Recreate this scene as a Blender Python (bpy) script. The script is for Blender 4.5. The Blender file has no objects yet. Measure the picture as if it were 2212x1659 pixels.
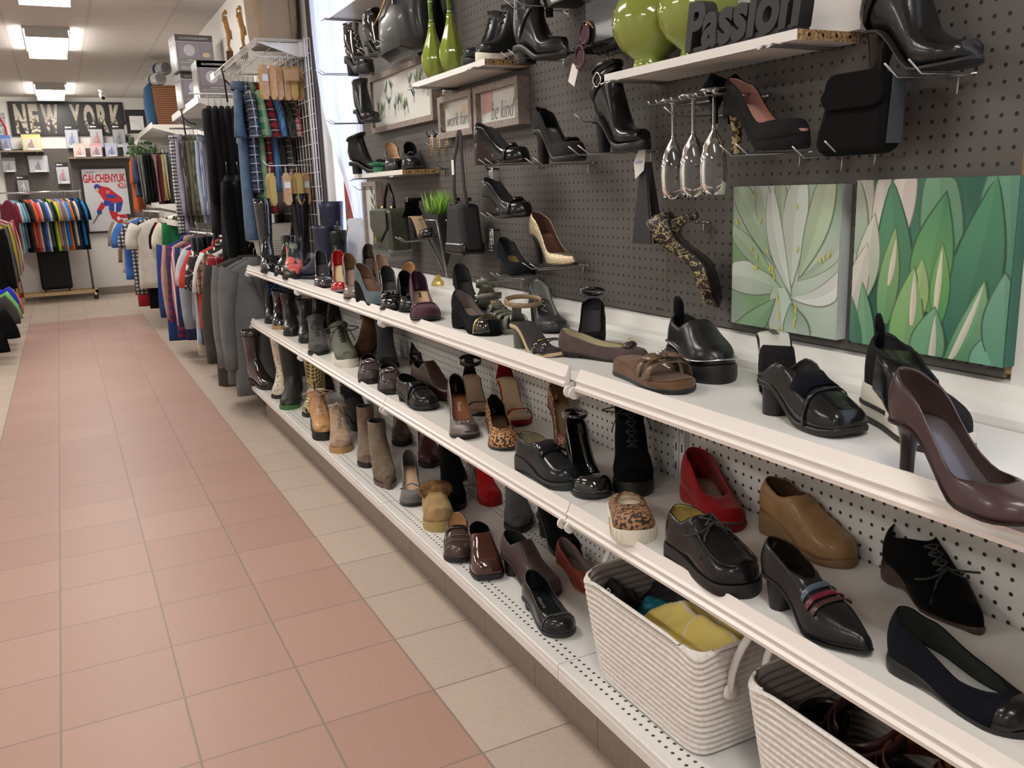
import bpy, math, random
from mathutils import Vector, Matrix, Euler
PI=math.pi
C=bpy.context.scene.collection
R=random.Random(7)
# ---------------------------------------------------------------- materials
class NT:
    def __init__(s,m):
        m.use_nodes=True; s.t=m.node_tree; s.n=s.t.nodes; s.l=s.t.links
        s.b=s.n['Principled BSDF']; s._c=None
    def put(s,sock,v):
        if hasattr(v,'links'): s.l.new(v,sock)
        elif isinstance(v,(tuple,list)): sock.default_value=(*v[:3],1) if len(sock.default_value)==4 else v
        else: sock.default_value=v
    def m(s,op,a,b=0,c=0,clamp=False):
        n=s.n.new('ShaderNodeMath'); n.operation=op; n.use_clamp=clamp
        s.put(n.inputs[0],a); s.put(n.inputs[1],b); s.put(n.inputs[2],c); return n.outputs[0]
    def obj(s):
        if s._c is None: s._c=s.n.new('ShaderNodeTexCoord').outputs['Object']
        return s._c
    def xyz(s):
        n=s.n.new('ShaderNodeSeparateXYZ'); s.l.new(s.obj(),n.inputs[0]); return n.outputs
    def mix(s,f,a,b):
        n=s.n.new('ShaderNodeMix'); n.data_type='RGBA'
        s.put(n.inputs[0],f); s.put(n.inputs[6],a); s.put(n.inputs[7],b); return n.outputs[2]
    def noise(s,sc,det=3,vec=None):
        n=s.n.new('ShaderNodeTexNoise'); n.inputs['Scale'].default_value=sc; n.inputs['Detail'].default_value=det
        s.l.new(vec or s.obj(),n.inputs[0]); return n.outputs[0]
    def vor(s,sc,feat='F1'):
        n=s.n.new('ShaderNodeTexVoronoi'); n.feature=feat; n.inputs['Scale'].default_value=sc
        s.l.new(s.obj(),n.inputs[0]); return n.outputs['Distance']
    def step(s,a,lo,hi):
        n=s.n.new('ShaderNodeMapRange'); n.inputs[1].default_value=lo; n.inputs[2].default_value=hi
        s.put(n.inputs[0],a); return n.outputs[0]
    def line(s,c,pitch,w,off=0.):       # 1 on a stripe of width w every pitch
        f=s.m('FRACT',s.m('DIVIDE',s.m('ADD',c,50*pitch-off),pitch))
        d=s.m('ABSOLUTE',s.m('SUBTRACT',f,.5))
        return s.m('LESS_THAN',s.m('SUBTRACT',.5,d),w/pitch/2)
    def bump(s,h,st,dist=.002):
        n=s.n.new('ShaderNodeBump'); n.inputs['Strength'].default_value=st; n.inputs['Distance'].default_value=dist
        s.put(n.inputs['Height'],h); s.l.new(n.outputs[0],s.b.inputs['Normal'])
MC={}
def mat(col,r=.5,m=0,bump=None,var=None,coat=0,trans=0,emit=None,sheen=0,pat=None,spec=.5,alpha=1,ior=1.45,key=None):
    k=key or (col,r,m,bump,var,coat,trans,emit,sheen,spec,alpha)
    if k in MC: return MC[k]
    mt=bpy.data.materials.new('mat'); MC[k]=mt; t=NT(mt); b=t.b.inputs
    c=col
    if pat: c=pat(t) or col
    if var:
        nz=t.noise(var[0],4); f=t.step(nz,.35,.65)
        a=tuple(max(0,x*(1-var[1])) for x in col); e=tuple(min(1,x*(1+var[1])) for x in col)
        if not pat: c=t.mix(f,a,e)
    t.put(b['Base Color'],c); b['Roughness'].default_value=r; b['Metallic'].default_value=m
    b['Specular IOR Level'].default_value=spec; b['Coat Weight'].default_value=coat; b['Coat Roughness'].default_value=.05
    b['Transmission Weight'].default_value=trans; b['IOR'].default_value=ior; b['Alpha'].default_value=alpha
    if sheen: b['Sheen Weight'].default_value=sheen
    if emit: b['Emission Color'].default_value=(*emit[0],1); b['Emission Strength'].default_value=emit[1]
    if bump: t.bump(t.noise(bump[0],bump[2] if len(bump)>2 else 3),bump[1])
    return mt
def dk(c): return tuple(x*.45 for x in c) if max(c)<.05 else c
def leather(c,r=.32): return mat(dk(c),r*(.8 if max(c)<.05 else 1),bump=(260,.15),var=(22,.18),coat=.15,spec=.4 if max(c)<.05 else .5)
def suede(c): return mat(dk(c),.95,bump=(500,.4),var=(30,.16),sheen=.02 if max(c)<.05 else .15,spec=.1)
def patent(c): return mat(dk(c),.08,coat=1,var=(15,.1))
def rubber(c,r=.45): return mat(tuple(x*.6 for x in c),r)
def cloth(c): return mat(dk(c),.9,bump=(300,.3),var=(12,.08),sheen=.01 if max(c)<.05 else .1,spec=.15)
BLK=(.012,.012,.014); DK=(.02,.02,.022)
WHITE=mat((.78,.77,.74),.35,var=(3,.02)); STEEL=mat((.75,.75,.76),.22,1); GOLD=mat((.85,.62,.28),.2,1)
WIRE=mat((.55,.55,.56),.3,1); RUBB=rubber((.02,.02,.02)); WOODC=mat((.5,.3,.16),.5,var=(30,.2))
def leopard(base,spot,sc,lo=.10,hi=.17,r=.6):
    def p(t):
        d=t.noise(sc*1.9,.3); e=t.noise(sc*5.5,1)
        return t.mix(t.step(t.m('ADD',d,t.m('MULTIPLY',t.m('SUBTRACT',e,.5),.16)),.515,.535),base,spot)
    return mat(base,r,pat=p,key=('leo',base,sc))
def plaid(base,bars,key):     # bars: (axis, pitch, width, offset, colour, amount)
    def p(t):
        x=t.xyz(); c=base
        for ax,pi,w,o,cl,am in bars: c=t.mix(t.m('MULTIPLY',t.line(x[ax],pi,w,o),am),c,cl)
        return c
    return mat(base,.9,bump=(300,.2),pat=p,sheen=.1,spec=.2,key=('plaid',key))
def holes(base,hole,ax,p,r,rough,key,sz=None):
    def f(t):
        x=t.xyz(); q=[]
        for a in ax:
            u=t.m('SUBTRACT',t.m('FRACT',t.m('DIVIDE',t.m('ADD',x[a],10*p),p)),.5); q.append(t.m('MULTIPLY',u,u))
        d=t.m('SQRT',t.m('ADD',*q)); h=t.step(d,r*1.12,r*.9)
        if sz: h=t.m('MULTIPLY',h,sz(t,x))
        t.bump(t.m('MULTIPLY',h,-1.),.8,.004)
        nz=t.noise(2.5,5); b2=t.mix(t.step(nz,.3,.7),tuple(c*.93 for c in base),base)
        return t.mix(h,b2,hole)  # holes are dark dots, the shade inside them put into the colour
    return mat(base,rough,pat=f,key=('holes',key))
# ---------------------------------------------------------------- geometry helpers
class MB:
    def __init__(s): s.v=[]; s.f=[]; s.m=[]; s.c=None
    def add(s,v,f,mi=0,M=None):
        o=len(s.v)
        s.v+= [tuple(M@Vector(p)) for p in v] if M else [tuple(p) for p in v]
        s.f+=[tuple(i+o for i in q) for q in f]; s.m+=[mi]*len(f); return s
    def box(s,a,b,mi=0,M=None):
        (x0,y0,z0),(x1,y1,z1)=a,b
        v=[(x0,y0,z0),(x1,y0,z0),(x1,y1,z0),(x0,y1,z0),(x0,y0,z1),(x1,y0,z1),(x1,y1,z1),(x0,y1,z1)]
        return s.add(v,[(3,2,1,0),(4,5,6,7),(0,1,5,4),(1,2,6,5),(2,3,7,6),(3,0,4,7)],mi,M)
    def cbox(s,c,d,mi=0,M=None):
        return s.box([c[i]-d[i]/2 for i in range(3)],[c[i]+d[i]/2 for i in range(3)],mi,M)
    def grid(s,rows,close=False,cap0=False,cap1=False,mi=0,M=None):
        n=len(rows[0]); v=[p for r in rows for p in r]; f=[]
        for i in range(len(rows)-1):
            for j in range(n if close else n-1):
                k=(j+1)%n; f.append((i*n+j,i*n+k,(i+1)*n+k,(i+1)*n+j))
        if cap0: f.append(tuple(range(n-1,-1,-1)))
        if cap1: f.append(tuple((len(rows)-1)*n+j for j in range(n)))
        return s.add(v,f,mi,M)
    def tube(s,pts,r,n=6,mi=0,M=None,closed=False,flat=1.):
        P=[Vector(p) for p in pts]; rows=[]; up=None; N=len(P)
        for i,p in enumerate(P):
            if closed: d=P[(i+1)%N]-P[i-1]
            else: d=P[min(i+1,N-1)]-P[max(i-1,0)]
            if d.length<1e-9: d=Vector((0,0,1))
            d.normalize()
            if up is None: up=Vector((0,0,1)) if abs(d.z)<.9 else Vector((1,0,0))
            a=up-d*up.dot(d)
            if a.length<1e-6: a=d.orthogonal()
            a.normalize(); up=a; b=d.cross(a); rr=r[i] if isinstance(r,(list,tuple)) else r
            rows.append([p+a*math.cos(k*2*PI/n)*rr*flat+b*math.sin(k*2*PI/n)*rr for k in range(n)])
        if closed: rows.append(rows[0])
        return s.grid(rows,True,not closed,not closed,mi,M)
    def lathe(s,prof,n=24,mi=0,M=None,c=(0,0,0)):
        rows=[[(c[0]+r*math.cos(k*2*PI/n),c[1]+r*math.sin(k*2*PI/n),c[2]+z) for k in range(n)] for r,z in prof]
        return s.grid(rows,True,False,False,mi,M)
    def prism(s,pts,t,mi=0,M=None):   # 2D outline (x,z) extruded along y 0..t
        n=len(pts); v=[(a,0,b) for a,b in pts]+[(a,t,b) for a,b in pts]
        f=[tuple(range(n)),tuple(range(2*n-1,n-1,-1))]+[(j,j+n,(j+1)%n+n,(j+1)%n) for j in range(n)]
        return s.add(v,f,mi,M)
    def build(s,name,mats,parent=None,smooth=False,sol=None,sub=0,bev=0,auto=None):
        me=bpy.data.meshes.new(name); me.from_pydata([tuple(p) for p in s.v],[],s.f)
        if not isinstance(mats,(list,tuple)): mats=[mats]
        for m in mats: me.materials.append(m)
        if len(mats)>1: me.polygons.foreach_set('material_index',s.m)
        if smooth: me.polygons.foreach_set('use_smooth',[True]*len(me.polygons))
        if s.c:
            a=me.color_attributes.new('col','FLOAT_COLOR','CORNER'); k=0
            for p,cl in zip(me.polygons,s.c):
                for vi,li in zip(p.vertices,p.loop_indices): a.data[li].color=(*(cl if not callable(cl) else cl(me.vertices[vi].co)),1)
        me.update(); o=bpy.data.objects.new(name,me); C.objects.link(o)
        if parent: o.parent=parent
        if sub: q=o.modifiers.new('s','SUBSURF'); q.levels=q.render_levels=sub
        if sol: q=o.modifiers.new('t','SOLIDIFY'); q.thickness=sol[0]; q.offset=sol[1]; q.material_offset=sol[2] if len(sol)>2 else 0; q.material_offset_rim=0
        if bev: q=o.modifiers.new('b','BEVEL'); q.width=bev; q.segments=2; q.limit_method='ANGLE'
        if auto is not None: me.shade_flat() if auto==0 else me.set_sharp_from_angle(angle=math.radians(auto))
        return o
def tag(o,label,cat=None,group=None,kind=None):
    if label: o['label']=label
    if cat: o['category']=cat
    if group: o['group']=group
    if kind: o['kind']=kind
    return o
def thing(name,label,cat,loc=(0,0,0),rz=0,group=None,mw=None):
    o=bpy.data.objects.new(name,None); o.empty_display_size=.05; C.objects.link(o)
    if mw is not None: o.matrix_world=mw
    else: o.location=loc; o.rotation_euler=(0,0,rz)
    return tag(o,label,cat,group)
def st(o): o['kind']='structure'; return o
def text(body,size,M,mt,parent,name='lettering',ext=.0004,w=None,h=None,shear=0,bold=0,label=None):
    cu=bpy.data.curves.new('t','FONT'); cu.body=body; cu.size=size; cu.extrude=ext; cu.shear=shear; cu.offset=bold
    cu.align_x='CENTER'; cu.align_y='CENTER'; cu.resolution_u=4
    to=bpy.data.objects.new('t',cu); C.objects.link(to)
    me=bpy.data.meshes.new_from_object(to); bpy.data.objects.remove(to)
    xs=[v.co.x for v in me.vertices]; ys=[v.co.y for v in me.vertices]
    sx=w/(max(xs)-min(xs)) if w else 1; sy=h/(max(ys)-min(ys)) if h else 1
    cx=(max(xs)+min(xs))/2; cy=(max(ys)+min(ys))/2
    for v in me.vertices: v.co=M@Vector(((v.co.x-cx)*sx,(v.co.y-cy)*sy,v.co.z))
    me.materials.append(mt); o=bpy.data.objects.new(name,me); C.objects.link(o)
    if parent: o.parent=parent
    if label: o['label']=label
    return o
def FR(loc,right,up):   # matrix: text x along right, y along up
    r=Vector(right).normalized(); u=Vector(up); u=(u-r*u.dot(r)).normalized(); n=r.cross(u)
    M=Matrix((r,u,n)).transposed().to_4x4(); M.translation=Vector(loc); return M
def cv(t,P):            # smooth interpolation through (t,v) points
    if t<=P[0][0]: return P[0][1]
    for i in range(len(P)-1):
        a,b=P[i],P[i+1]
        if t<=b[0]:
            h=b[0]-a[0]; u=(t-a[0])/h
            m0=(b[1]-P[i-1][1])/(b[0]-P[i-1][0]) if i>0 else (b[1]-a[1])/h
            m1=(P[i+2][1]-a[1])/(P[i+2][0]-a[0]) if i+2<len(P) else (b[1]-a[1])/h
            return (2*u**3-3*u*u+1)*a[1]+(u**3-2*u*u+u)*h*m0+(3*u*u-2*u**3)*b[1]+(u**3-u*u)*h*m1
    return P[-1][1]
def lerp(a,b,t): return a+(b-a)*t
# ---------------------------------------------------------------- shoes
def capw(t,toe):
    k=1.
    if t<.14: k*=math.sqrt(max(0,1-((.14-t)/.14)**2))
    if toe=='r' and t>.80: k*=math.sqrt(max(0,1-((t-.80)/.20)**2))
    if toe=='s' and t>.95: k*=math.sqrt(max(0,1-((t-.95)/.05)**2))
    if toe=='p' and t>.97: k*=math.sqrt(max(0,1-((t-.97)/.03)**2))
    return k
class Foot:
    def __init__(s,L=.25,hh=.0,toe='r',t0=.74,ow=.82,hb=.056,hm=.038,hv=.046,ht=.034,wb=.042,wh=.029,pf=.006,ts=.5,instep=None,lean=.35,arch=None):
        s.__dict__.update(locals())
    def w(s,t):
        b={'r':[(0,s.wh),(.15,s.wh*1.05),(.4,s.wh*1.05),(.68,s.wb),(.82,s.wb),(1,s.wb*.8)],
           's':[(0,s.wh),(.15,s.wh*1.05),(.4,s.wh*1.05),(.68,s.wb),(.85,s.wb*.95),(1,s.wb*.66)],
           'p':[(0,s.wh),(.15,s.wh*1.05),(.4,s.wh*1.05),(.64,s.wb),(.8,s.wb*.72),(.92,s.wb*.36),(1,s.wb*.2)]}[s.toe]
        return max(0,cv(t,b)*capw(t,s.toe))
    def b(s,t):
        u=min(1,max(0,(t-.2)/.42)); u=u*u*(3-2*u)
        return s.pf+s.hh*(1-u)+(.007*((t-.8)/.2)**2 if t>.8 else 0)
    def top(s,t):
        if s.instep: P=s.instep
        else: P=[(0,s.hb*1.1),(.05,s.hb*1.05),(.12,s.hb*.9),(.22,lerp(s.hb,s.hm,.55)),(.4,s.hm),(s.t0,s.hv if s.t0<.9 else s.ht),(.9 if s.t0<.85 else .97,s.ht),(1,s.ht*.8)]
        return cv(t,P)
    def o(s,t):
        if t>=s.t0: return 0.
        w=s.w(t)*s.ow*(1-.34*max(0,1-t/.22)**1.2); q=s.t0-s.ts*s.t0*.62
        if t>q: w=min(w,s.w(q)*s.ow*1.05*math.sqrt(max(0,1-((t-q)/(s.t0-q))**2)))
        return w
    def pt(s,t,u,off=0.):     # u -1..1 around the upper (0 = crest / rim)
        w=s.w(t); o=s.o(t); r=s.top(t); b=s.b(t)
        if w<2e-4: am=math.acos(s.ow) if t<s.t0 else PI/2
        else: am=math.acos(min(1,o/w)) if o<w else 0
        a=max(0,am*(1-abs(u))); sn=math.sin(am) or 1
        z=(math.sin(a)/sn)**.85*r if sn else 0
        # keep rim position exact
        if w<2e-4: x=0
        elif a>=am-1e-6: x=max(o,0) if o<w else w
        else: x=o+(w-o)*max(0,(math.cos(a)-math.cos(am))/max(1e-6,1-math.cos(am)))**.6
        y=t*s.L
        e=max(0,1-t/.16); zf=min(1,z/max(.001,r))
        y+= e*(-.006*math.sin(PI*zf)+.012*s.lean*zf*zf)
        if t>.9: y-=((t-.9)/.1)*.012*zf*zf
        sg=1 if u>=0 else -1
        x+=off*(1-zf*.5); z+=off*zf
        return (sg*x,y,b+z)
TS=[0,.004,.015,.035,.065,.1,.15,.21,.28,.35,.42,.48,.54,.59,.63,.67,.70,.73,.76,.79,.82,.85,.88,.91,.935,.955,.97,.985,.994,1]
def stations(f):
    T=[t for t in TS if abs(t-f.t0)>.006]+[f.t0,max(0,f.t0-.004),max(0,f.t0-.012)]
    return sorted(T)
def weld(m):
    K={}; mp=[]; V=[]
    for p in m.v:
        k=tuple(round(c,5) for c in p)
        if k not in K: K[k]=len(V); V.append(p)
        mp.append(K[k])
    F=[]; M_=[]
    for q,mi in zip(m.f,m.m):
        r=[]
        for i in q:
            if mp[i] not in r: r.append(mp[i])
        if len(r)>2: F.append(tuple(r)); M_.append(mi)
    m.v,m.f,m.m=V,F,M_; return m
def upper(f,n=9):
    m=MB(); rows=[]
    us=[-1+i/n for i in range(n+1)]
    for t in stations(f):
        L=[f.pt(t,u if u<0 else -1e-9) for u in us]; Rr=[(-p[0],p[1],p[2]) for p in reversed(L)]
        rows.append(L+Rr)
    k=len(rows[0]); v=[p for r in rows for p in r]; F=[]
    T=stations(f)
    for i in range(len(rows)-1):
        for j in range(k-1):
            if j==n and T[i]<f.t0-1e-6: continue
            F.append((i*k+j,i*k+j+1,(i+1)*k+j+1,(i+1)*k+j))
    m.add(v,F); return weld(m)
def sheet(f,ta,tb,top,bot,sc=1.,ex=0.,n=24,r=.2):
    """solid strip following the foot outline between z=bot(t) and z=top(t)"""
    m=MB(); rows=[]
    for i in range(n+1):
        q=i/n; t=ta+(tb-ta)*(.5-.5*math.cos(PI*q)); w=f.w(t)*sc+ex*capw(t,f.toe); y=t*f.L+ex*(2*t-1)*.8; a=top(t); b=bot(t)
        c=(a-b)*r; d=min(w*.3,.0022)
        rows.append([(-w+d,y,b),(-w,y,b+c),(-w,y,a-c),(-w+d,y,a),(w-d,y,a),(w,y,a-c),(w,y,b+c),(w-d,y,b)])
    m.grid(rows,True,True,True); return m
def heel_block(f,kind,tw=.9,tl=.9,back=0.):
    """loft from the heel seat down to the ground"""
    m=MB(); rows=[]; n=16; L=f.L
    for i in range(8):
        q=i/7; z=(f.b(.1)-.004)*(1-q)
        if kind=='stil': s=lerp(1,tw,1-(1-q)**4.5); l=lerp(.9,tl,1-(1-q)**5.5)
        elif kind=='cone': s=lerp(1,tw,q**.6); l=lerp(.95,tl,q**.45)
        else: s=lerp(1,tw,q); l=lerp(1,tl,q)
        hl=.13*L*l; cy=.015+.115*L*(1 if kind=='block' else 1)-(.13*L-hl)*(.75 if kind!='block' else .4)+back*q*q
        if z<0: z=0
        rr=[]
        for k in range(n):
            a=2*PI*k/n; x=math.cos(a)*f.wh*.98*s; y=math.sin(a)*hl
            if y>0: y=min(y,hl*.8)
            zz=z
            if i==0: zz=f.b(min(1,max(0,(cy+y)/L)))-.001
            rr.append((x,cy+y,zz))
        rows.append(rr)
    m.grid(rows,True,False,True); return m
def band(f,t0,t1,u0=-1,u1=1,off=.0015,n=14,tt=None):
    m=MB(); rows=[]
    for i in range(3):
        t=lerp(t0,t1,i/2)
        rows.append([f.pt(t,(u-1 if u<0 else 1-u) if u else 1e-9,off) for u in [lerp(u0,u1,k/n) for k in range(n+1)]])
    # u runs side(-1) over crest(0) to side(1): convert
    rows=[]
    for i in range(3):
        t=lerp(t0,t1,i/2); r=[]
        for k in range(n+1):
            u=lerp(u0,u1,k/n); r.append(f.pt(t,(-1e-9-abs(u)) if u<0 else (1e-9+abs(u)),off))
        rows.append(r)
    m.grid(rows); return m
def ring(c,rx,rz,r,n=14,ax=((1,0,0),(0,0,1)),sq=False):
    a,b=Vector(ax[0]),Vector(ax[1]); pts=[]
    for k in range(n):
        t=2*PI*k/n; x,y=math.cos(t),math.sin(t)
        if sq: q=max(abs(x),abs(y)); x/=q; y/=q
        pts.append(Vector(c)+a*x*rx+b*y*rz)
    return MB().tube(pts,r,5,closed=True)
def place(toe,yaw,L,pitch=0,roll=0,sc=1):
    d=Vector((math.cos(yaw),math.sin(yaw),0)); o=Vector(toe)-d*L*sc
    return Matrix.Translation(o)@Matrix.Rotation(yaw-PI/2,4,'Z')@Matrix.Rotation(math.radians(pitch),4,'X')@Matrix.Rotation(math.radians(roll),4,'Y')@Matrix.Scale(sc,4)
def low(name,label,tip,yaw,up,lin=None,ins=None,sole=None,heelm=None,heel=None,tw=.9,tl=.9,outs='thin',th=.004,cat='shoe',grp=None,pitch=0,roll=0,sc=1,mw=None,ex=(),ins_t=None,peep=False,back=0,**k):
    f=Foot(**k); lin=lin or up; ins=ins or lin; sole=sole or RUBB
    e=thing(name,label,cat,grp and (0,0,0) or (0,0,0),mw=mw if mw is not None else place(tip,math.radians(yaw),f.L,pitch,roll,sc),group=grp)
    if up:
        o=upper(f).build('upper',[up,lin],e,True,sol=(.0022,-1,1))
    sheet(f,.01,min(.97,f.t0+.12),lambda t:f.b(t)+.0045,lambda t:f.b(t)+.001,.93,n=20).build('insole',ins,e,True,auto=40)
    if outs=='thin': sheet(f,0,1,lambda t:f.b(t)+.001,lambda t:max(0,f.b(t)-th),1.02,.001).build('sole',sole,e,True,auto=40)
    elif outs=='wedge': sheet(f,0,1,lambda t:f.b(t)+.001,lambda t:0 if t<.22 or t>.62 else .012*math.sin(PI*(t-.22)/.4)*min(1,f.hh*30),1.0,.002).build('wedge_sole',sole,e,True,auto=40)
    elif outs=='flat': sheet(f,0,1,lambda t:f.b(t)+th*.35,lambda t:max(0,.0+(f.b(t)-f.pf)*.0),1.0,.004).build('sole',sole,e,True,auto=40)
    if heel: heel_block(f,heel,tw,tl,back).build('heel',heelm or sole,e,True,auto=45)
    for x in ex: x(f,e)
    return e,f
# ---- ornaments (return functions of (foot, empty))
def x_band(t0,t1,mt,name='strap',u0=-1,u1=1,off=.0018,lab=None):
    def g(f,e):
        o=band(f,t0,t1,u0,u1,off).build(name,mt,e,True,sol=(.0018,1))
        if lab: o['label']=lab
    return g
def topz(f,t): return f.b(t)+f.top(t)
def x_buckle(t,x,w,h,mt,name='buckle',sq=True,r=.0014):
    def g(f,e): ring((x,t*f.L,topz(f,t)*(.97 if abs(x)<.01 else .9)+.003),w,h,r,12,((1,0,0),(0,1,.5)),sq).build(name,mt,e,True)
    return g
def x_bow(t,mt,w=.028,h=.012,gem=None,dz=.006):
    def g(f,e):
        m=MB(); y=t*f.L; z=topz(f,t)+dz
        for s in (-1,1):
            rows=[]
            for i in range(6):
                q=i/5; x=s*w*q; hh=h*(.35+.65*math.sin(PI*min(1,q*.75))); tk=.006*(.3+math.sin(PI*q))
                rows.append([(x,y+hh*math.cos(a),z+tk*math.sin(a)-.004*q*q) for a in [k*PI/4 for k in range(8)]])
            m.grid(rows,True,True,True)
        m.cbox((0,y,z),(.010,h*1.2,.010)); o=m.build('bow',mt,e,True)
        if gem:
            g2=MB()
            for i in range(14):
                a=i*2.4; rr=.003*math.sqrt(i); g2.lathe([(0,-.003),(.0035,0),(0,.003)],6,c=(rr*2.2*math.cos(a),y+rr*math.sin(a),z+.007))
            g2.build('jewels',gem,e)
    return g
def x_laces(f,e,rowsdef,mt,loops=True,r=.0016,loopdir=1,size=.03):
    """rowsdef: list of (left point, right point) up the front"""
    m=MB(); n=len(rowsdef)
    for i,(a,b) in enumerate(rowsdef):
        a,b=Vector(a),Vector(b); mid=(a+b)/2+Vector((0,.002,.003))
        m.tube([a,mid,b],r,5)
        if i+1<n:
            c,d=map(Vector,rowsdef[i+1])
            m.tube([a,(a+d)/2+Vector((0,.004,.003)),d],r,5); m.tube([b,(b+c)/2+Vector((0,.004,.003)),c],r,5)
    if loops:
        p=(Vector(rowsdef[-1][0])+Vector(rowsdef[-1][1]))/2+Vector((0,.004,.004))
        for s in (-1,1):
            L=[p+Vector((s*size*1.3*math.sin(q),size*.55*math.sin(q*2)*.6+.006,-size*.5*(1-math.cos(q))*.5+.002)) for q in [i*PI/9 for i in range(10)]]
            m.tube(L,r,5)
            m.tube([p,p+Vector((s*size*.6,size*.35,-size*.3)),p+Vector((s*size*.9,size*.5,-size*1.1))],r,5)
    return m.build('laces',mt,e,True)
def x_lace_low(ta,tb,mt,n=4,hw=.014,**k):
    def g(f,e):
        rows=[]
        for i in range(n):
            t=lerp(ta,tb,i/(n-1)); u=.22
            rows.append((f.pt(t,-u if u else 0,.002),f.pt(t,u,.002)))
        rows=[((-hw,p[0][1],topz(f,lerp(ta,tb,i/(n-1)))*.985+.001),(hw,p[0][1],topz(f,lerp(ta,tb,i/(n-1)))*.985+.001)) for i,p in enumerate(rows)]
        x_laces(f,e,rows,mt,**k)
    return g
def x_text(s,t,size,mt,rot=0,dx=0):
    def g(f,e):
        z=f.b(t)+.0062; dz=(f.b(t+.05)-f.b(t-.05))/(.1*f.L)
        M=FR((dx,t*f.L,z),(0,1,dz),(-1,0,0)) if rot==0 else FR((dx,t*f.L,z),(1,0,0),(0,1,dz))
        text(s,size,M,mt,e,'insole_lettering')
    return g
def x_dot(t,mt,label=None):
    def g(f,e): MB().lathe([(0,.0012),(.011,.0012),(.011,0)],16,c=(0,t*f.L,f.b(t)+.005)).build('size_sticker',mt,e); text('8',.014,FR((0,t*f.L,f.b(t)+.0065),(1,0,0),(0,1,0)),mat((.02,.02,.02)),e,'size_number')
    return g
def x_loopstrap(t,h,rx,ry,mt,tilt=0,w=.009,name='ankle_strap',buck=None,cy=0):
    def g(f,e):
        m=MB(); rows=[]
        for k in range(25):
            a=2*PI*k/24; c=Vector((rx*math.cos(a),t*f.L+cy+ry*math.sin(a),f.b(0)+h+tilt*math.sin(a)))
            rows.append([c+Vector((0,0,-w/2)),c+Vector((0,0,w/2))])
        m.grid(rows); m.build(name,mt,e,True,sol=(.002,0))
        if buck: ring((rx,t*f.L+cy,f.b(0)+h),.009,.008,.0014,12,((0,1,0),(0,0,1)),True).build('buckle',buck,e)
    return g
def x_heelup(mt,h=.07,w=.012):    # strip rising from the heel to the ankle strap
    def g(f,e):
        m=MB(); z=f.b(0); m.grid([[(-w*1.6,.012,z),(0,-.003,z),(w*1.6,.012,z)],[(-w,.008,z+h*.5),(0,-.004,z+h*.5),(w,.008,z+h*.5)],[(-w,.01,z+h),(0,.0,z+h),(w,.01,z+h)]])
        m.build('heel_counter',mt,e,True,sol=(.002,0))
    return g
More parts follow.
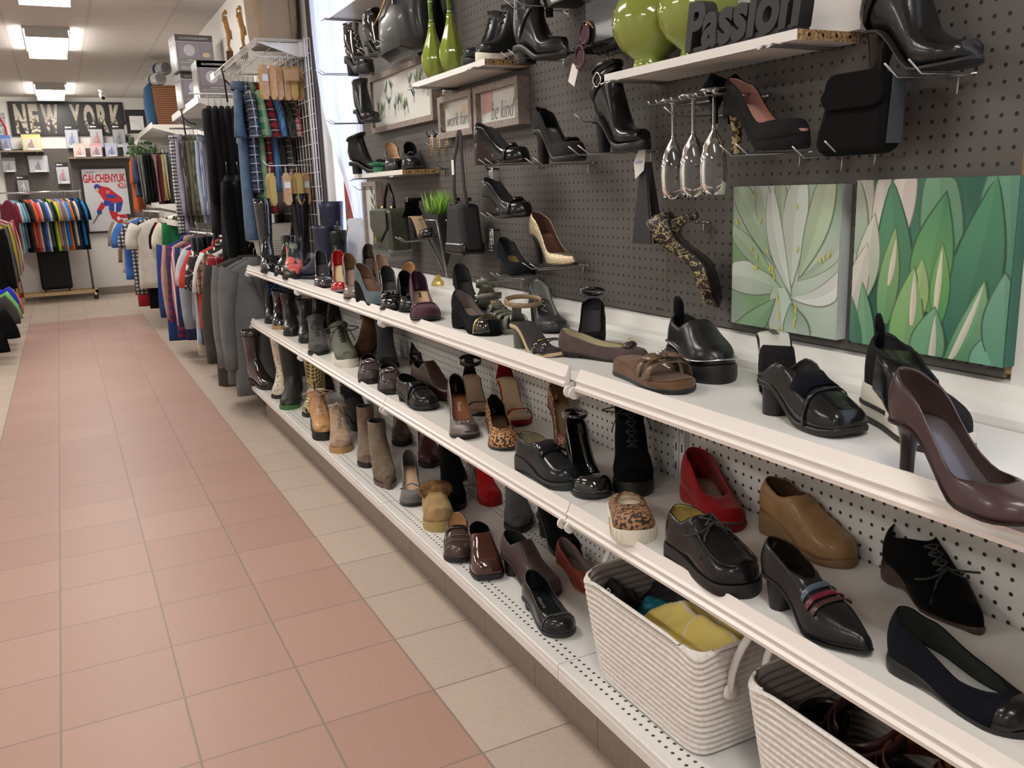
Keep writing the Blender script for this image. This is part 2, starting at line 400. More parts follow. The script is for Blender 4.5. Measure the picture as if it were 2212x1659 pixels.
# ---------------------------------------------------------------- boots
def boot(name,label,toe,yaw,up,L=.26,hh=.02,H=.2,sw=.045,sd=.055,toeS='r',wb=.045,lin=None,sole=None,outs='flat',th=.014,heel=None,tw=.9,tl=.9,heelm=None,cat='boot',grp=None,
         pitch=0,roll=0,sc=1,mw=None,ex=(),instep=.085,toeh=.045,slant=0.,pf=.014,ankle=.036,shx=0.,lug=False,fold=0.,wh=.032,cut=0.):
    f=Foot(L=L,hh=hh,toe=toeS,wb=wb,pf=pf,wh=wh)
    e=thing(name,label,cat,mw=mw if mw is not None else place(toe,math.radians(yaw),L,pitch,roll,sc),group=grp)
    lin=lin or mat((.03,.027,.025),.9)
    rows=[]; n=20; info=[]
    def rg(B,F,w,flat):
        B=Vector(B);F=Vector(F);c=(B+F)/2;a=(F-B)/2; r=[]
        for k in range(n):
            q=2*PI*k/n; co,si=math.cos(q),math.sin(q)
            ex_=.55 if (co<0 and flat) else (1. if not flat else .95)
            x=math.copysign(abs(si)**(.7 if (co<0 and flat) else .95),si)*w
            r.append(c+a*(math.copysign(abs(co)**ex_,co))+Vector((x,0,0)))
        rows.append(r); info.append((B,F,w))
    for t in (1,.993,.975,.95,.91,.86,.8,.74,.68,.62,.57):
        b=f.b(t); ft=b+cv(t,[(.57,instep),(.68,instep*.74),(.8,toeh*1.08),(.9,toeh*.93),(.97,toeh*.75),(1,toeh*.45)])
        w=f.w(t); 
        if t==1: w=.004
        rg((0,t*L,b),(0,t*L-.01*(t>.97),ft),w,True)
    A=.40*L+sd*.2+shx*0; hb=hh+pf
    # fan round the instep
    fan=[((.45,f.b(.45)),(.515*L,instep+hh*.45+pf+.012),.9),((.3,f.b(.3)),(.47*L,instep+hh*.7+pf+.028),.88),((.14,f.b(.14)),(.44*L,instep+hh*.9+pf+.042),.86)]
    for (tb,zb),(yf,zf),q in fan: rg((0,tb*L,zb),(0,yf,zf),wb*q*.95,True)
    rg((0,.02*L,hb+.012),(0,.425*L,instep+hb+.052),ankle*1.02,False)
    rg((0,-.004,hb+.045),(0,.415*L,instep+hb+.062),ankle,False)
    z0=instep+hb+.03
    yb0=.006; yf0=.41*L
    top=H
    S=[.12,.25,.4,.55,.7,.85,1.] if top-z0>.06 else [.3,.65,1.]
    for q in S:
        z=lerp(z0,top,q); w=lerp(ankle,sw,q**.8); d=lerp((yf0-yb0)/2,sd,q**.8); c=lerp((yf0+yb0)/2,(yf0+yb0)/2+shx,q)
        if q<.13: c+=0
        rg((0,c-d,z-slant/2*q+max(0,0)),(0,c+d,max(z+slant/2*q,instep+hb+.066+.01*q)),w+fold*(q==1),False)
    m=MB(); m.grid([[tuple(p) for p in reversed(r)] for r in rows],True,True,False)
    m.build('upper',[up,lin],e,True,sol=(.003,-1,1))
    if outs=='flat':
        sheet(f,0,1,lambda t:f.b(t)+th*.25,lambda t:(0 if not heel or t>.5 else max(0,f.b(t)-th)) if t<.25 or t>.5 or not heel else max(0,f.b(t)-th),1.01 if heel else 1.03,.0012 if heel else .004).build('sole',sole or RUBB,e,True,auto=40)
    else: sheet(f,0,1,lambda t:f.b(t)+.002,lambda t:max(0,f.b(t)-th),1.02,.002).build('sole',sole or RUBB,e,True,auto=40)
    if lug:
        for s in (-1,1):
            m=MB()
            for i in range(9): t=.06+i*.105; m.cbox((s*(f.w(t)+.002),t*L,.009),(.007,.012,.018))
            m.add([(s*f.w(t)*.97,t*L,z) for t in (.06,.3,.6,.9) for z in (.004,.014)],[(2*i,2*i+1,2*i+3,2*i+2) for i in range(3)])
            m.build('tread',sole or RUBB,e)
    if heel: heel_block(f,heel,tw,tl).build('heel',heelm or sole or RUBB,e,True,auto=45)
    f.info=info; f.H=H
    for x in ex: x(f,e)
    return e,f
def b_laces(i0,i1,mt,hw=.013,**k):
    def g(f,e):
        R_=[]
        for i in range(i0,min(i1,len(f.info)-1)+1):
            B,F,w=f.info[i]; d=(F-B).normalized(); p=F+d*.0015-d*.003
            R_.append((p+Vector((-hw,0,0)),p+Vector((hw,0,0))))
        x_laces(f,e,R_,mt,**k)
    return g
def b_strap(i,mt,w=.016,buck=None,name='strap',side=-1,off=.003,sz=.012):
    def g(f,e):
        B,F,ww=f.info[min(i,len(f.info)-2)]; c=(B+F)/2; a=(F-B)/2; rows=[]; n_=Vector((1,0,0)).cross(a).normalized()
        for k in range(25):
            q=2*PI*k/24; p=c+a.normalized()*math.cos(q)*(a.length+off)+Vector((math.sin(q)*(ww+off),0,0))
            rows.append([p-n_*w/2,p+n_*w/2])
        MB().grid(rows).build(name,mt,e,True,sol=(.003,0))
        if buck:
            p=c+Vector((side*(ww+off+.003),0,0))+a*.2
            ring(p,sz,sz*.95,.0018,12,(a.normalized(),n_),True).build('buckle',buck,e,True)
    return g
def b_pull(mt,h=.03,front=False):
    def g(f,e):
        B,F,w=f.info[-1]; p=F if front else B
        MB().tube([p+Vector((0,.002,-.02)),p+Vector((0,-.001,h*.6)),p+Vector((0,.0,h)),p+Vector((0,.006,h*.6)),p+Vector((0,.006,-.02))],.004,6).build('pull_tab',mt,e,True)
    return g
# ---------------------------------------------------------------- room
LX=-3.6; YB=14.53; YF=-3.2; ZC=2.86; XW=1.38
TX,TY=.3085,.319
def floor_pat(t):
    x=t.xyz(); X,Y=x[0],x[1]
    gx=t.line(X,TX,.006,.132); gy=t.line(Y,TY,.006,2.044)
    g=t.m('MAXIMUM',gx,gy)
    red=t.m('MULTIPLY',t.m('MULTIPLY',t.m('LESS_THAN',X,.750),t.m('GREATER_THAN',X,-.483)),t.m('LESS_THAN',Y,2.044+TY*30))
    n=t.n.new('ShaderNodeTexWhiteNoise'); n.noise_dimensions='2D'
    cb=t.n.new('ShaderNodeCombineXYZ')
    t.l.new(t.m('FLOOR',t.m('DIVIDE',t.m('ADD',X,50*TX-.132),TX)),cb.inputs[0]); t.l.new(t.m('FLOOR',t.m('DIVIDE',t.m('ADD',Y,50*TY-2.044),TY)),cb.inputs[1])
    t.l.new(cb.outputs[0],n.inputs['Vector'])
    nz=t.noise(60,4); sp=t.noise(420,2)
    rc=t.mix(n.outputs['Value'],(.455,.275,.222),(.495,.308,.252)); bc=t.mix(n.outputs['Value'],(.53,.435,.365),(.58,.48,.405))
    c=t.mix(red,bc,rc); c=t.mix(t.m('MULTIPLY',t.step(nz,.45,.75),.22),c,(.35,.25,.19)); c=t.mix(t.m('MULTIPLY',t.step(sp,.58,.7),.3),c,(.30,.2,.15))
    t.bump(t.m('SUBTRACT',t.m('MULTIPLY',sp,.15),g),.35,.002)
    return t.mix(t.m('MULTIPLY',g,.85),c,(.26,.21,.17))
FLOOR=mat((.5,.3,.2),.42,pat=floor_pat,key='floor')
st(MB().box((LX,YF,-.05),(XW+.3,YB+.2,0)).build('floor',FLOOR))
WALLP=mat((.76,.74,.71),.7,bump=(90,.1))
st(MB().box((LX,YB,0),(XW+.3,YB+.15,ZC+.1)).build('wall_back',WALLP))
st(MB().box((LX-.15,YF,0),(LX,YB,ZC+.1)).build('wall_left',WALLP))
st(MB().box((LX-.15,YF-.15,0),(XW+.3,YF,ZC+.1)).build('wall_front',WALLP))
# right wall with two window openings
wr=MB(); x0,x1=XW,XW+.14
wins=[(-1.3,.72,1.12,2.6),(4.26,4.98,1.0,2.62)]
ys=[YF,-1.3,.72,4.26,4.98,YB]
wr.box((x0,YF,0),(x1,-1.3,ZC+.1)); wr.box((x0,.72,0),(x1,4.26,ZC+.1)); wr.box((x0,4.98,0),(x1,YB,ZC+.1))
for a,b,c,d in wins: wr.box((x0,a,0),(x1,b,c)); wr.box((x0,a,d),(x1,b,ZC+.1))
st(wr.build('wall_right',WALLP))
GL=mat((.9,.95,1),.03,alpha=.10,spec=.6,key='gl')
for i,(a,b,c,d) in enumerate(wins):
    m=MB()
    for q in ((a,c,b,c+.05),(a,d-.05,b,d),(a,c,a+.05,d),(b-.05,c,b,d),((a+b)/2-.02,c,(a+b)/2+.02,d)): m.box((XW+.03,q[0],q[1]),(XW+.09,q[2],q[3]))
    w=st(m.build('window_%d'%(i+1),WHITE)); g=MB().box((XW+.058,a+.05,c+.05),(XW+.062,b-.05,d-.05)).build('glass_pane',GL,w)
def ceil_pat(t):
    x=t.xyz(); g=t.m('MAXIMUM',t.line(x[0],.625,.022,.425),t.line(x[1],1.31,.022,8.91))
    c=t.mix(t.step(t.noise(9,5),.3,.7),(.60,.56,.52),(.64,.60,.56)); t.bump(g,.6,.004)
    return t.mix(g,c,(.52,.49,.46))
st(MB().box((LX,YF,ZC),(XW+.3,YB+.1,ZC+.06)).build('ceiling',mat((.6,.57,.54),.85,pat=ceil_pat,key='ceil')))
# baseboard tile at the far wall and tiled plinth below the shelving
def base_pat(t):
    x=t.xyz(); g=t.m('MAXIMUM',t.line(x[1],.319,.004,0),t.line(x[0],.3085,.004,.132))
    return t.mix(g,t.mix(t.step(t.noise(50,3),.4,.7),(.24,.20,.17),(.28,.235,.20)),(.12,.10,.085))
BASE=mat((.4,.3,.2),.45,pat=base_pat,key='base')  # darker than the floor tile: shade under the deck is put into the colour
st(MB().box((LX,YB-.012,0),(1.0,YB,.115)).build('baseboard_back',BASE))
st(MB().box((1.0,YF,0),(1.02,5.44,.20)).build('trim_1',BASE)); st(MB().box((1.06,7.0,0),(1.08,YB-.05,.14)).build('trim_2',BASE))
# lamps
EM=mat((1,1,1),.5,emit=((1,.95,.88),17)); LB=mat((.5,.48,.46),.5)
def lamp(x,y,lab,L=1.29):
    e=thing('ceiling_light',lab,'ceiling light',(x,y,ZC),0,'ceiling lights')
    MB().box((-.18,0,-.022),(.18,L,0)).build('housing',LB,e)
    o=MB().box((-.165,.012,-.085),(.165,L-.012,-.022)).build('diffuser',EM,e,bev=.01)
    for y0 in (0,L-.012): MB().box((-.168,y0,-.088),(.168,y0+.012,-.022)).build('end_cap',LB,e)
lamp(.11,12.84,'small lit ceiling light nearest the far wall, above the city name sign')
lamp(.11,8.92,'lit ceiling light over the aisle, second from the far wall')
lamp(.11,6.29,'lit ceiling light cut by the top edge of the photo')
for x,y in ((.11,2.6),(.11,-.9)): lamp(x,y,'lit ceiling light over the near part of the aisle, outside the photo')
for x,y in ((-2.4,11.),(-2.4,6.3),(-2.4,2.),(-2.4,-1.5)): lamp(x,y,'lit ceiling light over the left side of the shop, outside the photo')
c=thing('security_camera','small white camera hanging from the ceiling near the far wall','camera',(0.728,13.545,2.860))
MB().lathe([(0,0),(.04,0),(.04,-.02),(.015,-.03),(.012,-.06)],14).build('mount',WHITE,c,True)
MB().tube([(0,.05,-.05),(0,0,-.075),(0.01,-.1,-.115)],[.03,.034,.034],12).build('housing',WHITE,c,True,auto=40)
MB().lathe([(0,.003),(.022,.003),(.024,0)],12,M=Matrix.Translation((.0105,-.102,-.117))@Matrix.Rotation(math.radians(112),4,'X')).build('lens',mat((.02,.02,.02),.1),c)
# ---------------------------------------------------------------- shoe shelving (gondola)
TOP,MID,BOT=.945,.62,.226
SEG=[-.9,.38,1.65,2.95,4.20,5.45]
WP=holes((.74,.73,.70),(.05,.045,.04),(1,2),.0254,.14,.4,'white panel')
DK1=holes((.80,.79,.77),(.06,.055,.05),(0,1),.022,.17,.3,'deck',lambda t,x:t.m('ADD',t.m('MULTIPLY',t.m('GREATER_THAN',x[0],.945),t.m('LESS_THAN',x[0],.990)),t.m('MULTIPLY',t.m('GREATER_THAN',x[0],1.232),t.m('LESS_THAN',x[0],1.276))))
SLOT=mat((.62,.61,.59),.4)
names=['shoe rack section','third','second','first']
def unit(i,a,b):
    near=['nearest the camera, holding the rope baskets','second from the camera','third from the camera','fourth from the camera','last, beside the grey blazers'][i]
    e=thing('shelving_unit','white metal shoe shelving unit, the section '+near,'shelving unit',(0,0,0),0,'white shoe shelving sections')
    g=.0015
    MB().box((1.30,a+g,.1),(1.315,b-g,TOP-.03)).build('back_panel',WP,e)
    for u0,u1,sl in ((a+g,a+.02,a+.009),(b-.02,b-g,b-.014)):
        m=MB().box((1.285,u0,.1),(1.30,u1,TOP-.03))
        for z in [.3+.05*k for k in range(12)]: m.box((1.2846,sl,z),(1.286,sl+.005,z+.02),1)
        m.build('upright',[mat((.66,.65,.63),.4),mat((.03,.03,.03))],e)
    pr=[(.925,.184),(.925,.208),(.928,.211),(.925,.214),(.925,BOT-.003),(.928,BOT),(1.298,BOT),(1.298,BOT-.02),(.945,BOT-.02),(.940,.184)]
    m=MB().prism([(p[0],p[1]) for p in pr],b-a-2*g,M=Matrix.Translation((0,a+g,0))); m.build('base_deck',DK1,e)
    MB().box((.95,a+.03,BOT-.05),(1.0,a+.05,BOT-.02)).build('bracket',WHITE,e)
    MB().cbox((1.24,b-.03,.112),(.06,.03,.224)).build('foot',SLOT,e); MB().cbox((1.24,a+.03,.112),(.06,.03,.224)).build('foot',SLOT,e)
    for k,(z,xf) in enumerate(((MID,.972),(TOP,.978))):
        c0=WHITE
        MB().box((xf,a+g,z-.022),(1.299,b-g,z)).build('shelf_board',c0,e,bev=.001)
        g1=.012 if (k==1 and i==2-1) else g; g0=.012 if (k==1 and i==0) else g
        bb=b-(.045 if (k==1 and i==1) else g)
        pr=[(xf,z-.040),(xf-.016,z-.038),(xf-.018,z-.030),(xf-.012,z-.026),(xf-.012,z-.020),(xf-.016,z-.014),(xf-.010,z-.010),(xf-.002,z+.010),(xf+.001,z+.010),(xf+.001,z)]
        MB().prism(pr,bb-a-2*g,M=Matrix.Translation((0,a+g,0))).build('price_rail',mat((.80,.76,.73),.35),e)
        for yy in (a+.006,b-.010):
            pp=[(xf+.002,z-.024),(xf-.006,z-.03),(xf-.006,z-.052),(xf+.008,z-.060),(xf+.10,z-.075),(1.298,z-.14),(1.298,z-.024)]
            MB().prism(pp,.003,M=Matrix.Translation((0,yy,0))).build('bracket',WHITE,e)
        for q in (-.036,-.014) if k else (.02,-.014):
            mm=MB().lathe([(0,-.003),(.014,-.003),(.014,.003),(0,.003)],16,M=Matrix.Translation((xf-.012,(a if q>0 else b)+q,z-.045))@Matrix.Rotation(PI/2,4,'X'))
            mm.build('rail_clip',WHITE,e,auto=40)
    # ledge behind the top shelf
for i in range(5): unit(i,SEG[i],SEG[i+1])
L=MB(); L.prism([(1.302,TOP-.02),(1.302,TOP+.016),(1.308,TOP+.028),(1.345,TOP+.03),(1.352,1.005),(1.379,1.01),(1.379,TOP-.02)],5.45+.9,M=Matrix.Translation((0,-.9,0)))
tag(L.build('wall_ledge',WHITE,auto=20),'white stepped ledge running along the wall behind the top shoe shelf','ledge')
# dark pegboards
PEG=holes((.108,.098,.091),(.018,.013,.010),(1,2),.0254,.125,.55,'dark peg')
PW=mat((.42,.29,.16),.8)
for a,b,lab in ((.885,1.795,'dark grey pegboard panel behind the two green canvases'),(1.80,3.01,'dark grey pegboard panel in the middle, behind the wine glasses and small frames'),(3.015,4.21,'dark grey pegboard panel beside the white curtain')):
    o=MB().box((1.36,a,1.012),(1.376,b,2.855)).build('pegboard',[PEG,PW]); tag(o,lab,'pegboard')
    for p in o.data.polygons:
        if abs(p.normal.y)>.5: p.material_index=1
    for y in (a+.03,(a+b)/2,b-.03): MB().lathe([(0,.004),(.004,.004),(.006,0)],10,M=Matrix.Translation((1.36,y,1.028))@Matrix.Rotation(-PI/2,4,'Y')).build('screw',mat((.2,.19,.18),.3,1),o)
# white reveal at the right edge of the pegboard
st(MB().box((1.36,.76,1.0),(1.379,.872,2.85)).build('trim_3',WALLP))
tag(MB().box((1.362,.872,1.02),(1.372,.884,2.85)).build('raw_board_edge',mat((.5,.36,.2),.8,var=(40,.3))),'raw brown broken board edge at the right end of the pegboard','board')
# ---------------------------------------------------------------- shoes on the shelves
bl=leather((.014,.014,.016)); bs=suede((.008,.008,.009)); bp=patent((.012,.012,.014)); bg=leather((.03,.03,.032),.4)
brn=leather((.055,.028,.02),.3); dbr=leather((.035,.02,.018),.28); tanl=leather((.42,.21,.09),.45); nude=leather((.62,.42,.26),.5)
beige=mat((.50,.38,.26),.6); lb=mat((.03,.03,.032),.8); grys=suede((.085,.085,.09)); redp=patent((.42,.012,.012)); reds=suede((.28,.008,.012))
IN1=mat((.58,.36,.18),.5); IN2=mat((.66,.55,.42),.55); SILV=mat((.62,.62,.63),.25,.9); CREAM=mat((.74,.70,.60),.5); PEW=mat((.22,.19,.19),.25,.75,bump=(500,.6)); CH=mat((.8,.8,.8),.15,1)
olive=mat((.17,.175,.13),.75,bump=(300,.3)); LACEB=mat((.03,.03,.03),.8); TL=TOP; INK=mat((.03,.03,.03)); SIL=mat((.7,.7,.68))
# top shelf, near to far
low('pump','dark brown leather high-heeled pump, cut by the right edge, on the top shelf',(0.953,0.552,0.945),-99,leather((.05,.026,.028),.3),lin=leather((.06,.035,.03),.4),ins=leather((.10,.085,.09),.2),sole=dbr,heelm=dbr,heel='stil',tw=.33,tl=.3,toe='r',L=.245,hh=.075,t0=.78,hb=.062,hm=.03,hv=.036,ht=.03,wb=.044,ow=.9)
e,f=low('slip_on_shoe','black slip-on shoe with striped white platform sole, behind the brown pump on the top shelf',(1.120,0.786,0.945),-113,suede((.03,.03,.033)),lin=lb,outs='flat',sole=CREAM,L=.255,hh=.035,t0=.66,hb=.075,hm=.055,hv=.052,ht=.036,wb=.045,wh=.034,pf=.026,ex=(x_band(.25,.5,bl,'side_panel'),))
MB().tube([(0,.006,f.b(0)+.06),(0,-.004,f.b(0)+.088),(0,-.004,f.b(0)+.108),(0,.008,f.b(0)+.09),(0,.01,f.b(0)+.06)],.006,6).build('pull_tab',bs,e,True)
sheet(f,0,1,lambda t:.010,lambda t:0,1.02,.005).build('outsole',RUBB,e,True,auto=40); sheet(f,.02,.45,lambda t:.034,lambda t:.026,1.02,.0055).build('black_stripe',RUBB,e,True,auto=40)
low('clog','black leather mule with block heel, in front of the silver-lined mule on the top shelf',(1.067,0.928,0.945),-97,leather((.02,.02,.021),.2),lin=lb,heel='block',tw=.95,tl=.9,L=.225,hh=.05,toe='s',t0=.52,hb=.004,hm=.03,hv=.068,ht=.036,wb=.045,wh=.036,pf=.012,th=.010,instep=[(0,.006),(.12,.014),(.3,.045),(.52,.066),(.75,.05),(.9,.036),(1,.028)],ex=(x_band(.50,.66,suede((.01,.012,.02)),'elastic_panel',-.55,.55),x_band(.69,.715,leather((.02,.02,.021),.2),'seam')))
e,f=low('mule','high-heeled mule with pale silver insole standing behind the black block-heel mule, top shelf',(1.154,1.162,0.945),-122,None,ins=mat((.62,.62,.56),.25),sole=bl,heel='stil',tw=.35,tl=.3,L=.17,hh=.095,toe='s',wb=.036,wh=.03,t0=.9)
band(f,.45,.72,-.0,1).build('strap',suede((.03,.025,.03)),e,True,sol=(.003,1)) if 0 else x_band(.42,.66,suede((.03,.025,.03)),'strap')(f,e)
m_=FR((0,.035,f.b(.18)+.008),(0,1,-.02),(-1,0,0)); text('INOUXTO',.03,m_,mat((.06,.07,.05)),e,'insole_lettering',w=.055,h=.014,shear=0)
low('slip_on_shoe','black quilted slip-on sneaker with silver line and thick black sole',(1.154,1.343,0.945),-107,mat((.012,.012,.013),.28,key='quilt',pat=lambda t:(t.bump(t.m('ADD',t.line(t.m('ADD',t.xyz()[1],t.xyz()[0]),.012,.002),t.line(t.m('SUBTRACT',t.xyz()[1],t.xyz()[0]),.012,.002)),-1,.004),None)[1]),lin=lb,outs='flat',L=.245,hh=.012,t0=.5,hb=.07,hm=.058,hv=.082,ht=.042,wb=.048,wh=.036,pf=.032,instep=[(0,.072),(.15,.06),(.35,.055),(.5,.082),(.7,.062),(.9,.042),(1,.03)],ex=(lambda f,e:sheet(f,0,1,lambda t:f.b(t)+.014,lambda t:f.b(t)+.011,1.,.0052).build('silver_line',CH,e,True),lambda f,e:MB().tube([(0,.006,f.b(0)+.05),(0,-.006,f.b(0)+.08),(0,-.006,f.b(0)+.1),(0,.006,f.b(0)+.09),(0,.01,f.b(0)+.05)],.010,6).build('pull_tab',bs,e,True)))
def slide(f,e):
    mt=leather((.13,.075,.042),.35); x_band(.50,.62,mt,'strap')(f,e); x_band(.68,.80,mt,'strap')(f,e); x_bow(.66,mt,.04,.022,None,.012)(f,e)
    g=MB()
    for y in (.60,.67,.73): g.lathe([(0,-.005),(.006,0),(0,.005)],8,c=(.012*(y-.65)*20,y*f.L,topz(f,y)+.02))
    g.build('beads',SILV,e,True)
low('slide_sandal','brown slide sandal with a knotted bow and beads, by the rail of the top shelf',(1.038,1.318,0.945),-97,None,ins=suede((.16,.085,.045)),sole=suede((.15,.08,.045)),outs='flat',L=.25,hh=.012,t0=.98,pf=.02,wb=.046,wh=.036,hb=.03,hm=.03,hv=.034,ht=.034,ow=.3,ex=(slide,lambda f,e:sheet(f,0,1,lambda t:.012,lambda t:0,1.02,.0045).build('outsole',RUBB,e,True)))
low('ballet_flat','brown suede ballet flat with bow and gold bar, top shelf',(1.167,1.614,0.945),-62,suede((.095,.065,.06)),lin=mat((.62,.55,.36),.6),outs='thin',heelm=RUBB,heel='block',tw=1,tl=1,L=.235,hh=.008,t0=.78,hb=.05,hm=.032,hv=.03,ht=.026,wb=.038,pf=.004,ex=(x_bow(.80,leather((.07,.04,.035)),.022,.011),lambda f,e:MB().cbox((0,.80*f.L,topz(f,.8)+.018),(.016,.004,.003)).build('gold_bar',GOLD,e)))
low('wedge_sandal','black suede wedge sandal seen from behind with an open ankle strap, top shelf',(1.109,1.788,0.945),-128,bs,lin=lb,outs='wedge',sole=bs,L=.2,hh=.075,t0=.70,hb=.03,hm=.028,hv=.04,ht=.03,wb=.04,ex=(x_loopstrap(.12,.052,.03,.036,bl,.012,.010,buck=SILV),))
low('pump','silver-lined black shoe with patterned toe and zigzag logo insole, top shelf',(1.204,2.087,0.945),-104,mat((.03,.032,.036),.35,bump=(120,.9)),lin=mat((.5,.5,.48),.3,.4),ins=mat((.03,.03,.03),.5),heel='block',L=.25,hh=.06,t0=.70,hb=.06,hm=.036,hv=.036,ht=.03,wb=.045,ex=(lambda f,e:MB().tube([(-.008,.25*f.L,f.b(.25)+.008),(.008,.29*f.L,f.b(.29)+.008),(-.008,.33*f.L,f.b(.33)+.008),(.008,.37*f.L,f.b(.37)+.008),(-.008,.41*f.L,f.b(.41)+.008)],.0014,4).build('zigzag_logo',SIL,e),))
def sandal_straps(mt,S,buck=None):
    def g(f,e):
        for a,b in S: x_band(a,b,mt)(f,e)
        if buck: x_buckle(S[0][0]+.03,.02,.009,.008,buck)(f,e)
    return g
low('ankle_strap_sandal','black and beige heeled sandal with a big open ankle loop, at the top shelf rail',(1.037,1.791,0.945),-88,None,ins=mat((.06,.055,.055),.5),sole=mat((.55,.42,.25),.5),heel='block',heelm=mat((.10,.10,.085),.35),L=.22,hh=.055,t0=.97,hb=.03,hm=.03,hv=.03,ht=.03,ow=.3,wb=.042,outs='thin',th=.008,ex=(sandal_straps(bp,[(.70,.78),(.86,.91)],GOLD),x_heelup(mat((.1,.1,.085),.35),.05,.014),x_loopstrap(.2,.06,.05,.036,mat((.30,.22,.13),.4),-.008,.012,buck=GOLD)))
kh=leather((.135,.135,.105),.35)
low('strappy_sandal','khaki green strappy sandal with knotted bands, in the middle of the top shelf',(1.119,2.157,0.945),-90,None,ins=mat((.03,.03,.028),.5),sole=kh,outs='flat',L=.24,hh=.03,t0=.97,hb=.04,hm=.04,hv=.05,ht=.04,ow=.3,pf=.012,wb=.044,ex=(sandal_straps(kh,[(.36,.44),(.52,.60),(.68,.78),(.86,.92)],GOLD),x_heelup(kh,.045,.02),x_loopstrap(.14,.045,.04,.045,kh,.01,.016,buck=SILV)))
low('strappy_sandal','second khaki green sandal, its insole showing, tucked behind the strappy one',(1.188,2.489,0.945),-112,None,ins=mat((.42,.30,.12),.5),sole=kh,outs='flat',L=.23,hh=.03,t0=.97,hb=.04,hm=.04,hv=.05,ht=.04,ow=.3,pf=.012,wb=.042,ex=(sandal_straps(kh,[(.50,.58),(.72,.82)]),x_heelup(kh,.05,.024),x_loopstrap(.15,.05,.036,.04,kh,.012,.02)))
low('wedge_pump','black suede wedge pump with glossy toe cap and metal trim, top shelf rail',(1.050,2.174,0.945),-88,suede((.018,.02,.023)),lin=mat((.22,.17,.15),.5),outs='wedge',sole=bs,L=.25,hh=.045,t0=.70,hb=.055,hm=.036,hv=.046,ht=.036,wb=.044,ex=(x_band(.80,.98,bp,'toe_cap',-1,1,.001),x_band(.785,.80,GOLD,'metal_trim',-1,1,.0015)))
low('pump','black suede pump with a white price sticker inside, behind the wedge with the glossy toe',(1.190,2.624,0.945),-103,suede((.015,.018,.022)),lin=lb,heel='stil',tw=.4,tl=.4,L=.245,hh=.075,t0=.74,hb=.064,wb=.042,ex=(lambda f,e:MB().lathe([(0,.001),(.010,.001),(.010,0)],14,c=(0,.4*f.L,f.b(.4)+.006)).build('sticker',mat((.8,.78,.78)),e),))
low('flat_shoe','dark grey flat shoe squeezed between the black wedge and the khaki sandals',(1.118,2.263,0.945),-96,leather((.03,.034,.04),.35),lin=leather((.09,.1,.12),.3),L=.24,hh=.01,t0=.74,hb=.05,wb=.04,toe='p')
low('espadrille','gold slip-on shoe against the pegboard at the back of the top shelf',(1.330,3.255,0.945),-120,mat((.62,.47,.17),.38,.35,bump=(200,.4)),lin=CREAM,outs='flat',sole=mat((.55,.42,.2),.5),L=.22,hh=.0,t0=.5,hb=.045,hm=.035,hv=.06,ht=.035,wb=.044,pf=.014)
low('pump','purple pump with shiny purple band and beige insole, top shelf',(0.996,2.554,0.945),-104,suede((.085,.035,.055)),lin=leather((.05,.02,.035)),ins=nude,heel='block',tw=.8,tl=.7,L=.25,hh=.06,t0=.70,hb=.068,hm=.042,hv=.044,ht=.036,wb=.046,pf=.01,th=.008,ex=(x_band(.70,.76,patent((.06,.02,.04)),'shiny_band',-1,1,.0015),x_text('NINE',.3,.012,INK)))
low('pump','black pump with gathered toe, between the jewelled and the purple pumps',(1.036,2.790,0.945),-104,bl,lin=bs,heel='block',L=.245,hh=.055,t0=.70,hb=.06,wb=.043,ex=(x_bow(.76,bl,.014,.008),))
low('loafer_pump','tan leather heeled loafer with a silver snaffle bit, top shelf',(1.102,3.067,0.945),-118,leather((.40,.17,.06),.4),lin=IN1,heel='block',L=.245,hh=.06,t0=.66,hb=.062,hm=.04,hv=.048,ht=.036,wb=.043,ex=(lambda f,e:MB().tube([(-.028,.68*f.L,topz(f,.68)*.86),(-.014,.68*f.L,topz(f,.68)*.97+.004),(0,.68*f.L,topz(f,.68)+.004),(.014,.68*f.L,topz(f,.68)*.97+.004),(.028,.68*f.L,topz(f,.68)*.86)],.0026,6).build('snaffle_bit',GOLD,e,True),))
low('pump','brown snake-effect pump with a round green size 8 sticker, top shelf',(1.103,3.194,0.945),-100,leather((.10,.055,.03),.25),lin=mat((.40,.28,.22),.6),ins=IN1,heel='stil',tw=.4,tl=.4,L=.25,hh=.085,t0=.70,hb=.066,hm=.042,hv=.04,ht=.034,wb=.046,ex=(x_dot(.36,mat((.05,.45,.32))),))
low('pump','black patent pump with a big jewelled black bow, front of the top shelf',(1.000,2.882,0.945),-104,bp,lin=lb,heel='stil',tw=.4,tl=.4,L=.245,hh=.07,t0=.72,hb=.06,hm=.034,hv=.04,ht=.036,wb=.044,ex=(x_bow(.74,bp,.034,.018,CH,.010),))
low('wedge_pump','grey-blue suede wedge pump with brown lining, top shelf',(1.024,3.020,0.945),-84,suede((.085,.115,.13)),lin=leather((.17,.09,.055)),outs='wedge',sole=bs,L=.25,hh=.075,t0=.72,hb=.06,hm=.036,wb=.042)
low('pump','dark brown-black pump at the wall, behind the taupe metallic pump',(1.237,3.877,0.945),-108,leather((.03,.025,.022),.35),lin=leather((.07,.045,.035)),heel='stil',tw=.4,tl=.4,L=.245,hh=.09,t0=.74,hb=.066,wb=.041)
low('pump','taupe metallic pump with square brown heel lining, right of the red pump',(0.994,3.297,0.945),-101,leather((.16,.12,.11),.22),lin=leather((.17,.09,.045)),ins=leather((.30,.19,.15),.4),heel='stil',tw=.4,tl=.4,L=.25,hh=.09,t0=.72,hb=.068,hm=.04,wb=.045)
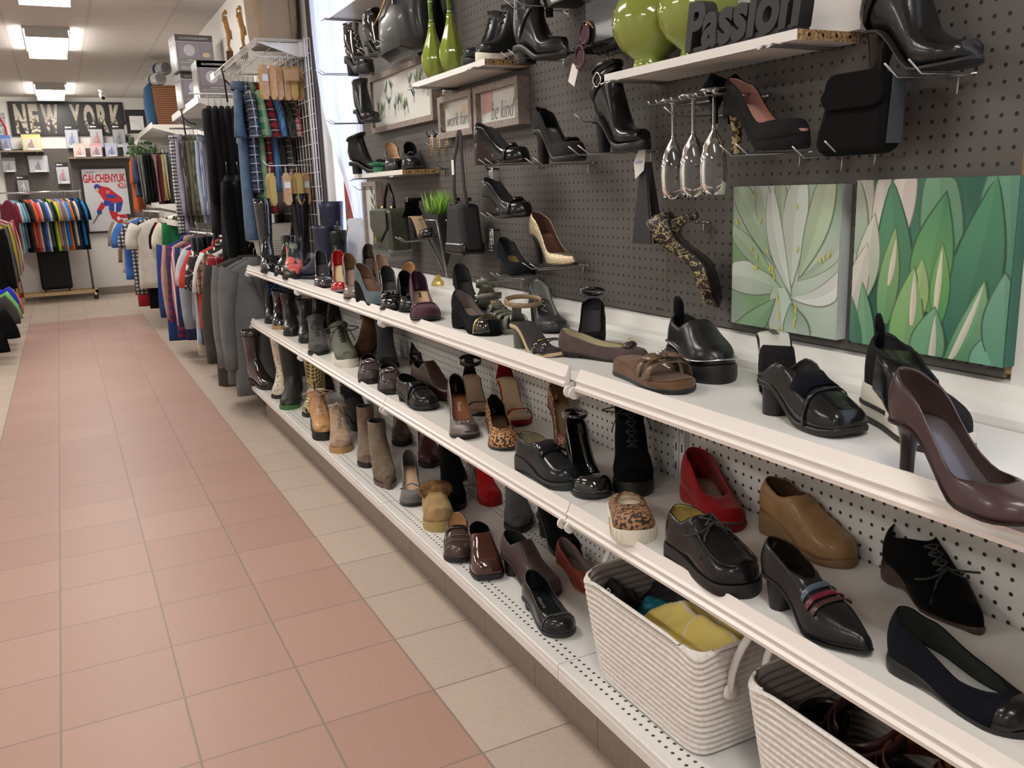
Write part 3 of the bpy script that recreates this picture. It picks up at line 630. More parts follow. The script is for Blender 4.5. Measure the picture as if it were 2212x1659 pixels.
low('pump','glossy red patent pump with gold insole, far part of the top shelf',(1.013,3.565,0.945),-104,redp,lin=redp,ins=mat((.62,.50,.30),.4),sole=mat((.25,.2,.18)),heel='stil',tw=.35,tl=.35,L=.25,hh=.085,t0=.72,hb=.066,hm=.036,hv=.036,ht=.036,wb=.045,pf=.01,th=.008)
low('pump','dark grey patent pump left of the red pump, top shelf',(1.008,3.826,0.945),-103,patent((.045,.045,.05)),lin=lb,sole=mat((.06,.02,.02)),heel='stil',tw=.4,tl=.4,L=.25,hh=.08,t0=.70,hb=.064,wb=.044,ex=(lambda f,e:MB().cbox((0,.42*f.L,f.b(.42)+.008),(.012,.04,.001)).build('white_label',SIL,e),))
boot('rain_boot','black ankle rain boot behind the red pump',(1.095,4.025,0.945),-118,rubber((.022,.024,.026),.3),H=.235,sw=.05,sd=.062,hh=.008,ankle=.04,slant=.0)
boot('rain_boot','short navy blue rain boot with a pull loop, far end of the top shelf',(1.060,4.422,0.945),112,rubber((.022,.03,.075),.35),H=.26,sw=.055,sd=.062,hh=.02,ankle=.044,wb=.048,ex=(b_pull(rubber((.022,.03,.075)),.035),))
boot('rain_boot','olive green ankle rain boot behind the dark grey patent pump',(1.112,4.302,0.945),-130,rubber((.07,.09,.05),.35),H=.25,sw=.05,sd=.062,hh=.01,ankle=.042,ex=(b_pull(rubber((.07,.09,.05)),.02),))
boot('rain_boot','tall navy blue rubber boot standing behind the short navy one',(1.152,4.663,0.945),-150,rubber((.02,.025,.07),.4),H=.37,sw=.066,sd=.07,hh=.008,ankle=.048,wb=.048)
flor=mat((.03,.03,.03),.35,key='floral',pat=lambda t:t.mix(t.step(t.vor(17),.50,.47),t.mix(t.step(t.vor(25),.42,.38),(.02,.02,.025),(.16,.22,.17)),(.62,.12,.10)))
boot('rain_boot','rain boot with red roses on black, at the rail left of the navy boot',(0.995,4.365,0.945),-108,flor,H=.16,sw=.042,sd=.05,hh=.004,ankle=.042,wb=.052,toeh=.06,cut=1)
bpb=patent((.014,.014,.015))
boot('lace_up_boot','glossy black lace-up combat boot, second from the far end of the top shelf',(0.989,4.598,0.945),-118,bpb,H=.20,sw=.04,sd=.05,hh=.02,heel='block',ex=(b_laces(10,20,LACEB,loops=False),),lug=True)
boot('lace_up_boot','tall glossy black knee boot with lacing, first on the far end of the top shelf',(0.983,4.853,0.945),-100,bpb,H=.40,sw=.05,sd=.058,hh=.03,heel='block',ex=(b_laces(10,21,LACEB,loops=False,hw=.01),))
boot('tall_boot','tall plain black leather boot behind the rose boot',(1.171,5.033,0.945),-118,leather((.016,.016,.017),.4),H=.42,sw=.058,sd=.065,hh=.02,heel='block')
# middle shelf
low('ballet_flat','navy flat with black toe cap and white insole, cut by the right edge, middle shelf',(1.051,0.594,0.620),-90,suede((.012,.013,.022)),lin=mat((.02,.025,.02),.8),ins=mat((.55,.55,.53),.8,bump=(200,.4)),outs='wedge',sole=RUBB,L=.225,hh=.018,t0=.77,hb=.062,hm=.045,hv=.034,ht=.03,wb=.043,wh=.034,ex=(x_band(.84,.995,leather((.01,.01,.01),.3),'toe_cap',-1,1,.0012),x_text('Lugz',.3,.012,INK)))
low('lace_up_shoe','black suede lace-up shoe against the white panel, right end of the middle shelf',(1.230,0.800,0.620),-108,suede((.006,.006,.006)),lin=lb,outs='wedge',sole=leather((.05,.025,.02)),L=.245,hh=.03,toe='p',t0=.40,hb=.06,hm=.055,hv=.075,ht=.034,wb=.044,wh=.036,instep=[(0,.062),(.2,.055),(.4,.08),(.6,.062),(.8,.042),(.95,.034),(1,.026)],ex=(x_lace_low(.44,.60,LACEB,size=.045,r=.002),))
def straps3(f,e):
    for t,c in ((.50,(.06,.085,.12)),(.56,(.12,.012,.025)),(.62,(.05,.02,.018))):
        x_band(t,t+.035,leather(c),'strap',-.45,.55,.002)(f,e); p=f.pt(t+.017,-.5,.005)
        MB().lathe([(0,.004),(.004,.003),(.006,0)],10,M=Matrix.Translation(p)@Matrix.Rotation(-1.,4,'Y')).build('stud',mat((.4,.1,.13) if t>.52 else (.6,.6,.6),.2,.6),e,True)
low('heeled_loafer','black heeled shoe with blue, maroon and brown straps and studs, middle shelf',(1.023,0.838,0.620),-92,leather((.016,.017,.019),.36),lin=leather((.04,.025,.018),.2),heel='block',tw=.7,tl=.62,L=.235,hh=.052,toe='p',t0=.46,hb=.058,hm=.042,hv=.062,ht=.03,wb=.046,pf=.008,instep=[(0,.06),(.15,.052),(.3,.044),(.46,.058),(.65,.05),(.85,.034),(1,.02)],ex=(straps3,))
low('wedge_loafer','tan leather wedge loafer against the white panel, middle shelf',(1.253,1.080,0.620),-93,leather((.30,.17,.07),.5),lin=leather((.11,.06,.035)),sole=mat((.22,.13,.065),.6),outs='wedge',L=.245,hh=.036,t0=.44,hb=.062,hm=.05,hv=.078,ht=.036,wb=.046,wh=.035,pf=.012,instep=[(0,.066),(.15,.06),(.3,.052),(.44,.078),(.6,.068),(.8,.046),(.95,.036),(1,.026)],ex=(x_band(.52,.535,leather((.24,.13,.05)),'seam',-1,-.3),x_band(.60,.615,leather((.24,.13,.05)),'seam',-1,-.3),x_band(.68,.695,leather((.24,.13,.05)),'seam',-1,-.3)))
low('lace_up_moccasin','black laced moccasin with yellow fur lining, middle shelf',(1.009,1.087,0.620),-93,leather((.014,.014,.015),.25),lin=mat((.45,.33,.09),.9,bump=(90,1.)),outs='flat',L=.235,hh=.012,t0=.40,hb=.07,hm=.06,hv=.082,ht=.042,wb=.049,wh=.038,pf=.02,instep=[(0,.07),(.15,.064),(.28,.06),(.40,.084),(.6,.064),(.8,.044),(.95,.038),(1,.028)],ex=(x_lace_low(.42,.50,LACEB,n=2,size=.05,r=.002),lambda f,e:MB().tube([f.pt(.5,-.42,.003)]+[f.pt(t,-.40,.003) for t in (.58,.66,.74,.82,.88,.92,.945)]+[f.pt(.95,0,.004)]+[f.pt(t,.40,.003) for t in (.945,.92,.88,.82,.74,.66,.58,.5)],.003,6).build('moccasin_seam',bl,e,True)))
low('flat_shoe','red suede slip-on with beige insole, below the gap in the top rail, middle shelf',(1.186,1.331,0.620),-107,reds,lin=suede((.2,.006,.01)),ins=mat((.40,.30,.24),.8),L=.25,hh=.03,t0=.70,hb=.078,hm=.058,hv=.048,ht=.038,wb=.045,wh=.036,pf=.006,instep=[(0,.082),(.15,.075),(.4,.06),(.70,.048),(.85,.042),(.95,.038),(1,.03)],outs='wedge',sole=reds)
leo1=leopard((.36,.19,.09),(.04,.028,.022),75)
low('flat_slipper','leopard print slip-on with a cream rubber sole and price label, at the middle rail',(0.971,1.385,0.620),-118,leo1,lin=IN2,outs='flat',sole=CREAM,L=.20,hh=0,t0=.60,hb=.02,hm=.022,hv=.034,ht=.034,wb=.044,wh=.04,pf=.026,ow=.6,ex=(lambda f,e:MB().cbox((.004,.42*f.L,f.b(.42)+.012),(.022,.03,.001)).build('price_label',mat((.8,.78,.78)),e),lambda f,e:[MB().cbox((f.w(t)*s+s*.004,t*f.L,.016),(.002,.003,.018)).build('rib',mat((.5,.42,.26)),e) for t in [.5+.05*i for i in range(10)] for s in (-1,1)][:0]))
boot('lace_up_boot','black suede lace-up ankle boot with hanging laces and platform toe, middle shelf',(1.129,1.615,0.620),-121,bs,H=.185,sw=.042,sd=.052,hh=.02,heel='block',wb=.048,L=.24,ex=(b_laces(9,15,LACEB,loops=True,size=.055),),pf=.026,th=.026,slant=.02)
low('tstrap_pump','black patent T-strap heel with closed toe, middle shelf',(1.044,1.644,0.620),-107,bp,lin=bs,heel='block',L=.24,hh=.075,t0=.78,hb=.07,hm=.03,hv=.04,ht=.038,wb=.047,pf=.012,th=.01,instep=[(0,.075),(.14,.06),(.3,.022),(.62,.022),(.78,.04),(.9,.038),(1,.03)],ex=(lambda f,e:MB().grid([[(-.006,t*f.L,f.b(t)+z),(.006,t*f.L,f.b(t)+z)] for t,z in ((.8,.045),(.6,.062),(.42,.066),(.3,.07))]).build('t_strap',bp,e,True,sol=(.002,0)),x_loopstrap(.13,.075,.031,.04,bp,.0,.010,buck=SILV)))
low('loafer','black leather loafer with chunky grey heel and cream lining, front of the middle shelf',(1.042,1.741,0.620),-84,leather((.022,.026,.03),.25),lin=mat((.33,.29,.18),.6),sole=mat((.03,.033,.035),.4),outs='flat',L=.235,hh=.028,t0=.46,hb=.056,hm=.05,hv=.07,ht=.038,wb=.048,wh=.037,pf=.016,instep=[(0,.056),(.15,.05),(.3,.046),(.46,.07),(.65,.054),(.85,.038),(.95,.034),(1,.026)],ex=(x_band(.46,.60,leather((.022,.026,.03),.22),'tongue',-.45,.45,.003),))
low('pump','pointed dark leopard pump with shiny gold lining, middle shelf',(1.195,1.979,0.620),-105,leopard((.42,.20,.12),(.03,.006,.008),85,r=.5),lin=mat((.50,.33,.17),.25,.5),ins=mat((.42,.33,.18),.5),heel='stil',tw=.35,tl=.35,L=.25,hh=.085,toe='p',t0=.74,hb=.066,hm=.036,hv=.034,ht=.028,wb=.044)
low('pump','round-toed orange leopard flat pump with tan insole, middle shelf',(1.047,2.115,0.620),-106,leopard((.56,.27,.10),(.03,.02,.015),80),lin=leather((.015,.014,.014)),ins=leather((.23,.14,.08),.5),outs='thin',th=.006,heel='block',L=.25,hh=.035,t0=.68,hb=.066,hm=.046,hv=.042,ht=.038,wb=.046)
low('ankle_strap_sandal','red strappy heeled sandal with buckled ankle cuff, middle shelf',(1.201,2.327,0.620),-104,None,ins=mat((.50,.38,.24),.5),sole=reds,heel='stil',tw=.35,tl=.35,heelm=reds,L=.24,hh=.095,t0=.97,hb=.03,hm=.03,hv=.034,ht=.034,ow=.3,wb=.042,outs='thin',th=.014,pf=.014,ex=(sandal_straps(reds,[(.80,.87)]),x_heelup(reds,.085,.02),x_loopstrap(.16,.07,.04,.048,reds,-.006,.013,buck=GOLD)))
low('peep_toe_pump','pewter peep-toe pump with orange insole and crossed straps, at the middle rail',(0.994,2.284,0.620),-106,PEW,lin=leather((.02,.015,.013)),ins=leather((.25,.09,.035),.5),heel='stil',tw=.4,tl=.4,L=.245,hh=.075,t0=.72,hb=.066,hm=.034,hv=.036,ht=.034,wb=.044,pf=.01,th=.008,ex=(x_text('Fioni',.36,.016,SIL),x_bow(.80,PEW,.024,.008,None,-.002),lambda f,e:MB().lathe([(0,0),(.012,0),(.012,.003)],12,c=(0,.95*f.L,f.b(.95)+.012)).build('toe_opening',leather((.02,.015,.013)),e)))
low('ankle_strap_sandal','black heeled sandal with wide ankle cuff and nude insole, behind the pewter peep-toe',(1.148,2.515,0.620),-106,None,ins=mat((.36,.25,.18),.5),sole=bl,heel='block',tw=.6,tl=.5,heelm=bl,L=.24,hh=.085,t0=.97,hb=.03,hm=.03,hv=.036,ht=.034,ow=.3,wb=.044,outs='thin',th=.01,ex=(sandal_straps(bl,[(.80,.88)]),x_heelup(bl,.07,.016),x_loopstrap(.16,.06,.038,.042,bl,-.008,.014,buck=SILV)))
low('loafer','black penny loafer at the rail of the middle shelf',(1.042,2.678,0.620),-86,leather((.014,.014,.015),.28),lin=bs,outs='thin',th=.010,heel='block',L=.245,hh=.022,t0=.50,hb=.056,hm=.048,hv=.066,ht=.038,wb=.046,wh=.036,pf=.012,instep=[(0,.058),(.15,.05),(.3,.046),(.5,.066),(.68,.052),(.85,.038),(.95,.034),(1,.026)],ex=(x_band(.53,.60,bl,'saddle_strap',-1,1,.003),x_band(.66,.675,bl,'apron_seam',-.7,.7,.003)))
low('ankle_shoe','dark brown stitched slip-on boot with high tongue, behind the penny loafer',(1.160,2.753,0.620),-80,leather((.055,.024,.018),.35),lin=lb,outs='thin',th=.008,heel='block',L=.265,hh=.03,toe='p',t0=.40,hb=.075,hm=.066,hv=.105,ht=.04,wb=.046,wh=.036,instep=[(0,.08),(.15,.072),(.28,.066),(.40,.105),(.6,.07),(.8,.044),(.95,.034),(1,.024)])
boot('ankle_boot','black ankle boot standing alone against the white panel, middle shelf',(1.287,3.424,0.620),-112,leather((.016,.016,.018),.3),H=.19,sw=.044,sd=.056,hh=.03,heel='block')
mocb=leather((.05,.035,.035),.35)
def rings(f,e):
    p=topz(f,.60)+.005
    for x,r in ((-.027,.010),(0,.015),(.027,.010)): ring((x,.60*f.L,p-abs(x)*.35),r,r,.0016,16,((1,0,-.3*(x>0)+.3*(x<0)),(0,.9,-.3))).build('metal_ring',CH,e,True)
for q,(a,b,lab) in enumerate(((848,852,'dark brown driving moccasin with three metal rings, right one of the pair'),(803,830,'dark brown driving moccasin with three metal rings, left one of the pair'))):
    low('moccasin',lab,((1.009,2.992,0.620),(1.002,3.216,0.620))[q],-106,mocb,lin=leather((.04,.012,.015)) if q else lb,outs='flat',L=.25,hh=.006,t0=.52,hb=.062,hm=.05,hv=.066,ht=.042,wb=.047,wh=.037,pf=.01,instep=[(0,.064),(.15,.055),(.3,.048),(.52,.066),(.7,.054),(.85,.044),(.95,.04),(1,.03)],ex=(x_band(.55,.65,mocb,'saddle_strap',-1,1,.003),rings,lambda f,e:MB().tube([f.pt(t,-.40,.003) for t in (.6,.7,.8,.88,.93)]+[f.pt(.945,0,.004)]+[f.pt(t,.40,.003) for t in (.93,.88,.8,.7,.6)],.0025,6).build('moccasin_seam',mocb,e,True)))
boot('ankle_boot','charcoal suede chelsea boot behind the moccasins, middle shelf',(1.145,3.436,0.620),-108,grys and suede((.045,.05,.052)),H=.20,sw=.045,sd=.055,hh=.012)
boot('ankle_boot','brown suede ankle boot with wide dark leather strap, back of the middle shelf',(1.094,3.698,0.620),-128,suede((.12,.065,.03)),H=.22,sw=.046,sd=.055,hh=.03,heel='block',ex=(b_strap(17,leather((.07,.03,.02)),.045),),sole=brn)
boot('sneaker','olive high-top sneaker with thick white sole and loose laces, middle shelf',(1.024,3.587,0.620),-96,mat((.14,.15,.115),.8,bump=(300,.3)),H=.125,sw=.042,sd=.05,hh=0,pf=.03,sole=CREAM,L=.25,wb=.048,ex=(b_laces(9,14,LACEB,loops=True,size=.06,r=.0022),),instep=.08,lin=mat((.35,.31,.2),.9))
boot('lace_up_shoe','grey suede desert shoe with laces, at the middle rail',(0.994,3.968,0.620),-103,suede((.09,.085,.08)),H=.115,sw=.042,sd=.05,hh=.012,pf=.008,L=.26,instep=.08,ex=(b_laces(9,13,mat((.05,.05,.05)),loops=True,size=.03),),wb=.046)
boot('ankle_boot','black crocodile-ruffled boot at the back of the middle shelf',(1.228,4.542,0.620),-108,mat((.012,.012,.012),.15,bump=(45,1.)),H=.25,sw=.05,sd=.06,hh=.03,heel='block')
boot('ankle_boot','black square-toed leather ankle boot, right one of the dark pair at the middle rail',(1.034,4.341,0.620),-104,leather((.03,.03,.031),.4),H=.20,sw=.046,sd=.055,hh=.025,heel='block',toeS='s',th=.016)
boot('ankle_boot','black ankle boot with low heel, left one of the dark pair at the middle rail',(1.024,4.616,0.620),-100,leather((.028,.027,.026),.4),H=.22,sw=.045,sd=.052,hh=.02,heel='block',th=.016)
boot('lace_up_boot','glossy navy boot with maroon laces and blue loop, far end of the middle shelf',(1.024,4.913,0.620),-104,patent((.012,.012,.03)),H=.2,sw=.042,sd=.05,hh=.01,sole=mat((.45,.26,.12),.5),ex=(b_laces(9,17,mat((.12,.01,.03)),loops=False),lambda f,e:x_laces(f,e,[(Vector((-.01,.09,.235)),Vector((.01,.09,.235)))],mat((.01,.09,.35)),size=.05,r=.003)))
boot('tall_boot','tall black boot with a metal zip behind the square-toed pair',(1.205,4.760,0.620),-110,leather((.012,.012,.013),.4),H=.285,sw=.05,sd=.06,hh=.04,heel='block',ex=(lambda f,e:MB().tube([Vector((-.046,.06,.28)),Vector((-.044,.06,.2)),Vector((-.038,.06,.14))],.0025,5).build('zip',CH,e),))
boot('tall_boot','tall dark boot shaft in shadow at the far end of the middle shelf',(1.036,5.165,0.620),-100,leather((.012,.012,.013),.4),H=.285,sw=.05,sd=.06,hh=.04,heel='block')
# bottom shelf
low('ballet_flat','black leather low pump with stitched toe, left of the first rope basket',(1.004,1.739,0.226),-95,leather((.02,.022,.024),.25),lin=leather((.02,.026,.027),.3),outs='thin',th=.008,heel='block',L=.235,hh=.022,t0=.74,hb=.06,hm=.042,hv=.036,ht=.036,wb=.044,wh=.034,pf=.01,ex=(x_text('Alberto',.34,.015,mat((.25,.25,.25))),x_band(.765,.775,mat((.10,.10,.11)),'stitching',-1,1,.001),x_band(.80,.808,mat((.10,.10,.11)),'stitching',-1,.1,.001)))
low('heeled_loafer','brown leather block-heel slip-on behind the black stitched pump',(1.097,1.950,0.226),-83,leather((.055,.032,.03),.4),lin=lb,outs='thin',th=.01,heel='block',tw=.85,tl=.8,heelm=leather((.03,.018,.014)),L=.25,hh=.05,toe='r',t0=.42,hb=.062,hm=.055,hv=.092,ht=.036,wb=.045,wh=.036,pf=.01,instep=[(0,.066),(.12,.062),(.28,.052),(.42,.092),(.6,.066),(.8,.042),(.95,.032),(1,.022)])
low('clog','glossy brown patent slip-on with square toe, bottom shelf',(0.982,2.140,0.226),-106,patent((.05,.014,.008)),lin=bs,outs='thin',th=.014,heel='block',L=.235,hh=.022,toe='s',t0=.46,hb=.062,hm=.056,hv=.08,ht=.042,wb=.049,wh=.037,pf=.016,instep=[(0,.064),(.15,.058),(.3,.052),(.46,.08),(.65,.064),(.85,.045),(.95,.04),(1,.03)])
low('loafer','brown patchwork leather loafer with side buckle and tan lining, bottom shelf',(0.953,2.298,0.226),-112,leather((.055,.035,.028),.25),lin=IN1,outs='thin',th=.012,heel='block',L=.225,hh=.014,t0=.48,hb=.056,hm=.048,hv=.066,ht=.04,wb=.047,wh=.036,pf=.014,ex=(x_band(.50,.56,leather((.04,.025,.02)),'strap',-1,1,.003),x_buckle(.53,-.04,.007,.007,SILV),x_band(.70,.71,leather((.12,.08,.06)),'seam',-.6,.6,.002),x_band(.80,.81,leather((.12,.08,.06)),'seam',-.6,.6,.002)))
def fur(col,c,rad,n=520,ln=.014,parent=None,name='fur_trim'):
    m=MB()
    for i in range(n):
        a=R.random()*2*PI; b=math.acos(R.uniform(-1,1)); d=Vector((math.sin(b)*math.cos(a),math.sin(b)*math.sin(a),math.cos(b)))
        p=Vector(c)+Vector((d.x*rad[0],d.y*rad[1],d.z*rad[2])); q=(d+Vector((R.uniform(-.5,.5),R.uniform(-.5,.5),R.uniform(-.5,.5)))).normalized(); s=q.orthogonal().normalized()*.0022
        m.add([p-s,p+s,p+q*ln],[(0,1,2)])
    rows=[[(c[0]+rad[0]*math.sin(v*PI/8)*math.cos(u*PI/8),c[1]+rad[1]*math.sin(v*PI/8)*math.sin(u*PI/8),c[2]+rad[2]*math.cos(v*PI/8)) for u in range(16)] for v in range(9)]
    m.grid(rows,True); return m.build(name,col,parent)
low('clog','tan suede clog with fluffy fur collar, bottom shelf',(1.004,2.569,0.226),-106,suede((.36,.24,.11)),lin=IN2,ins=mat((.40,.28,.14),.8),sole=mat((.38,.29,.11),.6),outs='flat',L=.235,hh=.02,t0=.46,hb=.004,hm=.03,hv=.075,ht=.05,wb=.051,wh=.038,pf=.03,instep=[(0,.004),(.2,.01),(.32,.04),(.46,.075),(.65,.07),(.85,.052),(.95,.046),(1,.034)],ex=(lambda f,e:fur(mat((.50,.31,.14),.9,var=(60,.4)),(0,.44*f.L,topz(f,.46)-.006),(.052,.022,.026),1500,.012,e),))
low('mary_jane','grey suede pump with thin instep strap and cream insole, bottom shelf',(1.007,2.839,0.226),-108,suede((.15,.145,.15)),lin=suede((.13,.125,.13)),ins=mat((.66,.46,.30),.4),heel='stil',tw=.4,tl=.4,L=.25,hh=.07,t0=.74,hb=.064,hm=.034,hv=.036,ht=.036,wb=.045,pf=.01,th=.008,ex=(lambda f,e:MB().grid([[(x,.60*f.L+dy,f.b(.6)+.05-abs(x)*.45) for x in (-.043,-.03,-.015,0,.015,.03,.043)] for dy in (-.006,.006)]).build('strap',suede((.13,.125,.13)),e,True,sol=(.002,0)),))
boot('ankle_boot','black suede heeled bootie behind the tan fur clog',(1.124,2.720,0.226),-108,bs,H=.21,sw=.042,sd=.052,hh=.05,heel='block')
boot('tall_boot','tall black suede boot with silver lace tassels in the back row, bottom shelf',(1.228,2.989,0.226),-112,bs,H=.33,sw=.055,sd=.062,hh=.05,heel='block',ex=(lambda f,e:MB().tube([Vector((-.062,.05,.33)),Vector((-.064,.055,.28)),Vector((-.06,.06,.22)),Vector((-.062,.055,.19))],.005,5).build('tassel_cord',mat((.3,.29,.27),.6,.3),e),))
boot('ankle_boot','bright red suede ankle boot against the back panel, bottom shelf',(1.259,2.688,0.226),-106,suede((.36,.01,.01)),H=.24,sw=.043,sd=.055,hh=.06,heel='block',wb=.045,sole=reds)
boot('ankle_boot','grey ankle bootie with low-cut top, between the red and the buckled boots',(1.220,2.418,0.226),-116,mat((.075,.075,.075),.6,bump=(200,.3)),H=.175,sw=.042,sd=.055,hh=.06,heel='block',wb=.046,toeh=.05)
boot('ankle_boot','black suede boot with buckled side tab, right of the grey bootie',(1.268,2.141,0.226),-98,bs,H=.24,sw=.046,sd=.055,hh=.06,heel='block',ex=(b_strap(15,bs,.02,buck=CH,sz=.013),lambda f,e:MB().cbox((-.075,.05,.165),(.05,.002,.024)).build('tab',bs,e)))
low('flat_shoe','dark red flat hidden behind the first rope basket',(1.207,1.890,0.226),-92,leather((.20,.03,.02),.4),lin=mat((.25,.2,.19),.6),L=.24,hh=.02,t0=.7,hb=.062,sole=tanl)
boot('ankle_boot','tall taupe suede pointed boot, right one of the pair, bottom shelf',(1.000,3.074,0.226),-98,suede((.16,.125,.085)),H=.23,sw=.036,sd=.042,hh=.05,heel='block',toeS='p',wb=.045,sole=leather((.1,.05,.05)))
boot('ankle_boot','taupe suede boot, left one of the pair, half hidden by its mate',(1.010,3.380,0.226),-108,suede((.19,.14,.105)),H=.22,sw=.036,sd=.042,hh=.05,heel='block',wb=.043)
boot('lace_up_boot','brown leather lace-up boot in the back row, bottom shelf',(1.240,3.600,0.226),-112,leather((.055,.028,.018),.4),H=.21,sw=.045,sd=.052,hh=.03,heel='block',ex=(b_laces(10,17,LACEB,size=.05),))
boot('lace_up_boot','burgundy lace-up boot beside the brown one, back row of the bottom shelf',(1.232,3.232,0.226),-108,leather((.06,.012,.016),.4),H=.24,sw=.045,sd=.052,hh=.04,heel='block',ex=(b_laces(10,18,LACEB,size=.03),))
boot('lace_up_boot','beige suede lace-up boot with gum sole, near the deck edge',(0.976,3.651,0.226),-104,suede((.40,.29,.20)),H=.165,sw=.044,sd=.05,hh=.012,pf=.02,sole=mat((.42,.24,.10),.5),ex=(b_laces(9,16,mat((.42,.33,.25),.8),size=.03,r=.0026),b_pull(CREAM,.01)),wb=.047,lin=mat((.35,.26,.18),.9))
boot('lace_up_boot','orange-tan combat boot with pink laces and lugged black sole',(0.974,3.896,0.226),-96,leather((.50,.27,.11),.42),H=.20,sw=.045,sd=.052,hh=.02,pf=.03,lug=True,th=.03,ex=(b_laces(9,18,mat((.55,.38,.30),.8),size=.055,r=.0026),b_pull(bl,.018)),wb=.048,lin=mat((.7,.66,.6),.9))
e,f=boot('snow_boot','black furry boot behind the orange-tan combat boot',(1.191,3.938,0.226),-88,mat((.012,.012,.012),.7,bump=(80,1.)),H=.21,sw=.055,sd=.06,hh=.01,pf=.03,lug=True,wb=.052,ex=(b_laces(10,15,LACEB),))
fur(mat((.012,.012,.012),.8),(0,.07,.17),(.058,.06,.05),500,.014,e)
hound=mat((.6,.5,.18),.4,key='hound',pat=lambda t:(lambda x:t.mix(t.m('GREATER_THAN',t.m('ADD',t.m('ADD',t.line(t.m('ADD',x[2],x[1]),.022,.011),t.line(t.m('ADD',x[0],x[1]),.022,.011)),t.m('MULTIPLY',t.line(t.m('SUBTRACT',x[2],x[0]),.011,.004),.6)),1.4),(.62,.52,.20),(.015,.015,.015)))(t.xyz()))
boot('rain_boot','yellow and black houndstooth tall rain boot, front one of the pair',(1.015,4.377,0.226),-118,hound,H=.37,sw=.062,sd=.068,hh=.012,ankle=.046)
boot('rain_boot','yellow and black houndstooth tall rain boot, back one of the pair by the panel',(1.285,4.470,0.226),-112,hound,H=.37,sw=.062,sd=.068,hh=.012,ankle=.046)
boot('rain_boot','dark green-black rubber boot with a green sole edge, far part of the bottom deck',(0.957,4.605,0.226),-114,rubber((.03,.032,.03),.5),H=.35,sw=.062,sd=.068,hh=.0,pf=.016,sole=mat((.05,.16,.05),.5),ankle=.05,wb=.05)
boot('tall_boot','cream tall boot with thin drawn lines, between the two dark rubber boots',(0.973,4.901,0.226),-112,mat((.60,.54,.42),.35,key='cream',pat=lambda t:t.mix(t.step(t.m('ABSOLUTE',t.m('SUBTRACT',t.noise(14,3),.5)),.012,.004),(.62,.55,.43),(.12,.1,.09))),H=.33,sw=.055,sd=.06,hh=.01)
boot('tall_boot','glossy dark brown tall riding boot, first on the far end of the bottom deck',(0.999,5.168,0.226),-72,patent((.03,.014,.012)),H=.345,sw=.055,sd=.062,hh=.025,heel='block',ex=(b_strap(21,bl,.014,buck=CH),))
boot('tall_boot','tall black boot in the shadow behind the houndstooth pair',(1.231,4.882,0.226),-112,leather((.014,.014,.014),.5),H=.34,sw=.055,sd=.06,hh=.03,heel='block')
# ---------------------------------------------------------------- pegboard wall
def hook(p,lab,reach=.2,gap=.045,two=True,mt=None,up=.018):
    """wire shoe bracket: two prongs with upturned ends plugged in the pegboard at point p"""
    e=thing('wire_bracket','wire pegboard bracket '+lab,'wire bracket',(1.36,p[1],p[2]))
    mt=mt or WIRE; r=.0018
    for s in ((-1,1) if two else (0,)):
        MB().tube([(0,s*gap/2,0),(-.03,s*gap/2,0),(-reach+.03,s*gap/2,-.002),(-reach,s*gap/2,up)],r,6).build('prong',mt,e,True)
    MB().tube([(-.012,-gap/2-.012,0),(-.012,gap/2+.012,0)],r,6).build('crossbar',mt,e,True)
    MB().tube([(-.004,0,0),(-.010,0,-.001),(-.012,0,-.03)],r,6).build('stem',mt,e,True)
def under(tip,lab,reach=.2,dy=.07,dz=-.003,**k): hook((0,tip[1]+dy,tip[2]+dz),lab,reach,**k)
def pshoe(fn,name,lab,tip,yaw,up,hl,reach=.2,dz=-.003,dy=.09,**k):
    r=fn(name,lab,tip,yaw,up,**k); under(tip,hl,reach,dy,dz); return r
b2=leather((.016,.016,.017),.28); gr=suede((.035,.035,.037))
def btop(i0,mt,w=.02,sz=.014,n=1): return b_strap(i0,mt,w,buck=CH,sz=sz)
pshoe(boot,'heeled_boot','black high-heeled boot with silver ankle buckle, top right of the pegboard',(1.270,0.911,1.507),-98,b2,'under the black boot in the top right corner',.16,L=.24,hh=.075,H=.235,sw=.046,sd=.05,heel='cone',tw=.4,tl=.36,toeS='r',outs='thin',th=.004,wb=.04,toeh=.036,pf=.006,instep=.07,heelm=leather((.03,.02,.018),.4),ex=(b_strap(14,b2,.022,buck=CH,sz=.018,side=1),))
pshoe(low,'peep_toe_pump','grey peep-toe heel with black back bow and pink lining, right of the wine glasses',(1.270,1.256,1.402),-92,gr,'under the grey peep-toe heel',.2,lin=mat((.55,.28,.24),.6),ins=mat((.60,.32,.26),.55),sole=gr,heelm=leopard((.36,.28,.12),(.02,.015,.01),60),heel='stil',tw=.4,tl=.35,L=.225,hh=.075,t0=.80,hb=.055,hm=.03,hv=.04,ht=.036,wb=.042,pf=.02,th=.018,ex=(lambda f,e:[MB().tube([(0,-.006,f.b(0)+.045),(s*.03,-.02,f.b(0)+.06),(s*.045,-.012,f.b(0)+.045),(s*.03,-.015,f.b(0)+.02),(0,-.006,f.b(0)+.045)],.012,8).build('bow_loop',bs,e,True) for s in (-1,1)],lambda f,e:[MB().tube([(s*.004,-.008,f.b(0)+.04),(s*.02,-.02,f.b(0)-.0),(s*.022,-.018,f.b(0)-.03)],.007,6).build('bow_tail',bs,e,True) for s in (-1,1)],lambda f,e:MB().lathe([(0,0),(.016,0),(.017,.005)],12,c=(0,.93*f.L,f.b(.93)+.010)).build('toe_opening',mat((.60,.32,.26),.55),e)))
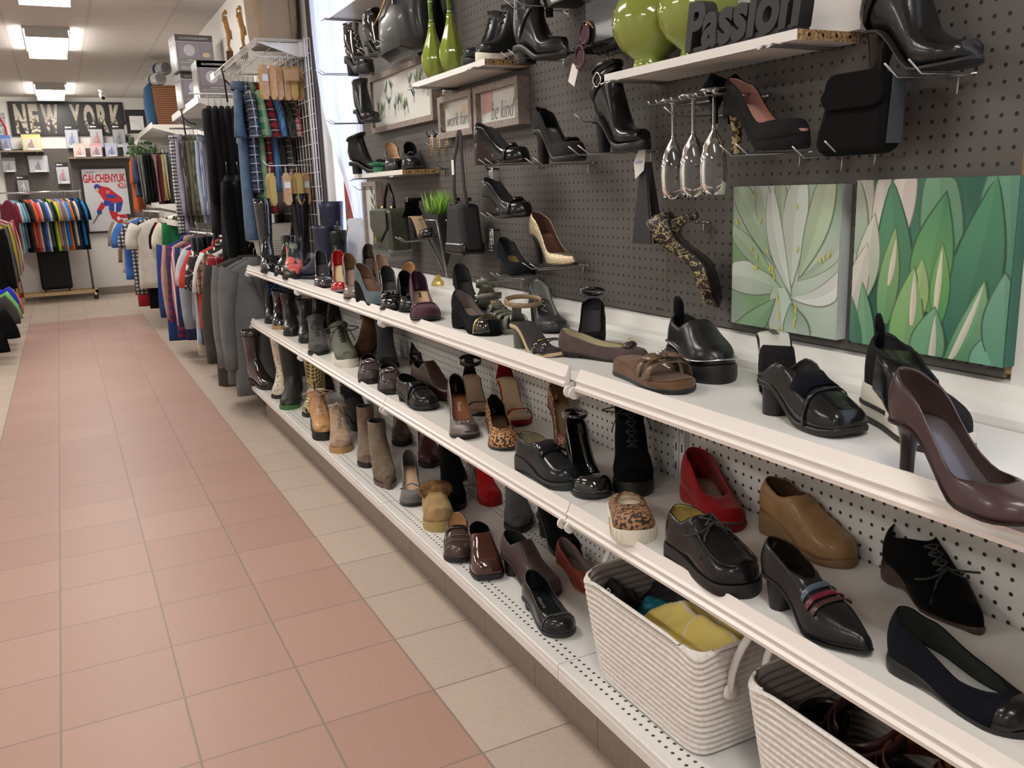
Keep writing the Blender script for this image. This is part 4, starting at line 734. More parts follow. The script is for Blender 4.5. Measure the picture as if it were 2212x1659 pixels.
pshoe(boot,'heeled_boot','black leather ankle boot with big square buckle and high heel, left of the wine glasses',(1.270,1.762,1.429),-88,b2,'under the square-buckle ankle boot',.24,L=.2,hh=.07,H=.205,sw=.034,sd=.042,heel='cone',tw=.5,tl=.4,outs='flat',th=.01,pf=.014,wb=.036,toeh=.036,instep=.06,ankle=.029,ex=(b_strap(15,b2,.026,buck=CH,sz=.015,side=1),b_strap(17,b2,.006)))
pshoe(low,'pump','gold crackled metallic stiletto with pointed toe hung on the pegboard',(1.270,2.098,1.126),-88,mat((.46,.38,.26),.22,.85,bump=(260,1.)),'under the gold stiletto',.2,lin=leather((.10,.05,.035)),ins=leather((.14,.06,.045)),heel='stil',tw=.4,tl=.35,L=.225,hh=.08,toe='p',t0=.74,hb=.062,hm=.034,hv=.034,ht=.026,wb=.04)
pshoe(low,'wedge_pump','dark navy suede pump with tan insole, lowest shoe on the pegboard',(1.270,2.378,1.077),-94,suede((.014,.016,.022)),'under the lowest navy suede pump',.17,sc=.95,lin=lb,ins=mat((.34,.22,.10),.5),heel='block',L=.225,hh=.05,t0=.72,hb=.062,hm=.046,hv=.042,ht=.036,wb=.042)
hook((1.360,2.583,1.052),'sticking out below the navy suede pump',.16,two=False)
pshoe(low,'wedge_pump','black leather wedge with gathered toe cap, middle row of the pegboard',(1.270,2.365,1.265),-78,b2,'under the wedge with the gathered toe',.2,sc=.95,lin=lb,outs='wedge',sole=leather((.02,.015,.014)),L=.225,hh=.055,t0=.72,hb=.06,hm=.042,hv=.044,ht=.038,wb=.042,pf=.008,ex=(x_band(.74,.78,b2,'toe_band'),x_bow(.76,b2,.02,.012)))
pshoe(low,'wedge_pump','glossy black wedge pump with knotted toe trim below the be kind frame',(1.270,2.363,1.425),-72,leather((.014,.014,.015),.18),'under the wedge with the knotted trim',.2,sc=.95,lin=lb,outs='wedge',sole=leather((.04,.018,.016)),L=.23,hh=.06,t0=.70,hb=.062,hm=.045,hv=.044,ht=.04,wb=.042,pf=.008,ex=(x_band(.70,.74,b2,'toe_band'),x_bow(.72,b2,.014,.012)))
pshoe(low,'pump','black furry suede high heel with flower and gold bar on the toe',(1.270,2.060,1.414),-86,mat((.01,.01,.01),.9,bump=(120,1.)),'under the heel with the flower',.2,sc=.95,lin=patent((.02,.02,.02)),ins=mat((.12,.11,.11),.4),heel='cone',tw=.6,tl=.4,L=.22,hh=.085,t0=.76,hb=.062,hm=.034,hv=.044,ht=.04,wb=.042,pf=.016,th=.014,ex=(x_bow(.80,bs,.024,.014,None,.004),lambda f,e:MB().cbox((-.006,.74*f.L,topz(f,.74)+.006),(.022,.006,.004)).build('gold_bar',GOLD,e)))
# shoe hung by its heel
mw=Matrix(((.20,.10,-.97,0),(-.97,-.05,-.2,0),(-.08,-.99,-.08,0),(0,0,0,1)))
def basis(y_,z_,o):
    y=Vector(y_).normalized(); z=Vector(z_); z=(z-y*z.dot(y)).normalized(); x=y.cross(z)
    M=Matrix((x,y,z)).transposed().to_4x4(); M.translation=Vector(o); return M
low('dorsay_flat','black suede ankle-strap shoe with open side and tan insole, beside the olive bag',(1.270,3.124,1.170),-88,None,ins=mat((.42,.29,.17),.5),sole=bl,heel='stil',tw=.5,tl=.4,L=.225,hh=.075,t0=.97,hb=.03,hm=.03,hv=.036,ht=.034,wb=.040,ow=.3,ex=(x_band(.70,.985,b2,'toe_cap'),x_heelup(bs,.075,.030),x_loopstrap(.13,.07,.03,.035,bs,0,.012,buck=GOLD)))
hook((1.360,3.366,1.156),'under the shoe with the open side',.16)
brocade=mat((.02,.015,.01),.4,key='broc',pat=lambda t:t.mix(t.step(t.m('ABSOLUTE',t.m('SUBTRACT',t.noise(70,2),.5)),.035,.02),(.016,.012,.01),(.42,.33,.16)))
h0=(1.250,1.664,1.270)
low('pump','black and gold brocade kitten-heel pump hanging toe-down by its heel',None,0,brocade,lin=bs,ins=mat((.12,.09,.03),.3),sole=leather((.03,.02,.015)),heel='stil',tw=.4,tl=.35,heelm=brocade,L=.245,hh=.055,t0=.72,hb=.055,hm=.034,hv=.036,ht=.032,wb=.042,mw=basis((.16,-.26,-1),(-.55,.75,-.25),(h0[0]+.05,h0[1]-.045,h0[2]+.03)))
hook((1.360,1.644,1.255),'holding the brocade pump by its heel',.05,gap=.02,up=.01)
for q,(a,lab) in enumerate((((1.36,(1.360,1.600,1.492)[1],(1.360,1.600,1.492)[2]),'beside the bow of the grey peep-toe heel'),)): hook(a,lab,.16,two=False)
hook((1.360,2.025,1.515),'poking out left of the square-buckle ankle boot',.13,two=False)
# boots far left on the pegboard
pshoe(boot,'heeled_boot','glossy black lace-up platform boot with block heel, upper left of the pegboard',(1.270,3.766,1.860),-78,patent((.014,.013,.013)),'under the glossy lace-up boot',.24,L=.21,hh=.06,H=.235,sw=.04,sd=.045,heel='block',pf=.03,th=.028,wb=.042,ankle=.034,ex=(b_laces(10,18,LACEB,loops=False),),mt=None) if 0 else (boot('heeled_boot','glossy black lace-up platform boot with block heel, upper left of the pegboard',(1.270,3.766,1.860),-78,patent((.014,.013,.013)),L=.18,hh=.05,H=.215,sw=.034,sd=.040,heel='block',tw=.8,tl=.6,pf=.026,th=.024,wb=.038,ankle=.031,instep=.06,toeh=.038,ex=(b_laces(10,18,mat((.25,.24,.23),.4),loops=False),)),under((1.325,3.929,1.882),'under the glossy lace-up boot',.26))
boot('heeled_boot','plain black ankle boot with slim heel left of the potted-plants picture',(1.270,3.737,1.654),-84,leather((.02,.022,.022),.35),L=.18,hh=.05,H=.175,sw=.036,sd=.042,heel='cone',tw=.4,tl=.35,pf=.008,wb=.038,ankle=.031,instep=.055,toeh=.036); under((1.325,3.899,1.667),'under the plain slim-heeled boot',.24)
boot('heeled_boot','tall black leather heeled boot with quilted shaft and studded strap, cut by the top edge',(1.270,2.114,1.693),-80,leather((.02,.02,.021),.32),L=.22,hh=.04,H=.26,sw=.038,sd=.047,heel='block',tw=.9,pf=.006,wb=.038,ankle=.032,toeS='p',instep=.065,ex=(b_strap(13,b2,.012),)); under((1.325,2.205,1.708),'under the tall boot with the studded strap',.2)
low('pump','silver shoe cut by the top edge of the photo above the black boot',(1.270,2.080,1.817),-100,SILV,lin=IN2,L=.22,hh=.05,t0=.72,heel='stil',tw=.4,tl=.4); under((1.325,2.170,1.837),'under the silver shoe at the top edge',.2)
boot('ankle_boot','glossy black open-top bootie behind the black gold-zip bag',(1.270,3.463,1.897),-76,patent((.012,.012,.013)),L=.18,hh=.05,H=.15,sw=.036,sd=.044,heel='block',tw=.6,tl=.5,pf=.006,wb=.036,instep=.05); under((1.325,3.616,1.910),'under the open-top bootie',.22)
# ---- shelves on the pegboard
PART=mat((.40,.25,.11),.85,bump=(160,.6),key='particle',pat=lambda t:t.mix(t.step(t.noise(140,3),.4,.62),(.20,.11,.05),(.52,.35,.17)))
def pshelf(lab,y0,y1,z,xf=1.204,th=.018,br=True):
    e=thing('wall_shelf',lab,'shelf',(1.36,y0,z))
    o=MB().box((xf-1.36,0,-th),(-.002,y1-y0,0)).build('board',[WHITE,PART],e)
    for p in o.data.polygons:
        if p.normal.y<-.5: p.material_index=1
    m=MB()
    for k in range(4): MB().lathe([(0,0),(.0035,0)],10,M=Matrix.Translation((xf-1.36+.028+k*.034,-.0006,-th/2))@Matrix.Rotation(PI/2,4,'X')).build('screw_hole',mat((.02,.012,.01)),e)
    for s in (.05,y1-y0-.05) if br else ():
        for d in (-.012,.012): MB().tube([(-.004,s+d,-th-.004),(-.10,s+d,-th-.003),(xf-1.36-.02,s+d,-th-.003),(xf-1.36-.035,s+d,-th-.010)],.0022,6).build('bracket_wire',WIRE,e,True)
    return e
pshelf('long white wall shelf holding the green dimpled vases and the Passion sign',1.218,1.84,1.607)
pshelf('white wall shelf holding the two slim green bottles and black ankle boots',2.495,3.106,1.735)
pshelf('small white wall shelf with the green succulent, left part of the pegboard',3.268,3.894,1.436)
pshelf('white wall shelf in the upper left, near the curtain',3.2,4.15,2.149)
pshelf('white shelf end cut by the top edge of the photo',2.30,2.62,1.99,1.27)
# boots on shelf
for q,(a,lab,yw) in enumerate((((1.29,2.88,1.735),'left black leather ankle boot on the shelf with the green bottles',-30),((1.30,2.70,1.735),'right black ankle boot with pale sole on the shelf with the green bottles',150))):
    boot('ankle_boot',lab,(1.205,2.665,1.736) if q==0 else (1.205,2.555,1.736),172 if q==0 else 178,leather((.02,.024,.026),.4),L=.17,hh=.015,H=.15,sw=.034,sd=.04,heel='block',pf=.016,instep=.06,toeh=.038,sole=CREAM if q else RUBB,th=.01,wb=.04,ankle=.034,ex=(b_laces(10,14,LACEB,loops=False),))
boot('ankle_boot','black ruched slingback bootie on the small shelf behind the green succulent',(1.30,3.72,1.436),-38,leather((.015,.015,.016),.3),L=.17,hh=.035,H=.15,sw=.04,sd=.042,heel='block',wb=.036,instep=.05,ankle=.032,ex=(b_strap(18,b2,.01,buck=GOLD),))
low('pump','black pump with nude lining on the small shelf, next to the succulent',(1.235,3.42,1.436),-105,leather((.03,.03,.032),.3),lin=nude,ins=nude,heel='block',L=.22,hh=.05,t0=.7,hb=.06,toe='p')
low('loafer_pump','black heeled loafer with a small bow, right end of the small shelf',(1.255,3.285,1.436),-108,b2,lin=bs,heel='block',L=.22,hh=.045,t0=.55,hb=.06,hv=.055,ht=.04,ex=(x_bow(.6,b2,.014,.008),))
# succulent
GRN=mat((.07,.30,.16),.45,var=(20,.2))
e=thing('artificial_succulent','green rubber succulent lying on the front edge of the small shelf','artificial plant',(1.222,3.60,1.436))
for k in range(34):
    a=k*2.399; q=k/33; L_=lerp(.018,.052,q); el=lerp(1.35,.25,q); m=MB(); rows=[]
    for i in range(6):
        u=i/5; w=.017*math.sin(PI*(.12+.85*u))*(.5+.5*q); r=.004+L_*u; zz=.02+L_*math.sin(el)*u*.8
        rows.append([(r*math.cos(el)*math.cos(a)-s*w*math.sin(a),r*math.cos(el)*math.sin(a)+s*w*math.cos(a),zz+abs(s)*w*.45) for s in (-1,-.5,0,.5,1)])
    m.grid(rows).build('leaf',GRN,e,True,sol=(.0015,0))
MB().lathe([(0,.0),(.022,0),(.024,.02),(0,.03)],14).build('base',GRN,e)
# ---- vases
VG=mat((.235,.29,.045),.12,coat=.7,key='vaseg',pat=lambda t:(t.bump(t.vor(62),-.9,.006),None)[1])
VG2=mat((.20,.26,.03),.12,coat=.7)
def vase(lab,c):
    q=.86; pr=[(a*q,b*q) for a,b in [(.001,0),(.044,0),(.046,.006),(.043,.020),(.041,.026),(.052,.034),(.078,.056),(.096,.086),(.102,.118),(.098,.150),(.084,.178),(.062,.198),(.040,.208),(.031,.216),(.029,.236),(.034,.262),(.038,.266)]]
    e=thing('dimpled_vase',lab,'vase',c,0,'dimpled green vases'); MB().lathe(pr,40).build('body',VG,e,True,sol=(.003,-1)); return e
vase('big dimpled green vase on the long shelf, left one of the two',(1.268,1.745,1.607)); vase('big dimpled green vase on the long shelf, right one, next to the Passion sign',(1.283,1.590,1.607))
for lab,c in (('slim ribbed green bottle vase with bamboo stalk, left one of the two',(1.226,2.95,1.735)),('slim ribbed green bottle vase with bamboo stalk, right one of the two',(1.226,2.79,1.735))):
    e=thing('bottle_vase',lab,'vase',c); pr=[(.001,0),(.024,0),(.036,.02),(.042,.045),(.041,.07),(.030,.105),(.018,.14),(.012,.165),(.012,.18)]
    rows=[[((r*(1+.035*math.cos(8*a)))*math.cos(a),(r*(1+.035*math.cos(8*a)))*math.sin(a),z) for a in [k*PI/20 for k in range(40)]] for r,z in pr]
    MB().grid(rows,True).build('body',VG2,e,True,sol=(.002,-1))
    BAM=mat((.14,.25,.05),.35,var=(60,.3)); RING=mat((.5,.55,.35),.5)
    s=MB().tube([(0,0,.12),(-.002,.0,.3),(-.006,.0,.55)],.008,10).build('bamboo_stalk',BAM,e,True)
    for k in range(6): MB().tube([(-.0005*k,0,.185+.06*k),(-.0005*k,0,.189+.06*k)],.009,10).build('joint',RING,s)
# ---- Passion sign
e=thing('word_sign','black cut-out word sign reading Passion on the long white shelf','sign',(1.224,1.378,1.607))
SG=mat((.022,.021,.022),.6)
text('Passion',.15,FR((0.0,0,.052),(0,-1,0),(0,0,1)),SG,e,'letters',ext=.016,w=.325,h=.095,shear=.18,bold=.006)
MB().box((-.012,-.155,0),(.014,.155,.012)).build('base_bar',SG,e)
# ---- white canvas with grey leaves behind it
def leafshape(m,base,tip,w,col,z,n=10,bend=0,tipc=None):
    """flat leaf outline in canvas u,v; raised z; colour callable"""
    b=Vector(base);t=Vector(tip); d=t-b; s=Vector((-d.y,d.x)).normalized(); k=len(m.v); V=[];F=[]
    for i in range(n+1):
        q=i/n; ww=w*math.sin(PI*min(1,.12+.88*q))**.8*(1-q**3*.35) if q<1 else 0; c=b+d*q+s*bend*math.sin(PI*q)
        V+= [(c.x-s.x*ww,c.y-s.y*ww,z),(c.x,c.y,z+.0001),(c.x+s.x*ww,c.y+s.y*ww,z)]
    for i in range(n): F+=[(3*i,3*i+1,3*i+4,3*i+3),(3*i+1,3*i+2,3*i+5,3*i+4)]
    m.add(V,F); return F
def clipped(m,W_,H_):   # clamp to canvas
    m.v=[(min(max(x,-W_/2),W_/2),min(max(y,-H_/2),H_/2),z) for x,y,z in m.v]
def canvas(lab,yc,zc,W_,H_,dep,bgcols,leaves,x=1.36,name='canvas_print'):
    e=thing(name,lab,'picture',(x,yc,zc)); M=FR((-dep-.0004,0,0),(0,-1,0),(0,0,1))
    vc=mat((1,1,1),.6,key='vcol',pat=lambda t:(lambda a:(setattr(a,'attribute_name','col'),a.outputs['Color'])[1])(t.n.new('ShaderNodeAttribute')))
    o=MB().box((-dep,-W_/2,-H_/2),(0,W_/2,H_/2)).build('stretched_canvas',mat(bgcols[2],.6),e)
    m=MB(); m.c=[]; n=14
    for i in range(n):
        for j in range(n):
            u0,u1,v0,v1=[W_*(i/n-.5),W_*((i+1)/n-.5),H_*(j/n-.5),H_*((j+1)/n-.5)]
            m.add([(u0,v0,0),(u1,v0,0),(u1,v1,0),(u0,v1,0)],[(0,1,2,3)]); m.c.append(None)
    A,B_,D=bgcols
    def bgc(q):
        f=.5+.5*math.sin(q[0]*17+math.sin(q[1]*13)*1.4+1); g=.5+.5*math.sin(q[1]*15+q[0]*9)
        return [lerp(lerp(A[k],B_[k],f),D[k],g*.45) for k in range(3)]
    cols=[bgc]*len(m.f)
    lv=[]
    for lf in leaves:
        if lf[2]>.05: lv.append((lf[0],(lf[1][0]+(lf[1][0]-lf[0][0])*.02,lf[1][1]+(lf[1][1]-lf[0][1])*.02),lf[2]*1.10)+tuple(tuple(x*.42 for x in c) for c in lf[3:5])+tuple(lf[5:6]))
        lv.append(lf)
    for i,lf in enumerate(lv):
        b,t,w,c0,c1=lf[:5]; bend=lf[5] if len(lf)>5 else 0; n0=len(m.f)
        leafshape(m,(b[0]*W_,b[1]*H_),(t[0]*W_,t[1]*H_),w*W_,None,.0002+.00006*i,12,bend*W_)
        for k in range(len(m.f)-n0):
            def cf(co,b=b,t=t,c0=c0,c1=c1,side=k%2):
                d=Vector((t[0]-b[0],t[1]-b[1])); q=((co[0]/W_-b[0])*d.x+(co[1]/H_-b[1])*d.y)/d.length_squared; q=min(1,max(0,q))
                return [lerp(c0[z],c1[z],q)*(1 if side else .86) for z in range(3)]
            cols.append(cf)
    clipped(m,W_,H_); m.c=None; M0=M
    me=bpy.data.meshes.new('print'); me.from_pydata(m.v,[],m.f); me.materials.append(vc)
    a=me.color_attributes.new('col','FLOAT_COLOR','CORNER')
    for p,cl in zip(me.polygons,cols):
        for vi,li in zip(p.vertices,p.loop_indices): a.data[li].color=(*cl(me.vertices[vi].co),1)
    me.transform(M0); pr=bpy.data.objects.new('printed_image',me); C.objects.link(pr); pr.parent=e
    return e
G1,G2,G3=(.10,.26,.13),(.30,.42,.30),(.58,.62,.58); Wt=(.62,.60,.52); T1=(.03,.13,.09); T2=(.08,.25,.14); LG=(.30,.46,.18); YL=(.62,.55,.06)
ag1=[((-.6,-.15),(.02,-.22),.12,(.62,.66,.64),(.28,.42,.27),.03),((-.55,.62),(.0,-.1),.10,(.45,.56,.42),(.3,.45,.3)),((-.25,.62),(.03,-.15),.085,(.55,.62,.55),(.2,.38,.2),-.03),((-.52,.20),(-.08,-.12),.07,(.40,.50,.38),(.25,.4,.22)),
((-.05,.62),(.04,-.1),.06,(.50,.58,.46),(.12,.28,.10)),((.15,.6),(.10,-.18),.11,(.58,.64,.58),(.50,.58,.52),-.02),((.40,.62),(.16,-.12),.10,(.50,.58,.42),(.36,.5,.34),.03),((.62,.25),(.14,-.14),.05,(.5,.58,.5),(.3,.42,.28),.05),((-.02,-.20),(.03,-.75),.13,(.42,.54,.44),(.62,.66,.66),.02),
((-.12,.45),(.10,-.24),.075,(.60,.66,.62),(.52,.60,.54),-.04),((.62,.02),(.10,-.26),.07,(.68,.70,.68),(.62,.66,.62),.10),((-.5,-.62),(-.05,-.28),.10,(.25,.40,.25),(.2,.36,.2),-.04),((.2,-.62),(.1,-.3),.12,(.55,.60,.58),(.2,.36,.22))]
rr=random.Random(3)
for i in range(34):
    a=rr.random(); b=rr.choice([(-.30+.25*a,.45-.62*a),(.13+.02*a,.4-.6*a),(.45*a-.02+.12,-.18+.30*a),(-.48+.4*a,-.09+.0*a),(-.02+.03*a,-.25-.3*a),(.16-.04*a,-.3-.25*a),(-.46+.3*a,.25-.35*a)])
    ag1.append((b,(b[0]+rr.uniform(-.02,.02),b[1]+.045),.008,YL,(.66,.60,.15)))
canvas('square canvas print of pale green spiky aloe leaves, the smaller of the two',(1.345,1.379,1.183)[1] if 0 else (1.335,1.371,1.184)[1],(1.335,1.371,1.184)[2],.305,.302,.026,((.16,.30,.14),(.42,.52,.42),(.60,.64,.64)),ag1)
ag2=[((-.5,-.1),(-.42,.7),.09,(.50,.55,.46),(.62,.62,.54)),((-.32,-.05),(-.30,.72),.07,(.62,.60,.54),(.66,.62,.58)),((-.50,.05),(-.5,.55),.12,(.35,.48,.36),(.55,.6,.5),.03),((-.22,.1),(-.13,.75),.09,(.64,.61,.56),(.66,.6,.56)),((.12,-.1),(.02,.75),.13,T2,(.22,.38,.26)),((.52,-.2),(.42,.75),.20,(.05,.18,.12),(.15,.33,.23)),
((-.14,-.3),(-.25,.5),.12,(.06,.2,.12),(.10,.27,.15),.02),((.20,-.45),(.38,.50),.15,T1,(.09,.27,.15),-.02),((.02,-.25),(.10,.42),.13,(.16,.36,.13),(.08,.25,.13),.02),((-.42,-.2),(-.36,.3),.085,(.38,.48,.36),(.62,.62,.55)),((-.52,-.35),(-.40,.12),.08,(.55,.56,.5),(.62,.6,.54)),
((-.26,-.35),(-.21,.22),.07,(.12,.32,.14),(.28,.42,.18)),((-.235,-.12),(-.20,.16),.022,Wt,(.66,.62,.48)),((.10,-.3),(.10,.14),.06,(.08,.32,.10),(.2,.4,.14)),((.085,-.28),(.10,.12),.022,(.62,.6,.45),Wt),((-.03,-.3),(-.02,.05),.06,(.30,.46,.16),(.34,.48,.22)),
((-.12,-.62),(-.07,.0),.11,(.16,.36,.14),(.26,.44,.18)),((-.065,-.34),(-.065,-.02),.025,(.68,.60,.5),(.62,.58,.46)),((-.35,-.62),(-.42,-.12),.06,(.12,.32,.18),(.2,.38,.22)),((-.42,-.62),(-.5,-.2),.05,T1,(.10,.24,.16)),((.02,-.62),(.08,-.22),.11,(.14,.34,.2),(.18,.38,.22)),((.075,-.62),(.085,-.26),.025,(.60,.58,.46),Wt),
((.18,-.60),(.36,-.05),.09,(.08,.25,.14),(.22,.42,.22),-.04),((.16,-.6),(.36,-.06),.022,(.6,.6,.5),Wt,-.01),((.42,-.62),(.44,-.30),.12,(.14,.34,.24),(.2,.42,.3)),((.5,-.5),(.47,.0),.12,(.10,.27,.18),(.16,.34,.24))]
canvas('square canvas print of dark green and white agave leaves, the right-hand one',(1.335,1.026,1.188)[1],(1.335,1.026,1.188)[2],.315,.305,.026,((.02,.09,.06),(.06,.2,.13),(.04,.14,.10)),ag2)
wl=[]
for i in range(16):
    a=rr.uniform(-.45,.45); b=rr.uniform(-.1,.45); g=rr.uniform(.38,.55); wl.append(((a,b),(a+rr.uniform(-.12,.12),b-.13),.035,(g,g*.97,g*.97),(g+.1,g+.08,g+.08)))
canvas('white canvas with faded grey leaves, behind the Passion sign',(1.345,1.402,1.645)[1],1.607+.20,.42,.40,.03,((.68,.66,.63),(.7,.68,.65),(.66,.65,.64)),wl)
# ---- framed prints
FW=mat((.27,.22,.20),.6,var=(60,.2)); PAPER=mat((.66,.66,.62),.5); GLS=mat((1,1,1),.05,alpha=.12,spec=.6,key='gls')
def frame(lab,y0,y1,z0,z1,dep=.03,bw=.022,tilt=0,name='framed_print'):
    W_,H_=y1-y0,z1-z0; e=thing(name,lab,'framed picture',(1.36,(y0+y1)/2,(z0+z1)/2))
    m=MB(); 
    for a,b,c,d in ((-W_/2,-H_/2,W_/2,-H_/2+bw),(-W_/2,H_/2-bw,W_/2,H_/2),(-W_/2,-H_/2+bw,-W_/2+bw,H_/2-bw),(W_/2-bw,-H_/2+bw,W_/2,H_/2-bw)): m.box((-dep,a,b),(-.001,c,d))
    m.build('frame_moulding',FW,e); MB().box((-dep*.55,-W_/2+bw,-H_/2+bw),(-dep*.5,W_/2-bw,H_/2-bw)).build('paper_print',PAPER,e)
    return e,FR((-dep*.55-.0006,0,0),(0,-1,0),(0,0,1)),W_-2*bw,H_-2*bw
e,M,w_,h_=frame('wide framed print of many little potted plants, upper left of the pegboard',3.235,3.985,1.618,1.862)
PG=[mat(c,.7) for c in ((.10,.20,.10),(.06,.13,.13),(.22,.30,.12),(.05,.1,.08))]; PC=mat((.5,.5,.48),.6)
for i in range(17):
    u=-.30+.6*((i*7)%17)/16; v=rr.uniform(-.07,.06); g=MB(); rx=random.Random(i)
    for k in range(6):
        a=rx.uniform(-.7,.7); L_=rx.uniform(.025,.06)
        g.add([M@Vector((u-.004,v,.0002*k)),M@Vector((u+.004,v,.0002*k)),M@Vector((u+L_*math.sin(a)+.003,v+L_*math.cos(a)*.7,.0002*k)),M@Vector((u+L_*math.sin(a),v+L_*math.cos(a),.0002*k))],[(0,1,2,3)])
    g.build('painted_plant',PG[i%4],e)
    MB().add([M@Vector(q) for q in ((u-.011,v,.001),(u+.011,v,.001),(u+.008,v-.024,.001),(u-.008,v-.024,.001))],[(0,1,2,3)]).build('painted_pot',PC,e)
SC=mat((.24,.26,.28),.5)
e,M,w_,h_=frame('small framed print reading work hard',2.850,3.150,1.540,1.690,.045)
MB().add([M@Vector(q) for q in ((.02,0,.0003),(.10,.0,.0003),(.11,.03,.0003),(.03,.035,.0003))],[(0,1,2,3)]).build('yellow_wash',mat((.62,.55,.38)),e)
text('work hard',.05,M@Matrix.Translation((0,-.012,.0008)),SC,e,'lettering',w=.21,h=.045,shear=.45,bold=-.0009)
e,M,w_,h_=frame('small framed print reading be kind',2.500,2.832,1.545,1.690,.045)
MB().add([M@Vector(q) for q in ((-.13,-.02,.0003),(-.06,-.01,.0003),(-.05,.05,.0003),(-.13,.05,.0003))],[(0,1,2,3)]).build('pink_wash',mat((.60,.36,.34)),e)
text('be kind',.05,M@Matrix.Translation((.02,-.014,.0008)),SC,e,'lettering',w=.17,h=.055,shear=.45,bold=-.0009)
e,M,w_,h_=frame('tall framed print of blue-green leaves, half hidden behind the olive bag',3.985,4.20,1.085,1.405)
for k in range(9):
    s=1 if k%2 else -1; v=-.10+k*.024; MB().add([M@Vector(q) for q in ((.03,v,.0003),(.03+s*.035,v+.02,.0003),(.03+s*.045,v+.055,.0003),(.03+s*.006,v+.03,.0003))],[(0,1,2,3)]).build('painted_leaf',PG[1],e)
# ---- wine glasses
GLASS=mat((1,1,1),.0,trans=1,ior=1.45,key='glass')
fl=[(0.001,0),(.030,.0005),(.032,.002),(.030,.004),(.008,.008),(.0042,.014),(.0038,.075),(.005,.084),(.014,.096),(.022,.115),(.0275,.14),(.029,.165),(.0275,.19),(.024,.215)]
fi=[(.0228,.215),(.0262,.19),(.0278,.165),(.0263,.14),(.0208,.117),(.0128,.100),(.0,.092)]
me_=None
for q,(y,lab) in enumerate(((1.625,'champagne flute hanging upside down, left one of the three'),(1.555,'champagne flute hanging upside down, middle one of the three'),(1.487,'champagne flute hanging upside down, right one of the three'))):
    o=MB().lathe([(r,-z) for r,z in fl+fi],32).build('champagne_flute',GLASS,None,True); o.location=(1.245,y,1.528+.004*q); tag(o,lab,'glass','champagne flutes')
e=thing('glass_rack','black slotted wire rack holding the upside-down champagne flutes','rack',(1.36,1.555,1.522))
for k in range(9): MB().tube([(0,-.11+.0275*k,0),(-.15,-.11+.0275*k,-.0),(-.155,-.11+.0275*k,.006)],.0022,6).build('wire',WIRE,e,True)
for x in (-.01,-.075): MB().tube([(x,-.115,-.003),(x,.115,-.003)],.0025,6).build('crossbar',WIRE,e,True)
# ---- bags, ties and small things
e=thing('belt_bag','matte black rectangular case with flap and grey side, hung high right on the pegboard','bag',(1.270,1.133,1.385))
rows=[]
def slab(w0,w1,h,d,n=28,pw=.5,lean=0):
    rows=[]
    for i in range(12):
        v=i/11; w=lerp(w0,w1,v); dd=d*(.55+.45*math.sin(PI*min(1,.1+v*.85))); e_=min(1,math.sqrt(min(v,1-v)*14+.02))
        rows.append([(math.copysign(abs(math.sin(a))**pw,math.sin(a))*dd/2*e_+0,math.copysign(abs(math.cos(a))**pw,math.cos(a))*w/2*(.9+.1*e_)+lean*v,h*v) for a in [k*2*PI/n for k in range(n)]])
    return rows
def bagbox(o,t,mt,e,name='body',x0=None,bev=.012):
    return MB().prism([(-a,b) for a,b in o],t,M=Matrix.Rotation(-PI/2,4,'Z')@Matrix.Translation((0,(-t/2 if x0 is None else x0),0))).build(name,mt,e,True,bev=bev,auto=60)
def rnd(w0,w1,h,r=.02,sk=0.,n=5):
    o=[]
    for cx,cy,a0 in ((w0/2-r,r,-PI/2),(w1/2-r+sk,h-r,0),(-w1/2+r+sk,h-r,PI/2),(-w0/2+r,r,PI)):
        o+=[(cx+r*math.cos(a0+q*PI/2/n),cy+r*math.sin(a0+q*PI/2/n)) for q in range(n+1)]
    return o
BK=mat((.003,.003,.003),.95,spec=.2)
bagbox(rnd(.155,.125,.135,.026,-.010),.05,BK,e)
bagbox([(a-.010,b+.078) for a,b in rnd(.136,.124,.060,.024,-.003)],.006,BK,e,'flap',-.033,.002)
MB().prism([(-.018,0),(.018,0),(.018,.105),(-.014,.11)],.002,M=Matrix.Translation((0,-.0785,.016))@Matrix.Rotation(.03,4,'X')).build('side_gusset',mat((.045,.05,.055),.8),e)
hook((1.360,1.237,1.388),'left one of the two under the black case',.14,two=False); hook((1.360,1.160,1.393),'right one of the two under the black case',.14,two=False)
e=thing('necktie','black folded ties with a white card tag, hanging left of the wine glasses','tie',(1.310,1.814,1.401))
MB().prism([(-.008,0),(.012,0),(.035,-.20),(-.045,-.20)],.004,M=Matrix.Rotation(-PI/2,4,'Z')@Matrix.Translation((0,-.015,0))).build('front_tail',mat((.03,.03,.033),.7),e)
MB().prism([(-.012,.0),(.006,-.0),(.06,-.195),(.02,-.20)],.004,M=Matrix.Rotation(-PI/2,4,'Z')@Matrix.Translation((0,.005,0))).build('back_tail',mat((.008,.008,.009),.8),e)
MB().prism([(-.022,.0),(-.016,-.04),(.02,-.02),(.028,.03),(0,.03)],.001,M=Matrix.Rotation(-PI/2,4,'Z')@Matrix.Translation((0,-.025,0))).build('card_tag',mat((.75,.74,.72)),e)
MB().cbox((-.0262,-.0,.0),(.001,.03,.006)).build('tag_stripe',mat((.45,.5,.75)),e)
def strap(pts,w,mt,name,e,th=.003,ax=(0,1,0)):
    a=Vector(ax)*w/2; MB().grid([[Vector(p)-a,Vector(p)+a] for p in pts]).build(name,mt,e,True,sol=(th,0))
